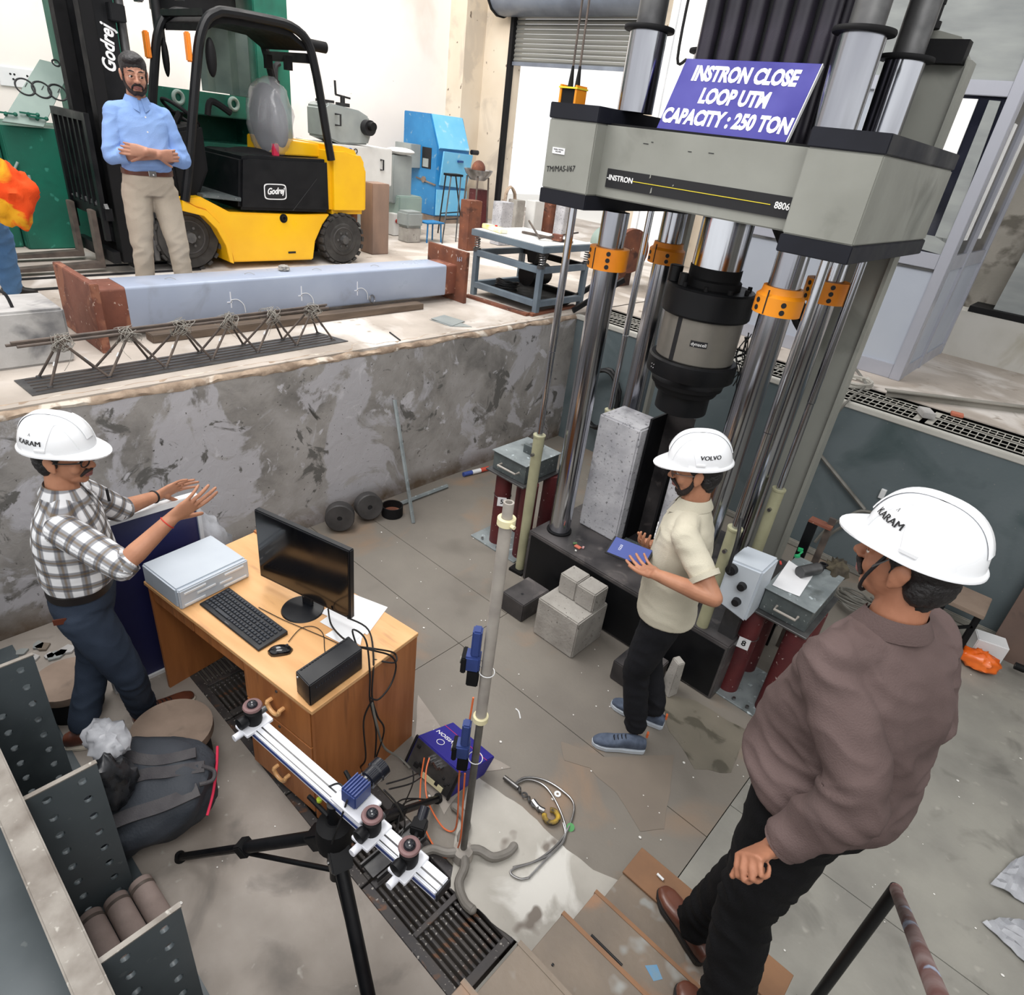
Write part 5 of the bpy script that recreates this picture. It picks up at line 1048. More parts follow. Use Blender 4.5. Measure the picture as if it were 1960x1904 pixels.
# ------------------------------------------------------------------ upper floor, left
# painted steel box column lying on its end plates
bt = thing('steel_box_column', 'long steel box column painted pale grey-blue lying along the pit edge', 'steel column', (-5.0, 3.0, FZ))
def rbox(y0, y1, x0, x1, z0, z1, r=.02):
    P = []; 
    for cx, cz, a0 in ((x1 - r, z1 - r, 0), (x0 + r, z1 - r, 1), (x0 + r, z0 + r, 2), (x1 - r, z0 + r, 3)):
        for k in range(4): a = (a0 + k / 3) * PI / 2; P.append((cx + r * math.cos(a), cz + r * math.sin(a)))
    return MB().rings([[(x, y, z) for x, z in P] for y in (y0, y1)])
part(bt, 'painted_tube', rbox(1.58, 4.50, -5.16, -4.85, 1.455, 1.745), K['beampaint'])
part(bt, 'rusty_end', rbox(1.36, 1.59, -5.157, -4.853, 1.458, 1.742), K['beamrust']); part(bt, 'rusty_end', rbox(4.49, 4.64, -5.157, -4.853, 1.458, 1.742), K['beamrust'])
part(bt, 'end_plate', MB().box(-5.32, -4.63, 1.31, 1.36, FZ, 1.83), K['beamrust'], bevel=.004)
part(bt, 'end_plate', MB().box(-5.30, -4.72, 4.64, 4.68, FZ, 1.88), K['rust'], bevel=.004)
part(bt, 'end_lettering', letters('161', (-4.82, 4.638, 1.80), (1, 0, .2), (0, 0, 1), .06, .0006), K['beampaint'])
for k, y in enumerate((2.30, 2.90, 3.45)):
    g_ = part(bt, 'strain_gauge', MB().box(-4.85, -4.846, y - .004, y + .004, 1.54, 1.66).box(-4.85, -4.846, y - .03, y + .01, 1.58, 1.588), K['alwhite'])
    part(g_, 'lead_wire', MB().tube([(-4.846, y, 1.6), (-4.84, y + .05, 1.6), (-4.83, y + .09, 1.56), (-4.83, y + .10, 1.50)], .003, 5), K['white'])
part(bt, 'wire_ring', MB().torus((-4.83, 3.60, 1.50), (1, .3, .2), .035, .005, 20, 6).torus((-4.82, 3.59, 1.505), (1, .1, .3), .032, .004, 20, 6), K['steel'])
for y in (1.9, 2.5, 3.1, 3.7): part(bt, 'top_wire', MB().tube([(-5.0, y, 1.748), (-4.98, y + .03, 1.76), (-4.95, y + .06, 1.752)], .002, 5), K['wire'])
lump('rubble_piece', 'small pale lumps of mortar lying on top of the painted steel column', 'rubble', (-5.03, 2.86, 1.765), (.035, .045, .026), K['cube'], 2, .5, 6)
solo('timber_packer', 'brown timber beam lying under the painted steel column', 'timber', MB().box(-4.82, -4.70, 1.65, 4.1, FZ, 1.445), mat('timber', (112, 96, 82), (84, 72, 62), 4, .8, stretch=(4, .6, 4)), bevel=.005)
# lattice girder of rebars on a thin plate
lg_ = thing('lattice_girder', 'rebar lattice girder standing on a thin dark steel sheet at the pit edge', 'lattice girder', (-4.25, 1.8, FZ))
part(lg_, 'base_sheet', MB().prism([(-4.085, .77, FZ + .001), (-4.36, .755, FZ + .001), (-4.45, 2.80, FZ + .001), (-4.17, 2.88, FZ + .001)][::-1], (0, 0, .006)), K['steeld'])
for k in range(5): part(lg_, 'sheet_rib', MB().bar((-4.33 + .05 * k, .8, FZ + .009), (-4.42 + .05 * k, 2.8, FZ + .009), .004, .005), K['rebar'])
TZ = 1.635
for dx, dz, y0 in ((-.022, 0, .74), (.0, .018, .76), (.022, 0, .78)): part(lg_, 'top_chord', MB().cyl((-4.215 + dx, y0, TZ + dz), (-4.30 + dx, 2.78, TZ + dz), .0085, n=8), K['rebar'])
FN = [(-4.156, .877), (-4.167, 1.186), (-4.178, 1.517), (-4.2, 1.826), (-4.216, 2.159), (-4.235, 2.474), (-4.241, 2.788)]
FF = [(-4.341, .872), (-4.363, 1.172), (-4.383, 1.494), (-4.374, 1.819), (-4.406, 2.15), (-4.398, 2.455), (-4.427, 2.774)]
tops = []
for k in range(7): tops.append(Vector((-4.22 - .012 * k, (FN[k][1] + (FN[k + 1][1] if k < 6 else FN[k][1] + .1)) / 2, TZ)))
tops = [Vector((-4.22, .99, TZ))] + [Vector((-4.225 - .012 * k, (FN[k][1] + FN[k + 1][1]) / 2 + .0, TZ)) for k in range(1, 6)]
for F in (FN, FF):
    for k, (x, y) in enumerate(F):
        b = Vector((x, y, FZ + .01))
        for j in (k - 1, k):
            if 0 <= j < len(tops):
                d = part(lg_, 'diagonal_bar', MB().cyl(b, tops[j] + Vector((.018 if F is FN else -.018, 0, -.005)), .0075, n=8), K['rebar'])
                if F is FN: m_ = b.lerp(tops[j], .45); part(d, 'white_tape', MB().cyl(m_, m_.lerp(tops[j], .16), .0098, n=8), K['white'])
        part(lg_, 'foot_weld', MB().lathe([(0, 0), (.016, 0), (.014, .012), (0, .014)], (x, y, FZ + .006), n=10), K['steeld'])
rn = random.Random(12)
for j, tpt in enumerate(tops):
    mb = MB()
    for q in range(5):
        P = []; c = tpt + Vector((0, rn.uniform(-.04, .04), 0)); R = rn.uniform(.03, .055)
        for i in range(16): a = i * .9; P.append(c + Vector((R * .9 * math.cos(a) + rn.uniform(-.01, .01), rn.uniform(-.05, .05), R * math.sin(a) + rn.uniform(-.015, .01) - .01)))
        mb.tube(P, .0018, 4, 3)
    P = [tpt]; 
    for i in range(3): P.append(P[-1] + Vector((rn.uniform(0, .03), rn.uniform(-.06, .06), -rn.uniform(.03, .06))))
    mb.tube(P, .0015, 4, 3); part(lg_, 'binding_wire', mb, K['wire'], kind='stuff')
# big concrete block at left edge with bent bar
ck = thing('concrete_block', 'large weathered white concrete block at the left edge of the picture', 'concrete block', (-4.75, .7, FZ))
part(ck, 'body', MB().box(-4.98, -4.56, -.2, 1.13, FZ, 1.72), K['concspec'], bevel=.014)
part(ck, 'lifting_bar', MB().tube([(-4.7, .45, 1.80), (-4.72, .7, 1.83), (-4.7, .82, 1.83), (-4.68, .88, 1.80), (-4.67, .90, 1.71)], .009, 8), K['inkblack'])
solo('flat_offcut', 'thin grey steel sheet pieces lying on the floor near the pit edge', 'steel sheet', MB().prism([GZ(x, y, FZ + .001) for x, y in ((822, 612), (862, 625), (903, 626), (880, 617), (860, 621))][::-1], (0, 0, .004)).prism([GZ(x, y, FZ + .006) for x, y in ((825, 610), (866, 624), (890, 615), (850, 603))][::-1], (0, 0, .003)), K['greymach'])
solo('short_rod', 'short black rod lying on the floor by the broken pit lip', 'rod', MB().cyl(GZ(746, 636, FZ + .006), GZ(766, 651, FZ + .006), .006, n=8), K['inkblack'])
# floor rails (dark channels) left
for k, (y0, y1, lab) in enumerate(((497, 500, 'farthest'), (516, 519, 'middle'), (538, 541, 'nearest'))):
    a, b = GZ(0, y0 + 22, FZ), GZ(300, y1, FZ); solo('floor_rail', lab + ' of the three dark steel floor rails by the forklift forks', 'rail', MB().box(a.x - .02, a.x + .02, a.y, b.y + .4, FZ + .001, FZ + .012), K['inkblack'], group=None)

# ------------------------------------------------------------------ forklift
FX0, FX1 = -6.70, -7.55
def fy(px, py, X=FX0): p = GX(px, py, X); return p.y, p.z
fk = thing('forklift', 'yellow and black forklift truck with overhead guard parked on the upper floor', 'forklift', (-7.12, 3.6, FZ))
def side(nm, pts, m, x0=FX0, x1=FX1, bev=.02, lab=None, par=None):
    P = [fy(*p) for p in pts]; return part(par or fk, nm, MB().prism([(x0, y, z) for y, z in P], (x1 - x0, 0, 0)), m, bevel=bev, label=lab)
side('chassis', [(345, 381), (385, 377), (440, 406), (575, 411), (632, 410), (618, 430), (604, 462), (600, 497), (447, 502), (436, 462), (418, 428), (392, 402), (372, 396)], K['yellow'], bev=.012)
side('front_fender', [(345, 381), (372, 396), (392, 402), (418, 428), (436, 462), (444, 503), (436, 500), (428, 468), (410, 436), (386, 412), (345, 402)], K['yellow'], FX0 + .05, FX0 - .3, .004)
side('counterweight', [(629, 279), (660, 281), (690, 291), (704, 320), (703, 411), (632, 411)], K['yellow'], FX0 + .01, FX1 - .01, .05)
side('rear_frame', [(628, 411), (700, 411), (698, 460), (690, 470), (600, 470)], K['rust'], FX0 - .15, FX1 + .15, .01)
hood = side('hood_panel', [(459, 300), (476, 297), (562, 303), (628, 306), (632, 407), (458, 402)], K['black'], FX0 + .005, FX1 - .005, .03)
side('rear_cover', [(548, 270), (632, 280), (632, 305), (548, 300)], K['yellow'], FX0 - .2, FX1 + .05, .01, 'yellow rear hood')
side('floor_plate', [(388, 372), (462, 378), (462, 386), (388, 378)], K['zincdk'], FX0, FX1, .004)
side('dashboard', [(345, 250), (400, 240), (412, 330), (392, 386), (350, 380), (340, 320)], K['blackmat'], FX0 - .12, FX1 + .1, .03)
side('underbody', [(300, 470), (700, 462), (698, 480), (300, 500)], K['blackmat'], FX0 - .2, FX1 + .2, .0)
# guard frame
def G(px, py): y, z = fy(px, py); return y, z
path = [(352, 384), (359, 321), (366, 230), (374, 132), (380, 75), (393, 38), (412, 25), (431, 23), (507, 37), (554, 50), (586, 79), (601, 132), (612, 190), (622, 250), (632, 306)]
YZ = [G(*p) for p in path]
for x, nm in ((FX0 + .02, 'guard_post'), (FX1, 'guard_post')):
    part(fk, nm, MB().tube([(x, y, z) for y, z in YZ], .042, 10, 3), K['black'])
tz = max(z for y, z in YZ)
ya, yb = G(395, 34)[0], G(592, 90)[0]
tp_ = [YZ[i] for i in range(5, 11)]; tp_ = [(y, z - .03) for y, z in tp_]
zt_ = lambda y: tz - .03 - .35 * max(0, (y - (ya + .35)) / (yb - ya)) ** 2
part(fk, 'guard_roof', MB().prism([(FX1 + .02, y, z) for y, z in tp_] + [(FX1 + .02, y, z - .05) for y, z in tp_[::-1]], (FX0 - FX1 - .02, 0, 0)), K['blackmat'])
part(fk, 'roof_crossbar', MB().box(FX1 + .02, FX0 - .02, yb - .03, yb + .03, zt_(yb) - .10, zt_(yb) - .02), K['black'])
part(fk, 'front_crossbar', MB().box(FX1, FX0, ya - .03, ya + .03, tz - .07, tz - .02), K['black'])
part(fk, 'beacon', MB().cyl((FX0 - .1, G(600, 85)[0] + .02, G(600, 85)[1]), (FX0 - .1, G(600, 85)[0] + .2, G(600, 85)[1]), .05, n=18), K['blackmat'])
for x in (FX0 - .22, FX0 - .6): part(fk, 'rear_light', MB().box(x, x + .07, yb - .16, yb - .1, zt_(yb) - .18, zt_(yb) - .06), K['blackmat'])
for x in (FX0, FX1):
    p = G(376, 95); part(fk, 'turn_signal', MB().box(x - .03 if x == FX0 else x - .05, x + .03, p[0] - .09, p[0] - .05, p[1] - .1, p[1] + .12), mat('amber%d' % (x == FX0), (236, 136, 40), None, 3, .3), bevel=.01)
    part(fk, 'headlamp', MB().obox((x - .02, p[0] - .09, tz + .10), (.12, .06, .2)), K['steeld'], bevel=.01)
mr = fy(404, 110); part(fk, 'mirror', MB().ell((FX0, mr[0], mr[1]), (.05, .045, .15), n=16, m=10), K['blackmat']); mr2 = GX(317, 110, FX1)
part(fk, 'mirror', MB().ell((FX1, mr2.y, mr2.z), (.04, .03, .16), n=16, m=10), K['blackmat'])
sw = GX(345, 215, -7.1); part(fk, 'steering_wheel', MB().torus(sw, (0, .55, .8), .17, .016, 28, 8).cyl(sw, sw - Vector((0, .25, .4)), .03, n=10).bar(sw + Vector((.17, 0, 0)), sw - Vector((.17, 0, 0)), .03, .012), K['blackmat'])
se = GX(470, 285, -7.1)
st_ = part(fk, 'seat', MB().ell((-7.1, se.y + .05, se.z - .05), (.25, .27, .07), n=24, m=10), K['blackmat'])
bkp = GX(518, 232, -7.1); part(st_, 'backrest', MB().ell((-7.1, bkp.y - .02, bkp.z), (.27, .15, .34), Matrix.Rotation(.12, 3, 'X'), n=24, m=14), K['blackmat'])
mb = MB(); mb.ell((0, 0, 0), (.31, .20, .39), n=36, m=22); mb.v = [tuple(Vector(v) * (1 + .1 * noise.noise(Vector(v) * 9) + .05 * noise.noise(Vector(v) * 25)) + Vector((-7.1, bkp.y - .01, bkp.z + .01))) for v in mb.v]
part(st_, 'plastic_cover', mb, mat('film', (196, 198, 204), None, 14, .15, coat=.6, alpha=.38), ang=75)
part(fk, 'seat_belt_buckle', MB().obox((-6.9, se.y + .22, se.z + .02), (.04, .06, .12)), K['pink'])
lv = GX(420, 200, -7.0); part(fk, 'control_lever', MB().tube([(-6.95, lv.y - .15, lv.z - .1), (-6.95, lv.y - .1, lv.z + .02), (-6.95, lv.y + .08, lv.z - .06)], .03, 8), K['blackmat'])
# logos
lp = GX(527, 367, FX0 + .006); X_ = FX0 + .0065
lo = part(fk, 'logo_badge', MB().prism([(X_, lp.y + .125 * math.copysign(abs(math.cos(a)) ** .35, math.cos(a)), lp.z + .075 * math.copysign(abs(math.sin(a)) ** .35, math.sin(a))) for a in [i * PI / 20 for i in range(40)]], (.002, 0, 0)), K['white'])
part(lo, 'badge_field', MB().prism([(X_ + .002, lp.y + .114 * math.copysign(abs(math.cos(a)) ** .35, math.cos(a)), lp.z + .065 * math.copysign(abs(math.sin(a)) ** .35, math.sin(a))) for a in [i * PI / 20 for i in range(40)]], (.001, 0, 0)), K['inkblack'])
part(lo, 'lettering', letters('Godrej', (X_ + .0036, lp.y, lp.z + .005), (0, 1, .06), (0, 0, 1), .082, .0006, .003, .35, .8), K['white'])
for px_ in (625, ): pass
part(fk, 'scrape', MB().bar((FX0 + .0065, fy(560, 403)[0], fy(560, 403)[1]), (FX0 + .0065, fy(606, 342)[0], fy(606, 342)[1]), .003, .002), K['steeld'])
p = GX(543, 418, FX0 + .003); part(fk, 'tie_down_eye', MB().cyl((FX0 - .002, p.y, p.z), (FX0 + .004, p.y, p.z), .045, n=16).torus((FX0 + .012, p.y, p.z), (1, 0, .2), .022, .008, 14, 6), K['blackmat'])
p = GX(560, 483, FX0 + .003); part(fk, 'maker_tag', MB().box(FX0, FX0 + .004, p.y - .05, p.y + .04, p.z - .01, p.z + .01), K['inkblack'])
# wheels
def tyre(cy_, r, w, x, nm='wheel'):
    t = part(fk, nm, MB().lathe([(.001, 0), (r * .62, 0), (r * .66, .012), (r * .93, .008), (r, .04), (r, w - .04), (r * .93, w), (.001, w)], (x, cy_, FZ + r), (-1, 0, 0), n=40), K['rubber'], ang=30)
    for k in range(20):
        a = 2 * PI * k / 20; d = Vector((0, math.cos(a), math.sin(a))); tt = Vector((0, -math.sin(a), math.cos(a)))
        part(t, 'tread_lug', MB().obox(Vector((x - .045, cy_, FZ + r)) + d * (r + .003), (.09, .05, .022), Matrix((Vector((1, 0, 0)), tt, d)).transposed()), K['rubber'])
    part(t, 'rim', MB().lathe([(.001, -.002), (r * .15, -.002), (r * .17, .03), (r * .42, .035), (r * .46, -.004), (r * .50, -.006), (r * .52, .004), (.001, .004)][::1], (x, cy_, FZ + r), (-1, 0, 0), n=32), K['rim'], ang=30)
    part(t, 'hub', MB().lathe([(0, -.05), (r * .16, -.05), (r * .2, -.02), (r * .2, .03), (0, .03)], (x, cy_, FZ + r), (-1, 0, 0), n=8), K['steeld'])
    for k in range(6):
        a = k * PI / 3; part(t, 'wheel_nut', MB().cyl((x + .01, cy_ + r * .3 * math.cos(a), FZ + r + r * .3 * math.sin(a)), (x - .04, cy_ + r * .3 * math.cos(a), FZ + r + r * .3 * math.sin(a)), .014, n=6), K['steeld'])
for x in (FX0 - .07, FX1 + .26): tyre(2.86, .31, .24, x)
for x in (FX0 + .03, FX1 + .18): tyre(4.56, .265, .20, x)
# mast, carriage, load backrest and forks (laid out from the fork carriage, then set back against the body)
mast0 = set(fk.children)
for x in (-6.82, -7.4):
    part(fk, 'mast_channel', MB().box(x - .07, x + .05, 2.18, 2.36, FZ + .05, 4.3), K['black'], bevel=.006)
    part(fk, 'inner_channel', MB().box(x - .05, x + .07, 2.10, 2.2, FZ + .1, 4.1), K['blackmat'], bevel=.004)
    part(fk, 'lift_ram', MB().cyl((x + (.0 if x > -7 else .08), 2.42, FZ + .1), (x + (.0 if x > -7 else .08), 2.42, 3.75), .035, n=14), K['steeld'])
part(fk, 'mast_crossbar', MB().box(-7.5, -6.7, 2.3, 2.42, 3.35, 3.47), K['black'], bevel=.006); part(fk, 'mast_crossbar', MB().box(-7.45, -6.75, 2.2, 2.3, FZ + .2, FZ + .34), K['black'])
part(fk, 'mast_shield', MB().box(-7.4, -6.84, 2.32, 2.34, FZ + .3, 4.0), K['black'])
part(fk, 'mast_lettering', letters('Godrej', (-6.768, 2.27, 3.15), (0, .1, 1), (0, -1, .1), .14, .0008, .004, .35, .8), K['white'])
part(fk, 'backrest_frame', MB().box(-7.55, -6.72, 1.98, 2.02, 2.62, 2.68).box(-7.55, -7.50, 1.98, 2.02, FZ + .3, 2.62).box(-6.77, -6.72, 1.98, 2.02, FZ + .3, 2.62), K['black'])
for k in range(6): part(fk, 'backrest_bar', MB().box(-7.42 + k * .12, -7.39 + k * .12, 1.99, 2.01, 1.95, 2.62), K['black'])
part(fk, 'backrest_plate', MB().box(-7.5, -6.77, 2.02, 2.03, 1.95, 2.62), K['blackmat'])
cg = part(fk, 'carriage_plate', MB().box(-7.58, -6.69, 2.0, 2.06, 1.86, 1.96).box(-7.58, -6.69, 2.0, 2.06, 1.5, 1.6), K['black'])
for k in range(12): x = -7.55 + k * .075; part(cg, 'notch_tooth', MB().prism([(x, 2.0, 1.962), (x + .06, 2.0, 1.962), (x + .03, 2.0, 2.0)], (0, .03, 0)), K['steeld'])
for x in (-7.4, -6.86):
    part(fk, 'fork', MB().prism([(x, 1.98, 1.92), (x, 1.94, 1.92), (x, 1.94, FZ + .09), (x, 1.0, FZ + .045), (x, 1.0, FZ + .03), (x, 1.98, FZ + .04)], (-.11, 0, 0)), K['rebar'], bevel=.004)

for o_ in fk.children:
    if o_ not in mast0: o_.location.y += .13
# ------------------------------------------------------------------ green presses behind
GF = -8.0
def gy_(px, py): p = GX(px, py, GF); return p.y, p.z
gp = thing('green_press', 'tall green press frame with steel side curtain behind the forklift', 'press', (-8.4, 3.8, FZ))
part(gp, 'column', MB().box(-8.7, GF, 4.36, 4.77, FZ, 5.0), K['green'], bevel=.01)
part(gp, 'column', MB().box(-8.7, GF, 2.55, 3.02, FZ, 5.0), K['green'], bevel=.01)
part(gp, 'lower_beam', MB().box(-8.6, GF + .03, 3.02, 4.36, 2.72, 2.94), K['green'], bevel=.01)
part(gp, 'bed', MB().box(-8.6, GF - .05, 3.02, 4.36, FZ, 2.2), K['green'], bevel=.01)
part(gp, 'back_plate', MB().box(-8.62, -8.6, 3.02, 4.36, 2.2, 2.72), K['green'])
part(gp, 'bolster', MB().box(-8.5, GF, 3.1, 4.3, 2.38, 2.46).box(-8.5, GF, 3.1, 4.3, 2.24, 2.28), K['green'])
part(gp, 'ram_head', MB().cyl((-8.3, 3.85, 3.62), (-8.3, 3.85, 3.9), .42, n=32), K['blackmat']); part(gp, 'ram', MB().cyl((-8.3, 3.85, 3.9), (-8.3, 3.85, 4.6), .5, n=32), K['disc']); part(gp, 'guide_pin', MB().cyl((-8.2, 3.42, 3.35), (-8.2, 3.42, 3.9), .05, n=14), K['inkblack'])
part(gp, 'curtain', MB().sheet([[(-8.15 + .03 * math.sin(i * 1.4), 3.78 + i * .055, z) for z in (2.95, 3.6)] for i in range(11)], .01, (1, 0, 0)), mat('curtain', (92, 106, 100), (72, 86, 82), 3, .5, .2))
for y in (3.42, 4.02): part(gp, 'lifting_ring', MB().torus((GF + .06, y, 2.86), (1, .2, 0), .055, .02, 18, 8), K['greengrey'])
part(gp, 'chain_guide', MB().box(GF + .005, GF + .05, 4.52, 4.6, 2.7, 3.15).tube([(GF + .03, 4.56, 3.15), (GF + .03, 4.57, 3.28), (GF + .03, 4.62, 3.32)], .03, 8), K['inkblack'])
gb = thing('green_console', 'low green machine console with sloped grey instrument board at the left', 'console', (-8.1, 2.0, FZ))
part(gb, 'cabinet', MB().box(-8.9, -7.98, 1.80, 2.5, FZ, 2.47), K['green'], bevel=.01)
part(gb, 'cabinet', MB().box(-8.9, -8.1, .6, 1.79, FZ, 2.5), K['green'], bevel=.01)
b0 = GX(4, 232, -7.9); b1 = GX(84, 243, -7.9); t0 = GX(76, 113, -8.25); t1 = GX(137, 128, -8.25)
n_ = (b1 - b0).cross(t0 - b0).normalized(); n_ = n_ if n_.x > 0 else -n_
ib = part(gb, 'instrument_board', MB().prism([b0, b1, t1, t0], -n_ * .02), K['greengrey'], bevel=.003)
ub = (b1 - b0).normalized(); vb = ((t0 + t1) / 2 - (b0 + b1) / 2); 
for k in range(3):
    c = (b0 + b1) / 2 + vb * .55 + ub * (-.13 + .13 * k) + n_ * .004
    part(ib, 'dial_gauge', MB().torus(c, n_, .075, .008, 28, 6), K['inkblack']); part(ib, 'pointer', MB().bar(c, c + vb.normalized() * .05, .006, .004, n_), K['inkblack'])
for dx, dy in ((-.16, .1), (.0, .14), (.08, .1)):
    c = (b0 + b1) / 2 + vb * dy + ub * dx + n_ * .03; part(gb, 'valve_handle', MB().cyl(c - n_ * .03, c, .015, n=8).bar(c - ub * .07, c + ub * .07, .015, .015).ell(c + ub * .07, (.018, .018, .018), n=8, m=6), K['green'])
part(gb, 'carry_loop', MB().torus((t0 + t1) / 2, n_, .03, .008, 14, 6), K['inkblack'])
part(gb, 'pipe_loop', MB().tube([GX(34, 310, -7.94), GX(28, 325, -7.94), GX(30, 340, -7.94), GX(45, 350, -7.94), GX(57, 348, -7.94), GX(55, 335, -7.94)], .012, 8), K['greengrey'])
so = thing('wall_socket', 'white multi-pin socket plate on the white wall above the console', 'socket', GX(44, 150, WX + .02))
c = GX(44, 150, WX + .03); part(so, 'plate', MB().box(WX + .002, WX + .03, c.y - .24, c.y + .2, c.z - .1, c.z + .1), K['white'], bevel=.006)
for dy, dz in ((-.12, .03), (-.08, .03), (-.1, -.02), (.05, .03), (.1, .03), (.07, -.03), (.13, -.03)): part(so, 'pin_hole', MB().cyl((WX + .03, c.y + dy, c.z + dz), (WX + .032, c.y + dy, c.z + dz), .012, n=8), K['inkblack'])
# ------------------------------------------------------------------ machines by the back corner
gm = thing('milling_machine', 'grey and white bench machine with black crank handle behind the forklift', 'machine', (-8.0, 5.7, FZ))
def gm_(px, py, X=-7.9): p = GX(px, py, X); return (p.y, p.z)
y0, z0 = gm_(622, 282); y1, z1 = gm_(755, 345)
part(gm, 'base_cabinet', MB().box(-8.6, -7.9, 5.15, 6.2, 2.1, 2.56), K['offwhite'], bevel=.01); part(gm, 'pedestal', MB().box(-8.5, -8.0, 5.3, 6.1, FZ, 2.1), K['greymach'], bevel=.01)
part(gm, 'head', MB().prism([(-7.95, y, z) for y, z in ((5.18, 2.62), (5.18, 2.95), (5.25, 3.0), (5.70, 2.96), (5.86, 2.90), (5.90, 2.72), (5.84, 2.58), (5.4, 2.56))], (-.4, 0, 0)), K['greymach'], bevel=.02)
part(gm, 'spindle_housing', MB().cyl((-7.95, 5.80, 2.78), (-7.85, 5.80, 2.78), .09, n=20), K['inkblack']); part(gm, 'spindle_knob', MB().cyl((-7.85, 5.80, 2.80), (-7.78, 5.80, 2.80), .05, n=16), K['blackmat'])
part(gm, 'crank', MB().cyl((-8.1, 5.55, 2.98), (-8.1, 5.55, 3.1), .03, n=10).cyl((-8.1, 5.55, 2.98), (-8.1, 5.55, 3.02), .09, n=16).bar((-8.1, 5.45, 3.10), (-8.1, 5.66, 3.08), .03, .02).cyl((-8.1, 5.45, 3.1), (-8.1, 5.44, 3.25), .014, n=8), K['inkblack'])
part(gm, 'top_block', MB().box(-8.2, -8.0, 5.22, 5.36, 3.0, 3.03), K['inkblack'])
for y, z in ((5.33, 2.83), (6.0, 2.36)): part(gm, 'pull_handle', MB().tube([(-7.9 if z < 2.5 else -7.94, y, z + .06), (-7.87, y + .03, z + .06), (-7.87, y + .03, z - .06), (-7.9 if z < 2.5 else -7.94, y, z - .06)], .012, 6, smooth=False), K['inkblack'])
part(gm, 'round_badge', MB().cyl((-7.9, 5.52, 2.5), (-7.893, 5.52, 2.5), .03, n=16), mat('badgeblue', (40, 90, 170), None, 3, .4)); part(gm, 'round_badge', MB().ring((-7.9, 5.60, 2.5), (1, 0, 0), .03, .022, .008, 16), K['inkblack'])
cbn = thing('switch_cabinet', 'grey electrical cabinet between the bench machine and the blue machine', 'cabinet', (-8.0, 6.6, FZ))
c = GX(768, 330, -8.3); part(cbn, 'door', MB().box(-8.6, -8.3, c.y - .14, c.y + .2, c.z - .42, c.z + .22), K['greymach'], bevel=.008); part(cbn, 'post', MB().box(-8.5, -8.4, c.y - .05, c.y + .05, FZ, c.z - .42), K['greymach'])
part(cbn, 'tray', MB().ell((-8.4, c.y + .05, c.z + .27), (.2, .22, .05), n=20, m=8), K['offwhite']); part(cbn, 'isolator', MB().box(-8.35, -8.2, c.y - .2, c.y - .08, c.z - .85, c.z - .55), K['offwhite'], bevel=.006)
part(cbn, 'red_button', MB().cyl((-8.2, c.y - .14, c.z - .65), (-8.17, c.y - .14, c.z - .65), .03, n=12), mat('redbutton', (150, 40, 34), None, 3, .4))
part(cbn, 'stepped_base', MB().box(-8.6, -8.2, c.y - .1, c.y + .35, FZ, FZ + .55), K['greengrey'], bevel=.02)
bp = thing('blue_crusher', 'tall blue sheet-metal machine with pale sloped door in the far corner', 'machine', (-9.5, 8.5, FZ))
BX, BYf = -9.20, 8.16
zt2 = GY(838, 235, BYf).z
part(bp, 'body', MB().prism([(BX - .9, BYf, FZ + .12), (BX - .9, BYf, zt2 + .12), (BX - .22, BYf, zt2 + .12), (BX, BYf, zt2 - .35), (BX, BYf, FZ + .12)], (0, .75, 0)), K['bluemach'], bevel=.01)
part(bp, 'sloped_cover', MB().hexa([(BX + .004, BYf + .03, zt2 - .38), (BX + .03, BYf + .03, zt2 - .36), (BX + .03, BYf + .72, zt2 - .36), (BX + .004, BYf + .72, zt2 - .38)], [(BX - .235, BYf + .03, zt2 + .1), (BX - .21, BYf + .03, zt2 + .12), (BX - .21, BYf + .72, zt2 + .12), (BX - .235, BYf + .72, zt2 + .1)]), K['bluelight'])
dd = part(bp, 'door', MB().hexa([(BX + .01, BYf + .06, FZ + .62), (BX + .04, BYf + .06, FZ + .62), (BX + .04, BYf + .7, FZ + .58), (BX + .01, BYf + .7, FZ + .58)], [(BX + .08, BYf + .06, zt2 - .40), (BX + .11, BYf + .06, zt2 - .40), (BX + .11, BYf + .74, zt2 - .42), (BX + .08, BYf + .74, zt2 - .42)]), K['bluelight'], bevel=.006)
part(dd, 'handle', MB().box(BX + .10, BX + .13, BYf + .38, BYf + .5, zt2 - .55, zt2 - .52), mat('bluedark', (20, 60, 120), None, 3, .5))
part(bp, 'lower_front', MB().box(BX + .002, BX + .02, BYf + .02, BYf + .73, FZ + .14, FZ + .55), K['bluelight'])
part(bp, 'plinth', MB().box(BX - .9, BX, BYf, BYf + .75, FZ, FZ + .12), K['disc'])
part(bp, 'feed_box', MB().box(BX - .85, BX - .42, BYf - .22, BYf - .001, zt2 - .72, zt2 - .36), K['greymach'], bevel=.006)
part(bp, 'opening', MB().box(BX - .38, BX - .14, BYf - .006, BYf - .001, zt2 - .70, zt2 - .38), K['inkblack']); part(bp, 'inner_part', MB().box(BX - .34, BX - .2, BYf - .02, BYf - .007, zt2 - .68, zt2 - .55), K['greymach'])
part(bp, 'flywheel', MB().cyl((BX - .98, BYf + .3, zt2 - .12), (BX - .9, BYf + .3, zt2 - .12), .2, n=24), K['steeld'])
part(bp, 'side_bolt', MB().cyl((BX + .0, BYf + .8, zt2 - .38), (BX + .0, BYf + .95, zt2 - .38), .04, n=10), K['inkblack'])
part(bp, 'latch', MB().bar((BX - .5, BYf - .01, FZ + .68), (BX + .0, BYf - .01, FZ + .62), .03, .02).cyl((BX - .3, BYf - .03, FZ + .67), (BX - .3, BYf, FZ + .67), .05, n=10), K['disc'])
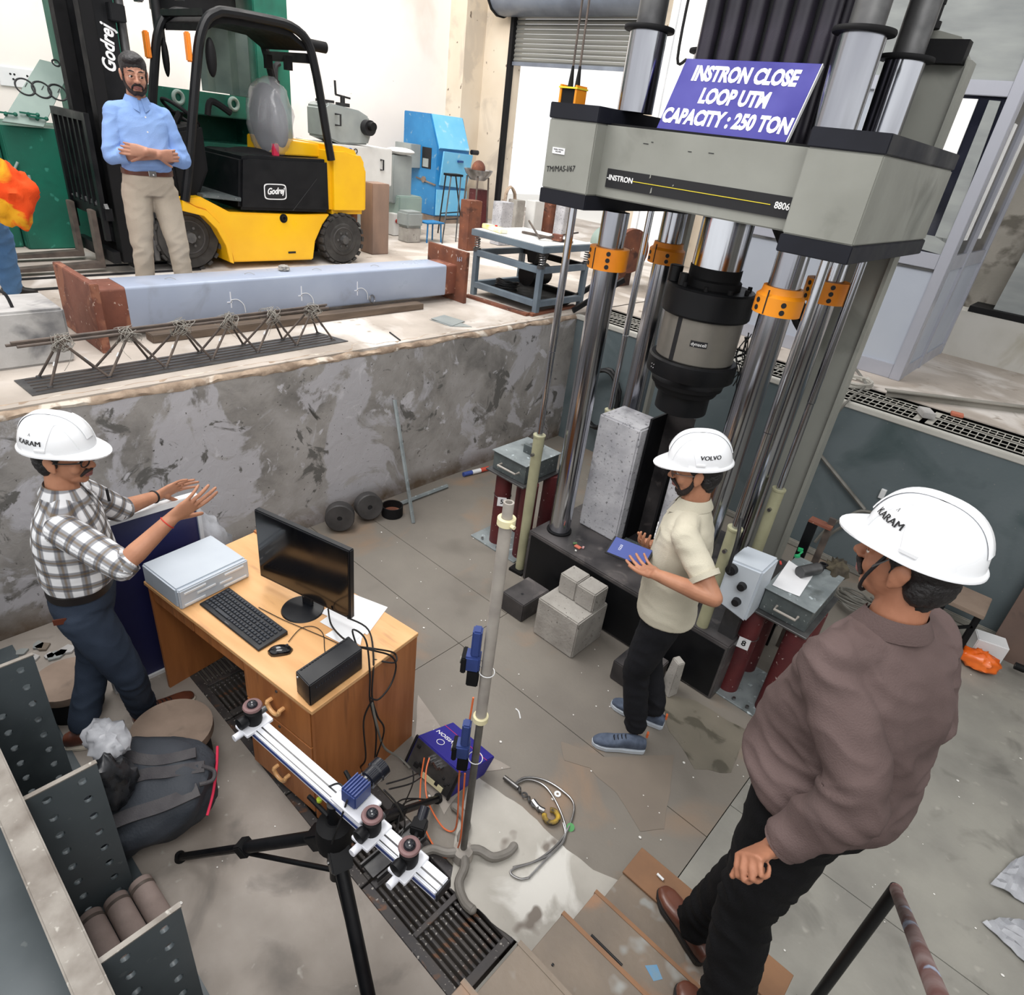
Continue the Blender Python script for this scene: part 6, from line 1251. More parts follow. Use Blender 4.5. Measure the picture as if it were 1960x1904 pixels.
# trestle, blue stool, pan stand, blocks
ta = GZ(848, 466, FZ); t = thing('steel_trestle', 'tall thin black steel trestle in front of the blue machine', 'trestle', ta)
tz_ = 2.28; P4 = [GZ(846, 466, FZ), GZ(872, 463, FZ), GZ(838, 446, FZ), GZ(884, 440, FZ)]; tc2 = sum(P4, Vector()) / 4
tp4 = [Vector((tc2.x + dx, tc2.y + dy, tz_)) for dx, dy in ((.06, -.1), (.06, .1), (-.06, -.1), (-.06, .1))]
for a, b in zip(P4, tp4): part(t, 'leg', MB().bar(a, b, .018, .018), K['inkblack'])
part(t, 'top', MB().obox((tc2.x, tc2.y, tz_), (.16, .26, .03)), K['blackmat']); part(t, 'brace', MB().bar(P4[0].lerp(tp4[0], .35), P4[1].lerp(tp4[1], .35), .015, .015).bar(P4[2].lerp(tp4[2], .35), P4[3].lerp(tp4[3], .35), .015, .015), K['inkblack'])
sc_ = GZ(822, 462, FZ); t = thing('blue_stool', 'small blue plastic stool left of the black trestle', 'stool', sc_)
part(t, 'seat', MB().obox(sc_ + Vector((0, 0, .27)), (.26, .34, .02), 0), K['bluemach'], bevel=.006)
for dx in (-.1, .1):
    for dy in (-.14, .14): part(t, 'leg', MB().cyl(sc_ + Vector((dx, dy, 0)), sc_ + Vector((dx * .9, dy * .9, .26)), .012, n=8), K['bluemach'])
q = GZ(783, 462, FZ); t = thing('grey_pedestal', 'small grey block on a concrete foot beside the blue stool', 'block', q)
part(t, 'foot', MB().obox(q + Vector((0, 0, .1)), (.22, .24, .2)), K['cube'], bevel=.01); part(t, 'block', MB().obox(q + Vector((0, 0, .31)), (.26, .3, .21)), K['greymach'], bevel=.03)
bw = GZ(905, 452, FZ); t = thing('pan_stand', 'steel bowl standing on a thin frame by the shutter wall', 'bowl stand', bw)
bz = GX(912, 335, bw.x).z; by = GX(915, 335, bw.x).y
part(t, 'bowl', MB().lathe([(.001, -.08), (.12, -.07), (.2, .02), (.23, .08), (.22, .08), (.19, .025), (.11, -.06), (.001, -.07)], (bw.x, by, bz), n=28), K['steel']); part(t, 'contents', MB().ell((bw.x, by, bz + .08), (.1, .12, .13), n=12, m=8), K['rust'])
for dx, dy in ((.15, .15), (-.15, .15), (.15, -.15), (-.15, -.15)): part(t, 'leg', MB().cyl((bw.x + dx, by + dy, FZ), (bw.x + dx * .8, by + dy * .8, bz - .02), .014, n=8), K['rebar'])
# rusty square columns and specimens
def col(px, py, pt, w, d, m, lab, nm='steel_post', cat='post', grp=None, extra=None):
    b = GZ(px, py, FZ); dd_ = math.hypot(b.x, b.y); 
    # height from the line of sight to its top at the same distance
    best = min((abs((CP + 0 * CP).z), 0) for _ in (0,)); zt = None
    lo, hi = FZ, 5
    from_cam = lambda z: ((Vector((b.x, b.y, z)) - CP).dot(AF), (Vector((b.x, b.y, z)) - CP).dot(AU))
    for _ in range(40):
        m_ = (lo + hi) / 2; f_, u_ = from_cam(m_); y_ = 952 - FPX * u_ / f_
        if y_ > pt: lo = m_
        else: hi = m_
    return solo(nm, lab, cat, MB().obox((b.x - d / 2, b.y, (FZ + lo) / 2), (d, w, lo - FZ)), m, (b.x, b.y, FZ), grp, bevel=.008)
col(728, 487, 352, .26, .25, mat('rustconc', (150, 124, 108), (122, 104, 94), 4, .8, c3=(110, 64, 52), s3=3, t3=(.58, .7), stretch=(1, 1, .4)), 'rust-streaked square concrete post behind the forklift tail')
col(905, 480, 385, .24, .2, K['rust'], 'dark rusty steel post with chalk marks left of the steel table')
col(918, 452, 364, .26, .2, K['maroon'], 'reddish rusty steel post behind the chalk-marked one')
col(965, 470, 388, .26, .2, K['slab'], 'grey speckled concrete slab standing behind the steel table, left one', 'standing_slab', 'concrete slab')
col(990, 462, 384, .2, .2, K['cube'], 'brown-grey post with coiled rope behind the steel table')
col(1025, 462, 386, .24, .2, K['offwhite'], 'white concrete slab standing behind the steel table', 'standing_slab', 'concrete slab')
col(1052, 462, 380, .12, .2, K['rust'], 'narrow rusty post right of the white slab')
col(1082, 466, 390, .28, .2, K['slab'], 'grey speckled slab standing behind the left lift rod', 'standing_slab', 'concrete slab')
col(1150, 500, 470, .3, .3, K['offwhite'], 'low white block behind the front left column', 'low_block', 'block')
q = GZ(985, 455, FZ); loops('rope_coil', 'coil of pale rope hanging on the post behind the steel table', 'rope', (q.x + .12, q.y - .35, 2.0), .10, .06, .014, K['lip'], (1, -.2, .1), 1.8, 15, 5)
dr = GY(1218, 480, 7.4); t = thing('pipe_drum', 'grey cylinder drum with rusty rim lying behind the clamped columns', 'drum', dr); part(t, 'barrel', MB().cyl((dr.x - .6, 7.5, dr.z), (dr.x - .05, 7.3, dr.z), .19, n=28), K['greengrey']); part(t, 'rim', MB().cyl((dr.x - .05, 7.3, dr.z), (dr.x + .02, 7.28, dr.z), .26, n=28), K['rust']); part(t, 'saddle', MB().box(dr.x - .5, dr.x - .1, 7.25, 7.55, FZ, dr.z - .15), K['rust'])
# steel test table with springs
TX, TY = -4.10, 5.10
t = thing('vibration_table', 'grey-blue steel frame table with spring-mounted top beside the machine', 'table', (TX - .45, TY + .3, FZ))
X0, X1, Y0, Y1 = -5.02, -4.08, 5.02, 5.80
for x in (X0, X1 - .055):
    for y in (Y0, Y1 - .055):
        part(t, 'leg', MB().box(x, x + .055, y, y + .055, FZ, 1.85), K['tablegrey'], bevel=.003)
        s_ = MB(); s_.tube([(x + .027 + .026 * math.cos(a), y + .027 + .026 * math.sin(a), 1.86 + .11 * a / 31.4) for a in [i * .52 for i in range(61)]], .006, 6, 1); part(t, 'spring', s_, K['steel'])
        part(t, 'spring_seat', MB().cyl((x + .027, y + .027, 1.84), (x + .027, y + .027, 1.865), .04, n=14), K['steeld'])
for z in (1.79, 1.47):
    part(t, 'rail', MB().box(X0 + .055, X1 - .055, Y0, Y0 + .05, z, z + .06), K['tablegrey'], bevel=.003); part(t, 'rail', MB().box(X0 + .055, X1 - .055, Y1 - .05, Y1, z, z + .06), K['blackmat'], bevel=.003)
    part(t, 'rail', MB().box(X1 - .05, X1, Y0 + .055, Y1 - .055, z, z + .06), K['tablegrey'], bevel=.003); part(t, 'rail', MB().box(X0, X0 + .05, Y0 + .055, Y1 - .055, z, z + .06), K['tablegrey'], bevel=.003)
part(t, 'top_frame', MB().box(X0 - .02, X1 + .02, Y0 - .03, Y1 + .02, 1.985, 2.045), K['tablegrey'], bevel=.004)
part(t, 'top_sheet', MB().box(X0, X1, Y0 - .01, Y1, 2.046, 2.052), K['offwhite'])
part(t, 'motor', MB().cyl((-4.5, 5.3, 1.68), (-4.5, 5.6, 1.68), .11, n=20).prism([(-4.6, 5.35, 1.985), (-4.4, 5.35, 1.985), (-4.46, 5.35, 1.8), (-4.54, 5.35, 1.8)], (0, .2, 0)), K['black'])
part(t, 'lower_tray', MB().box(X0 + .05, X1 - .05, Y0 + .05, Y1 - .05, 1.465, 1.475), K['blackmat'])
loops('cable_heap', 'tangled black cables on the lower shelf of the steel table', 'cables', (-4.75, 5.3, 1.53), .13, .08, .01, K['cable'], (0, .2, 1), .8, 21, 6)
solo('angle_offcut', 'rusty angle bars lying under the steel table', 'steel bar', MB().bar(GZ(893, 565, FZ + .015), GZ(1010, 602, FZ + .015), .06, .025).bar(GZ(1015, 602, FZ + .015), GZ(1100, 585, FZ + .015), .06, .025), K['rust'])
q = GZ(930, 432, 2.07); solo('spirit_level', 'yellow and white level lying on the steel table top', 'level', MB().obox((-4.86, 5.14, 2.075), (.34, .09, .045), -.2), mat('levelyellow', (226, 216, 120), (244, 242, 226), 9, .5), bevel=.006)
solo('red_marker', 'tiny red cap on the yellow level', 'cap', MB().cyl((-4.84, 5.14, 2.098), (-4.84, 5.14, 2.11), .014, n=10), mat('capred', (200, 30, 40), None, 3, .4))
solo('clamp_bars', 'two crossed steel rods with a bracket lying on the steel table', 'rods', MB().bar((-4.72, 5.5, 2.17), (-4.34, 5.25, 2.07), .014, .014).bar((-4.34, 5.25, 2.07), (-4.15, 5.62, 2.15), .014, .014).bar((-4.7, 5.4, 2.065), (-4.12, 5.5, 2.065), .04, .02), K['rebar'])
solo('rust_bracket', 'small rusty box bracket on the steel table', 'bracket', MB().obox((-4.25, 5.42, 2.09), (.1, .06, .06), .4), K['beamrust'])
rmp = GZ(1120, 545, FZ); solo('ribbed_ramp', 'ribbed dark steel rack leaning right of the steel table', 'rack', MB().bar((-3.98, 5.5, FZ + .03), (-3.75, 6.0, 1.75), .03, .05).bar((-4.2, 5.6, FZ + .03), (-4.0, 6.05, 1.72), .03, .05), K['black'])
# ------------------------------------------------------------------ people
import numpy as np
def fuse(mb, voxel, smooth=3):
    me = bpy.data.meshes.new('f'); me.from_pydata(mb.v, [], mb.f); bm = bmesh.new(); bm.from_mesh(me); bmesh.ops.recalc_face_normals(bm, faces=bm.faces); bm.to_mesh(me); bm.free()
    ob = bpy.data.objects.new('f', me); COL.objects.link(ob)
    r = ob.modifiers.new('r', 'REMESH'); r.mode = 'VOXEL'; r.voxel_size = voxel
    s = ob.modifiers.new('s', 'SMOOTH'); s.iterations = smooth; s.factor = .5
    dg = bpy.context.evaluated_depsgraph_get(); out = bpy.data.meshes.new_from_object(ob.evaluated_get(dg))
    bpy.data.objects.remove(ob); bpy.data.meshes.remove(me); return out
def put(me, name, parent, m, label=None):
    me.name = name; me.materials.clear(); me.materials.append(m); me.polygons.foreach_set('use_smooth', [True] * len(me.polygons))
    o = bpy.data.objects.new(name, me); COL.objects.link(o); o.parent = parent
    if label: o['label'] = label
    return o
def crease(me, amp, segs, fs=9, seed=0):
    # cloth folds: displacement along normals, stronger near joints (segs = [(point, radius)])
    n = len(me.vertices); co = np.empty(n * 3); me.vertices.foreach_get('co', co); co = co.reshape(-1, 3)
    no = np.empty(n * 3); me.vertices.foreach_get('normal', no); no = no.reshape(-1, 3); w = np.full(n, .35)
    for p, r in segs: w += np.exp(-((co - np.array(p)) ** 2).sum(1) / (r * r))
    d = np.empty(n); S = Vector((seed, seed * 2, 0))
    for i in range(n):
        c = co[i]; v = Vector((c[0], c[1], c[2])); q = noise.noise(Vector((v.x * fs, v.y * fs, v.z * fs * 1.8 + v.x * 5)) + S)
        d[i] = (1 - abs(q) * 3.2) * .6 + noise.noise(v * fs * .45 + S) * .9
    co += no * (amp * d * np.minimum(w, 1.3))[:, None]; me.vertices.foreach_set('co', co.ravel()); me.update()
class Lf(MB):
    def loft(s, secs, n=28, e=2.3, rnd=True):
        R = []
        for c, a, b in secs:
            c, a, b = Vector(c), Vector(a), Vector(b); ring = []
            for i in range(n):
                t = 2 * PI * i / n; ct, st = math.cos(t), math.sin(t)
                ring.append(c + a * math.copysign(abs(ct) ** (2 / e), ct) + b * math.copysign(abs(st) ** (2 / e), st))
            R.append(ring)
        return s.rings(R)
    def limb(s, P, R, n=16, ends=True, rep=4):
        P = [Vector(p) for p in P]; k = len(P)
        if k > 2:
            Q = spline(P, rep); rr = []
            for i in range(len(Q)):
                f = i / rep; a = min(int(f), k - 2); t = f - a; rr.append(R[a] + (R[a + 1] - R[a]) * min(1, t))
        else: Q = P; rr = list(R)
        rg = []; u = None
        for i, p in enumerate(Q):
            d = (Q[min(i + 1, len(Q) - 1)] - Q[max(i - 1, 0)]).normalized()
            if u is None: u = frame(d)[0]
            u = (u - d * u.dot(d)).normalized(); w = d.cross(u)
            rg.append([p + (u * math.cos(2 * PI * j / n) + w * math.sin(2 * PI * j / n)) * rr[i] for j in range(n)])
        s.rings(rg)
        if ends: s.ell(Q[0], (rr[0],) * 3, n=14, m=8); s.ell(Q[-1], (rr[-1],) * 3, n=14, m=8)
        return s
def hand(mb, wrist, fd, pn, side, curl, S=1.0, spread=.07, tcurl=.5, tout=.8):
    """wrist point, finger direction, palm normal (towards which fingers curl); side = +1 when the thumb leaves towards fd x pn."""
    fd = Vector(fd).normalized(); pn = Vector(pn); pn = (pn - fd * pn.dot(fd)).normalized(); ac = fd.cross(pn) * side; w = Vector(wrist)
    mb.loft([(w - fd * .01, ac * .028 * S, pn * .021 * S), (w + fd * .03 * S, ac * .036 * S, pn * .017 * S), (w + fd * .065 * S, ac * .042 * S, pn * .015 * S), (w + fd * .098 * S, ac * .041 * S, pn * .012 * S)], 20)
    mb.ell(w + fd * .035 * S + ac * .022 * S + pn * .008, (.02 * S,) * 3, n=12, m=8)
    L = ((.046, .03, .023), (.05, .033, .024), (.046, .031, .023), (.036, .024, .02)); xs = (.033, .0115, -.0105, -.032)
    for k in range(4):
        p = w + fd * (.094 - .004 * abs(k - 1)) * S + ac * xs[k] * S; a = 0
        d0 = (fd + ac * (1.5 - k) * spread).normalized(); q = w + fd * .05 * S + ac * xs[k] * .8 * S; pts = [p]
        c = curl[k] if isinstance(curl, (list, tuple)) else curl
        for j, l in enumerate(L[k]):
            a += c * (.8, 1.15, .8)[j]; d = d0 * math.cos(a) + pn * math.sin(a); p = p + d * l * S; pts.append(p)
        r = (.0092, .0088, .0079, .0070) if k < 3 else (.008, .0076, .007, .0062)
        mb.limb([q] + pts, [r[0] * S] + [x * S for x in r], 10, True, 2)
    t0 = w + fd * .022 * S + ac * .026 * S; d1 = (fd * .62 + ac * tout + pn * .30).normalized(); p1 = t0 + d1 * .042 * S
    d2 = (d1 + fd * tcurl * .7 + pn * tcurl * .5).normalized(); p2 = p1 + d2 * .032 * S; d3 = (d2 + fd * tcurl * .4 + pn * tcurl * .3).normalized(); p3 = p2 + d3 * .025 * S
    mb.limb([t0, p1, p2, p3], [.0135 * S, .0115 * S, .0098 * S, .0082 * S], 10, True, 2)
def skinmat(name, c1, c2):
    return mat(name, c1, c2, 9, .5, spec=.35, bump=.05, bs=120)
def clothmat(name, c1, c2, sc=5, bs=220, bump=.25, **k):
    return mat(name, c1, c2, sc, .85, bump=bump, bs=bs, spec=.2, **k)
class Person:
    def __init__(s, label, O, rz, S=1.04, cat='person'):
        s.S = S; s.O = Vector(O); s.rz = rz; s.t = thing('person', label, cat, O, rz); s.t_m = pmat(s.t); s.inv = s.t_m.inverted()
        s.R = Matrix.Rotation(rz, 3, 'Z'); s.side_ = s.R @ Vector((1, 0, 0))
    def at(s, px, py, x):       # local point on the vertical plane x = const seen at a photo point
        d = ray(px, py); n = s.side_; t = (n.dot(s.O) + x - n.dot(CP)) / n.dot(d); return s.inv @ (CP + d * t)
    def reach(s, px, py, c, L, near=True):       # point at arm length L from joint c, seen at a photo point
        c = s.t_m @ Vector(c); d = ray(px, py).normalized(); w = c - CP; b = w.dot(d); q = L * L - (w - d * b).length_squared
        t = b + (0 if q <= 0 else (-1 if near else 1) * math.sqrt(q)); P = CP + d * t
        if q <= 0: P = c + (P - c).normalized() * L
        return s.inv @ P
    def head(s, mb, hc, nod=0, turn=0, tilt=0):
        s.hc = Vector(hc); s.HR = (Matrix.Rotation(turn, 3, 'Z') @ Matrix.Rotation(-nod, 3, 'X') @ Matrix.Rotation(tilt, 3, 'Y')); S = s.S
        H = lambda x, y, z: s.hc + s.HR @ Vector((x, y, z)) * S; s.H = H; R = s.HR
        E = lambda c, r, Q=None, n=20, m=14: mb.ell(H(*c), [q * S for q in r], R if Q is None else R @ Q, n, m)
        E((0, -.014, .036), (.076, .096, .084)); E((0, .018, -.022), (.064, .068, .090)); E((0, .034, -.078), (.044, .046, .036)); E((0, .060, -.094), (.022, .02, .018))
        mb.limb([H(0, .082, .018), H(0, .096, -.008), H(0, .108, -.028)], [.007 * S, .009 * S, .0125 * S], 10); 
        for x in (-1, 1):
            E((x * .012, .096, -.032), (.009, .010, .008)); E((x * .036, .056, -.030), (.024, .024, .028)); mb.limb([H(x * .014, .084, .024), H(x * .045, .068, .022)], [.009 * S, .010 * S], 10)
            E((x * .078, -.008, -.008), (.010, .020, .032), Matrix.Rotation(.15, 3, 'X')); E((x * .083, -.014, .004), (.007, .018, .022)); E((x * .076, 0, -.034), (.008, .010, .012))
            mb.limb([H(x * .016, .083, .008), H(x * .032, .079, .012), H(x * .046, .070, .006)], [.0065 * S, .008 * S, .006 * S], 8); mb.limb([H(x * .018, .082, -.010), H(x * .032, .078, -.013), H(x * .045, .070, -.008)], [.006 * S] * 3, 8)
        mb.limb([H(-.022, .082, -.060), H(0, .091, -.057), H(.022, .082, -.060)], [.006 * S, .0075 * S, .006 * S], 8); mb.limb([H(-.020, .080, -.070), H(0, .088, -.071), H(.020, .080, -.070)], [.006 * S, .008 * S, .006 * S], 8)
    def face(s, hairm, lip, beard=0, look=(0, 0)):
        H, S, R, t = s.H, s.S, s.HR, s.t
        for x in (-1, 1):
            e = part(t, 'eye', MB().ell(H(x * .0315, .0725, -.001), [.0120 * S] * 3, R, 14, 10), K['eyewhite'], local=True)
            part(e, 'iris', MB().ell(H(x * .0315 + look[0] * .004, .0805, -.001 + look[1] * .004), (.0078 * S, .0048 * S, .0078 * S), R, 12, 8), K['iris'], local=True)
            part(t, 'eyelid', MB().tube([H(x * .019, .082, .004), H(x * .0315, .0855, .0095), H(x * .045, .076, .004)], .0042 * S, 8, 3), s.skin, local=True)
            part(t, 'eyebrow', MB().tube([H(x * .013, .090, .027), H(x * .03, .087, .032), H(x * .05, .071, .026)], [.003 * S, .004 * S, .0025 * S], 8, 3), hairm, local=True)
        part(t, 'lips', MB().tube([H(-.024, .083, -.063), H(-.01, .093, -.060), H(0, .0945, -.062), (H(.01, .093, -.060)), H(.024, .083, -.063)], .0045 * S, 8, 3).tube([H(-.02, .082, -.069), H(0, .0935, -.071), H(.02, .082, -.069)], .0052 * S, 8, 3), lip, local=True)
        if beard:
            mb = Lf(); mb.limb([H(-.034, .074, -.066), H(-.02, .088, -.050), H(0, .098, -.045), H(.02, .088, -.050), H(.034, .074, -.066)], [.005 * S, .0075 * S, .008 * S, .0075 * S, .005 * S], 10)
            if beard > 1:
                mb.ell(H(0, .061, -.097), [.028 * S, .023 * S, .018 * S], R, 18, 10)
                for x in (-1, 1): mb.limb([H(x * .032, .072, -.068), H(x * .034, .064, -.088), H(x * .018, .068, -.098)], [.005 * S, .007 * S, .008 * S], 10)
            if beard > 2:
                for x in (-1, 1): mb.limb([H(x * .070, .008, -.02), H(x * .064, .018, -.055), H(x * .046, .04, -.088), H(x * .02, .06, -.105)], [.006 * S, .010 * S, .014 * S, .015 * S], 12)
            put(fuse(mb, .003, 1), 'beard' if beard > 1 else 'moustache', t, K['beard'])
    def hair(s, hairm, full=True, side=.0):
        H, S, R = s.H, s.S, s.HR; mb = Lf()
        if full: mb.ell(H(0, -.020, .056), [.083 * S, .100 * S, .078 * S], R, 24, 16); mb.ell(H(.01, .035, .088), [.062 * S, .05 * S, .032 * S], R, 20, 12); mb.ell(H(-.02, .045, .10), [.04 * S, .04 * S, .022 * S], R, 16, 10)
        else: mb.ell(H(0, -.032, .032), [.080 * S, .086 * S, .07 * S], R, 24, 14)
        mb.ell(H(0, -.052, -.015), [.071 * S, .062 * S, .068 * S], R, 20, 14); mb.ell(H(0, -.048, -.07), [.052 * S, .04 * S, .035 * S], R, 18, 12)
        for x in (-1, 1): mb.ell(H(x * .068, -.002, .03), [.013 * S, .032 * S, .034 * S], R, 14, 10); mb.ell(H(x * .070, .008, .0), [.008 * S, .008 * S, .026 * S], R, 10, 8); mb.ell(H(x * .05, -.05, -.03), [.022 * S, .03 * S, .04 * S], R, 14, 10)
        me = fuse(mb, .004, 2); crease(me, .005, [], 45, 3); return put(me, 'hair', s.t, hairm)
    def helmet(s, txt, tphi, tth=.42, size=.034, nod=0, hk=1.0):
        H0, S = s.hc, s.S * hk; R = s.HR @ Matrix.Rotation(-nod, 3, 'X'); a, b, h = .113, .136, .135
        c0 = s.hc + s.HR @ Vector((0, -.010, .048)) * S
        def dp(phi, th, k=1.0):       # phi from forward (+y) towards +x ; th 0 at rim .. pi/2 at the top
            r = math.cos(th) ** .78; zz = math.sin(th) ** .95 if th > 0 else 0
            bulge = 1 + .035 * math.exp(-(math.sin(phi) * r * 3.6) ** 2) * (th > .2)
            return c0 + R @ Vector((a * math.sin(phi) * r * k * S, b * math.cos(phi) * r * k * S, h * zz * k * bulge * S))
        n = 48; mb = MB(); rg = []
        def edge(phi, o, dz): f = max(0, math.cos(phi)) ** 2.5; q = .010 * o + .050 * f * o; return c0 + R @ Vector(((a + q * .6) * math.sin(phi) * S, (b + q) * math.cos(phi) * S, (dz - .014 * f * o) * S))
        ph = [2 * PI * i / n for i in range(n)]
        rg.append([dp(p, 0, .93) + R @ Vector((0, 0, -.004)) for p in ph]); rg.append([edge(p, .98, -.006) for p in ph]); rg.append([edge(p, 1, .0) for p in ph]); rg.append([edge(p, .6, .006) for p in ph]); rg.append([dp(p, .05, 1.01) for p in ph])
        for k in range(1, 14): rg.append([dp(p, .05 + k / 14 * (PI / 2 - .06)) for p in ph])
        for k in range(12, -1, -1): rg.append([dp(p, .05 + k / 14 * (PI / 2 - .06), .93) for p in ph])
        hm = part(s.t, 'helmet', mb.rings(rg), K['helmet'], 'white hard hat', ang=50, local=True)
        for x, w in ((0, .022), ):
            g_ = []
            for i in range(25):
                th = .35 + (PI - .7) * i / 24; phi = 0 if th < PI / 2 else PI; tt = th if th < PI / 2 else PI - th; p = dp(phi, tt, 1.0); u = R @ Vector((1, 0, 0)) * w * S; up = (p - c0).normalized() * .0035; g_.append([p - u, p - u * .8 + up, p + u * .8 + up, p + u])
            part(hm, 'ridge', MB().grid(g_), K['helmet'], ang=50, local=True)
        g_ = [];
        for sx in (-1, 1):
            mb2 = MB(); P = [dp(sx * (.55 + .9 * i / 10), .15 + 1.15 * math.sin(PI * i / 10) * .75, 1.004) for i in range(11)]; mb2.tube(P, .0022, 6, 2); part(hm, 'shell_rib', mb2, K['helmet'], local=True)
            part(hm, 'slot_cover', MB().obox(dp(sx * PI / 2, .16, 1.01), (.006, .04, .012), R), K['helmet'], bevel=.002, local=True)
        L_ = letters(txt, (0, 0, 0), (1, 0, 0), (0, 1, 0), size, 0, 0, .12 if txt == 'VOLVO' else 0); nv = len(L_.v); L_.f += [tuple(i + nv for i in f) for f in L_.f]; L_.v = [(x - .0009, y, z) for x, y, z in L_.v] + [(x + .0009, y, z) for x, y, z in L_.v]
        rr = (a + b) / 2; sgn = 1 if math.sin(tphi) > 0 else -1
        mbx = MB(); mbx.f = L_.f
        mbx.v = [tuple(dp(tphi - x / rr, tth + y / h, 1.022)) for x, y, z in L_.v]
        part(hm, 'lettering', mbx, K['inkblack'], local=True)
        if txt == 'KARAM':
            mk_ = MB(); q = [dp(tphi + d / rr, tth + (.028 + e) / h, 1.012) for d, e in ((-.005, 0), (0, .012), (.001, .010), (-.003, 0), (.005, 0), (.001, .012), (0, .012), (.003, 0))]; mk_.add(q, [(0, 1, 2, 3), (7, 6, 5, 4)]); part(hm, 'emblem', mk_, K['inkblack'], local=True)
        return hm, dp
    def glasses(s, m, thin=.0022):
        H, S = s.H, s.S; mb = MB()
        for x in (-1, 1):
            c = H(x * .032, .100, -.004); mb.tube([c + s.HR @ Vector((.023 * S * math.cos(a), -.003 * math.cos(a) * x, .016 * S * math.sin(a))) for a in [i * PI / 8 for i in range(17)]], thin, 6, 1)
            mb.tube([H(x * .054, .096, .004), H(x * .076, .05, .006), H(x * .082, -.01, .004)], thin, 6, 3)
        mb.tube([H(-.010, .102, .0), H(0, .106, .003), H(.010, .102, .0)], thin, 6, 2); return part(s.t, 'glasses', mb, m, local=True)
    def shoe(s, heel, toe, m, sole, z=0, w=.048, lab=None, style=0):
        heel = Vector(heel); toe = Vector(toe); heel.z = toe.z = z; d = (toe - heel).normalized(); L = (toe - heel).length; x = Vector((d.y, -d.x, 0)); up = Vector((0, 0, 1))
        secs = lambda q: [(heel + d * L * t + up * zc, x * w * a, up * b) for t, a, zc, b in q]
        mb = Lf(); P = [(t, a, hh) for t, a, hh in ((.0, .55, .065), (.1, .74, .078), (.25, .80, .085), (.42, .82, .078), (.6, .95, .058), (.75, 1.0, .048), (.88, .86, .042), (.97, .55, .032), (1.0, .3, .025))]
        mb.loft([(heel + d * L * t + up * (.018 + hh / 2), x * w * a * .94, up * (hh / 2)) for t, a, hh in P], 24, 2.6)
        u = put(fuse(mb, .005, 3), 'shoe', s.t, m, lab)
        part(u, 'sole', MB().prism([heel + d * L * t + x * w * a * sg + up * .001 for sg, seq in ((1, ((-.01, .4), (.03, .72), (.25, .84), (.5, .86), (.75, 1.04), (.92, .8), (1.01, .35))), (-1, ((1.01, .35), (.92, .8), (.75, 1.04), (.5, .86), (.25, .84), (.03, .72), (-.01, .4)))) for t, a in seq], (0, 0, .022 if style == 0 else .03)), sole, bevel=.004, local=True)
        lc = MB()
        for k in range(4):
            t = .40 + .07 * k; lc.tube([heel + d * L * t + x * w * .4 + up * (.095 - .03 * (t - .35) * 3), heel + d * L * (t + .02) + up * (.104 - .03 * (t - .35) * 3), heel + d * L * t - x * w * .4 + up * (.095 - .03 * (t - .35) * 3)], .0028, 5, 2)
        if style != 1: part(u, 'laces', lc, K['inkblack'], local=True)
        return u
K['eyewhite'] = mat('eyewhite', (226, 220, 212), None, 3, .3); K['iris'] = mat('iris', (30, 20, 16), None, 3, .2)
K['helmet'] = mat('helmet', (238, 240, 243), (232, 234, 238), 3, .3, spec=.4)
K['hair'] = mat('hair', (18, 16, 18), (30, 27, 28), 60, .5, bump=.4, bs=150)
K['beard'] = mat('beard', (44, 34, 32), (30, 24, 24), 80, .8, bump=.4, bs=200); K['lips'] = mat('lips', (142, 88, 84), (126, 76, 74), 9, .5)
SK1 = skinmat('skin_a', (186, 134, 106), (168, 118, 92)); SK2 = skinmat('skin_b', (184, 132, 104), (164, 114, 88)); SK3 = skinmat('skin_c', (170, 118, 92), (152, 102, 78)); SK4 = skinmat('skin_d', (182, 134, 112), (164, 116, 96))
K['denim'] = clothmat('denim', (52, 62, 78), (38, 46, 60), 4); K['belt'] = mat('belt', (26, 22, 22), None, 5, .5); K['beltbrown'] = mat('beltbrown', (92, 48, 34), (74, 38, 28), 9, .5)
K['shoebrown'] = mat('shoebrown', (104, 60, 44), (82, 44, 32), 6, .4, coat=.2); K['solewhite'] = mat('solewhite', (206, 198, 184), None, 5, .6); K['shoegrey'] = mat('shoegrey', (84, 96, 116), (70, 80, 98), 30, .8, bump=.3, bs=260)
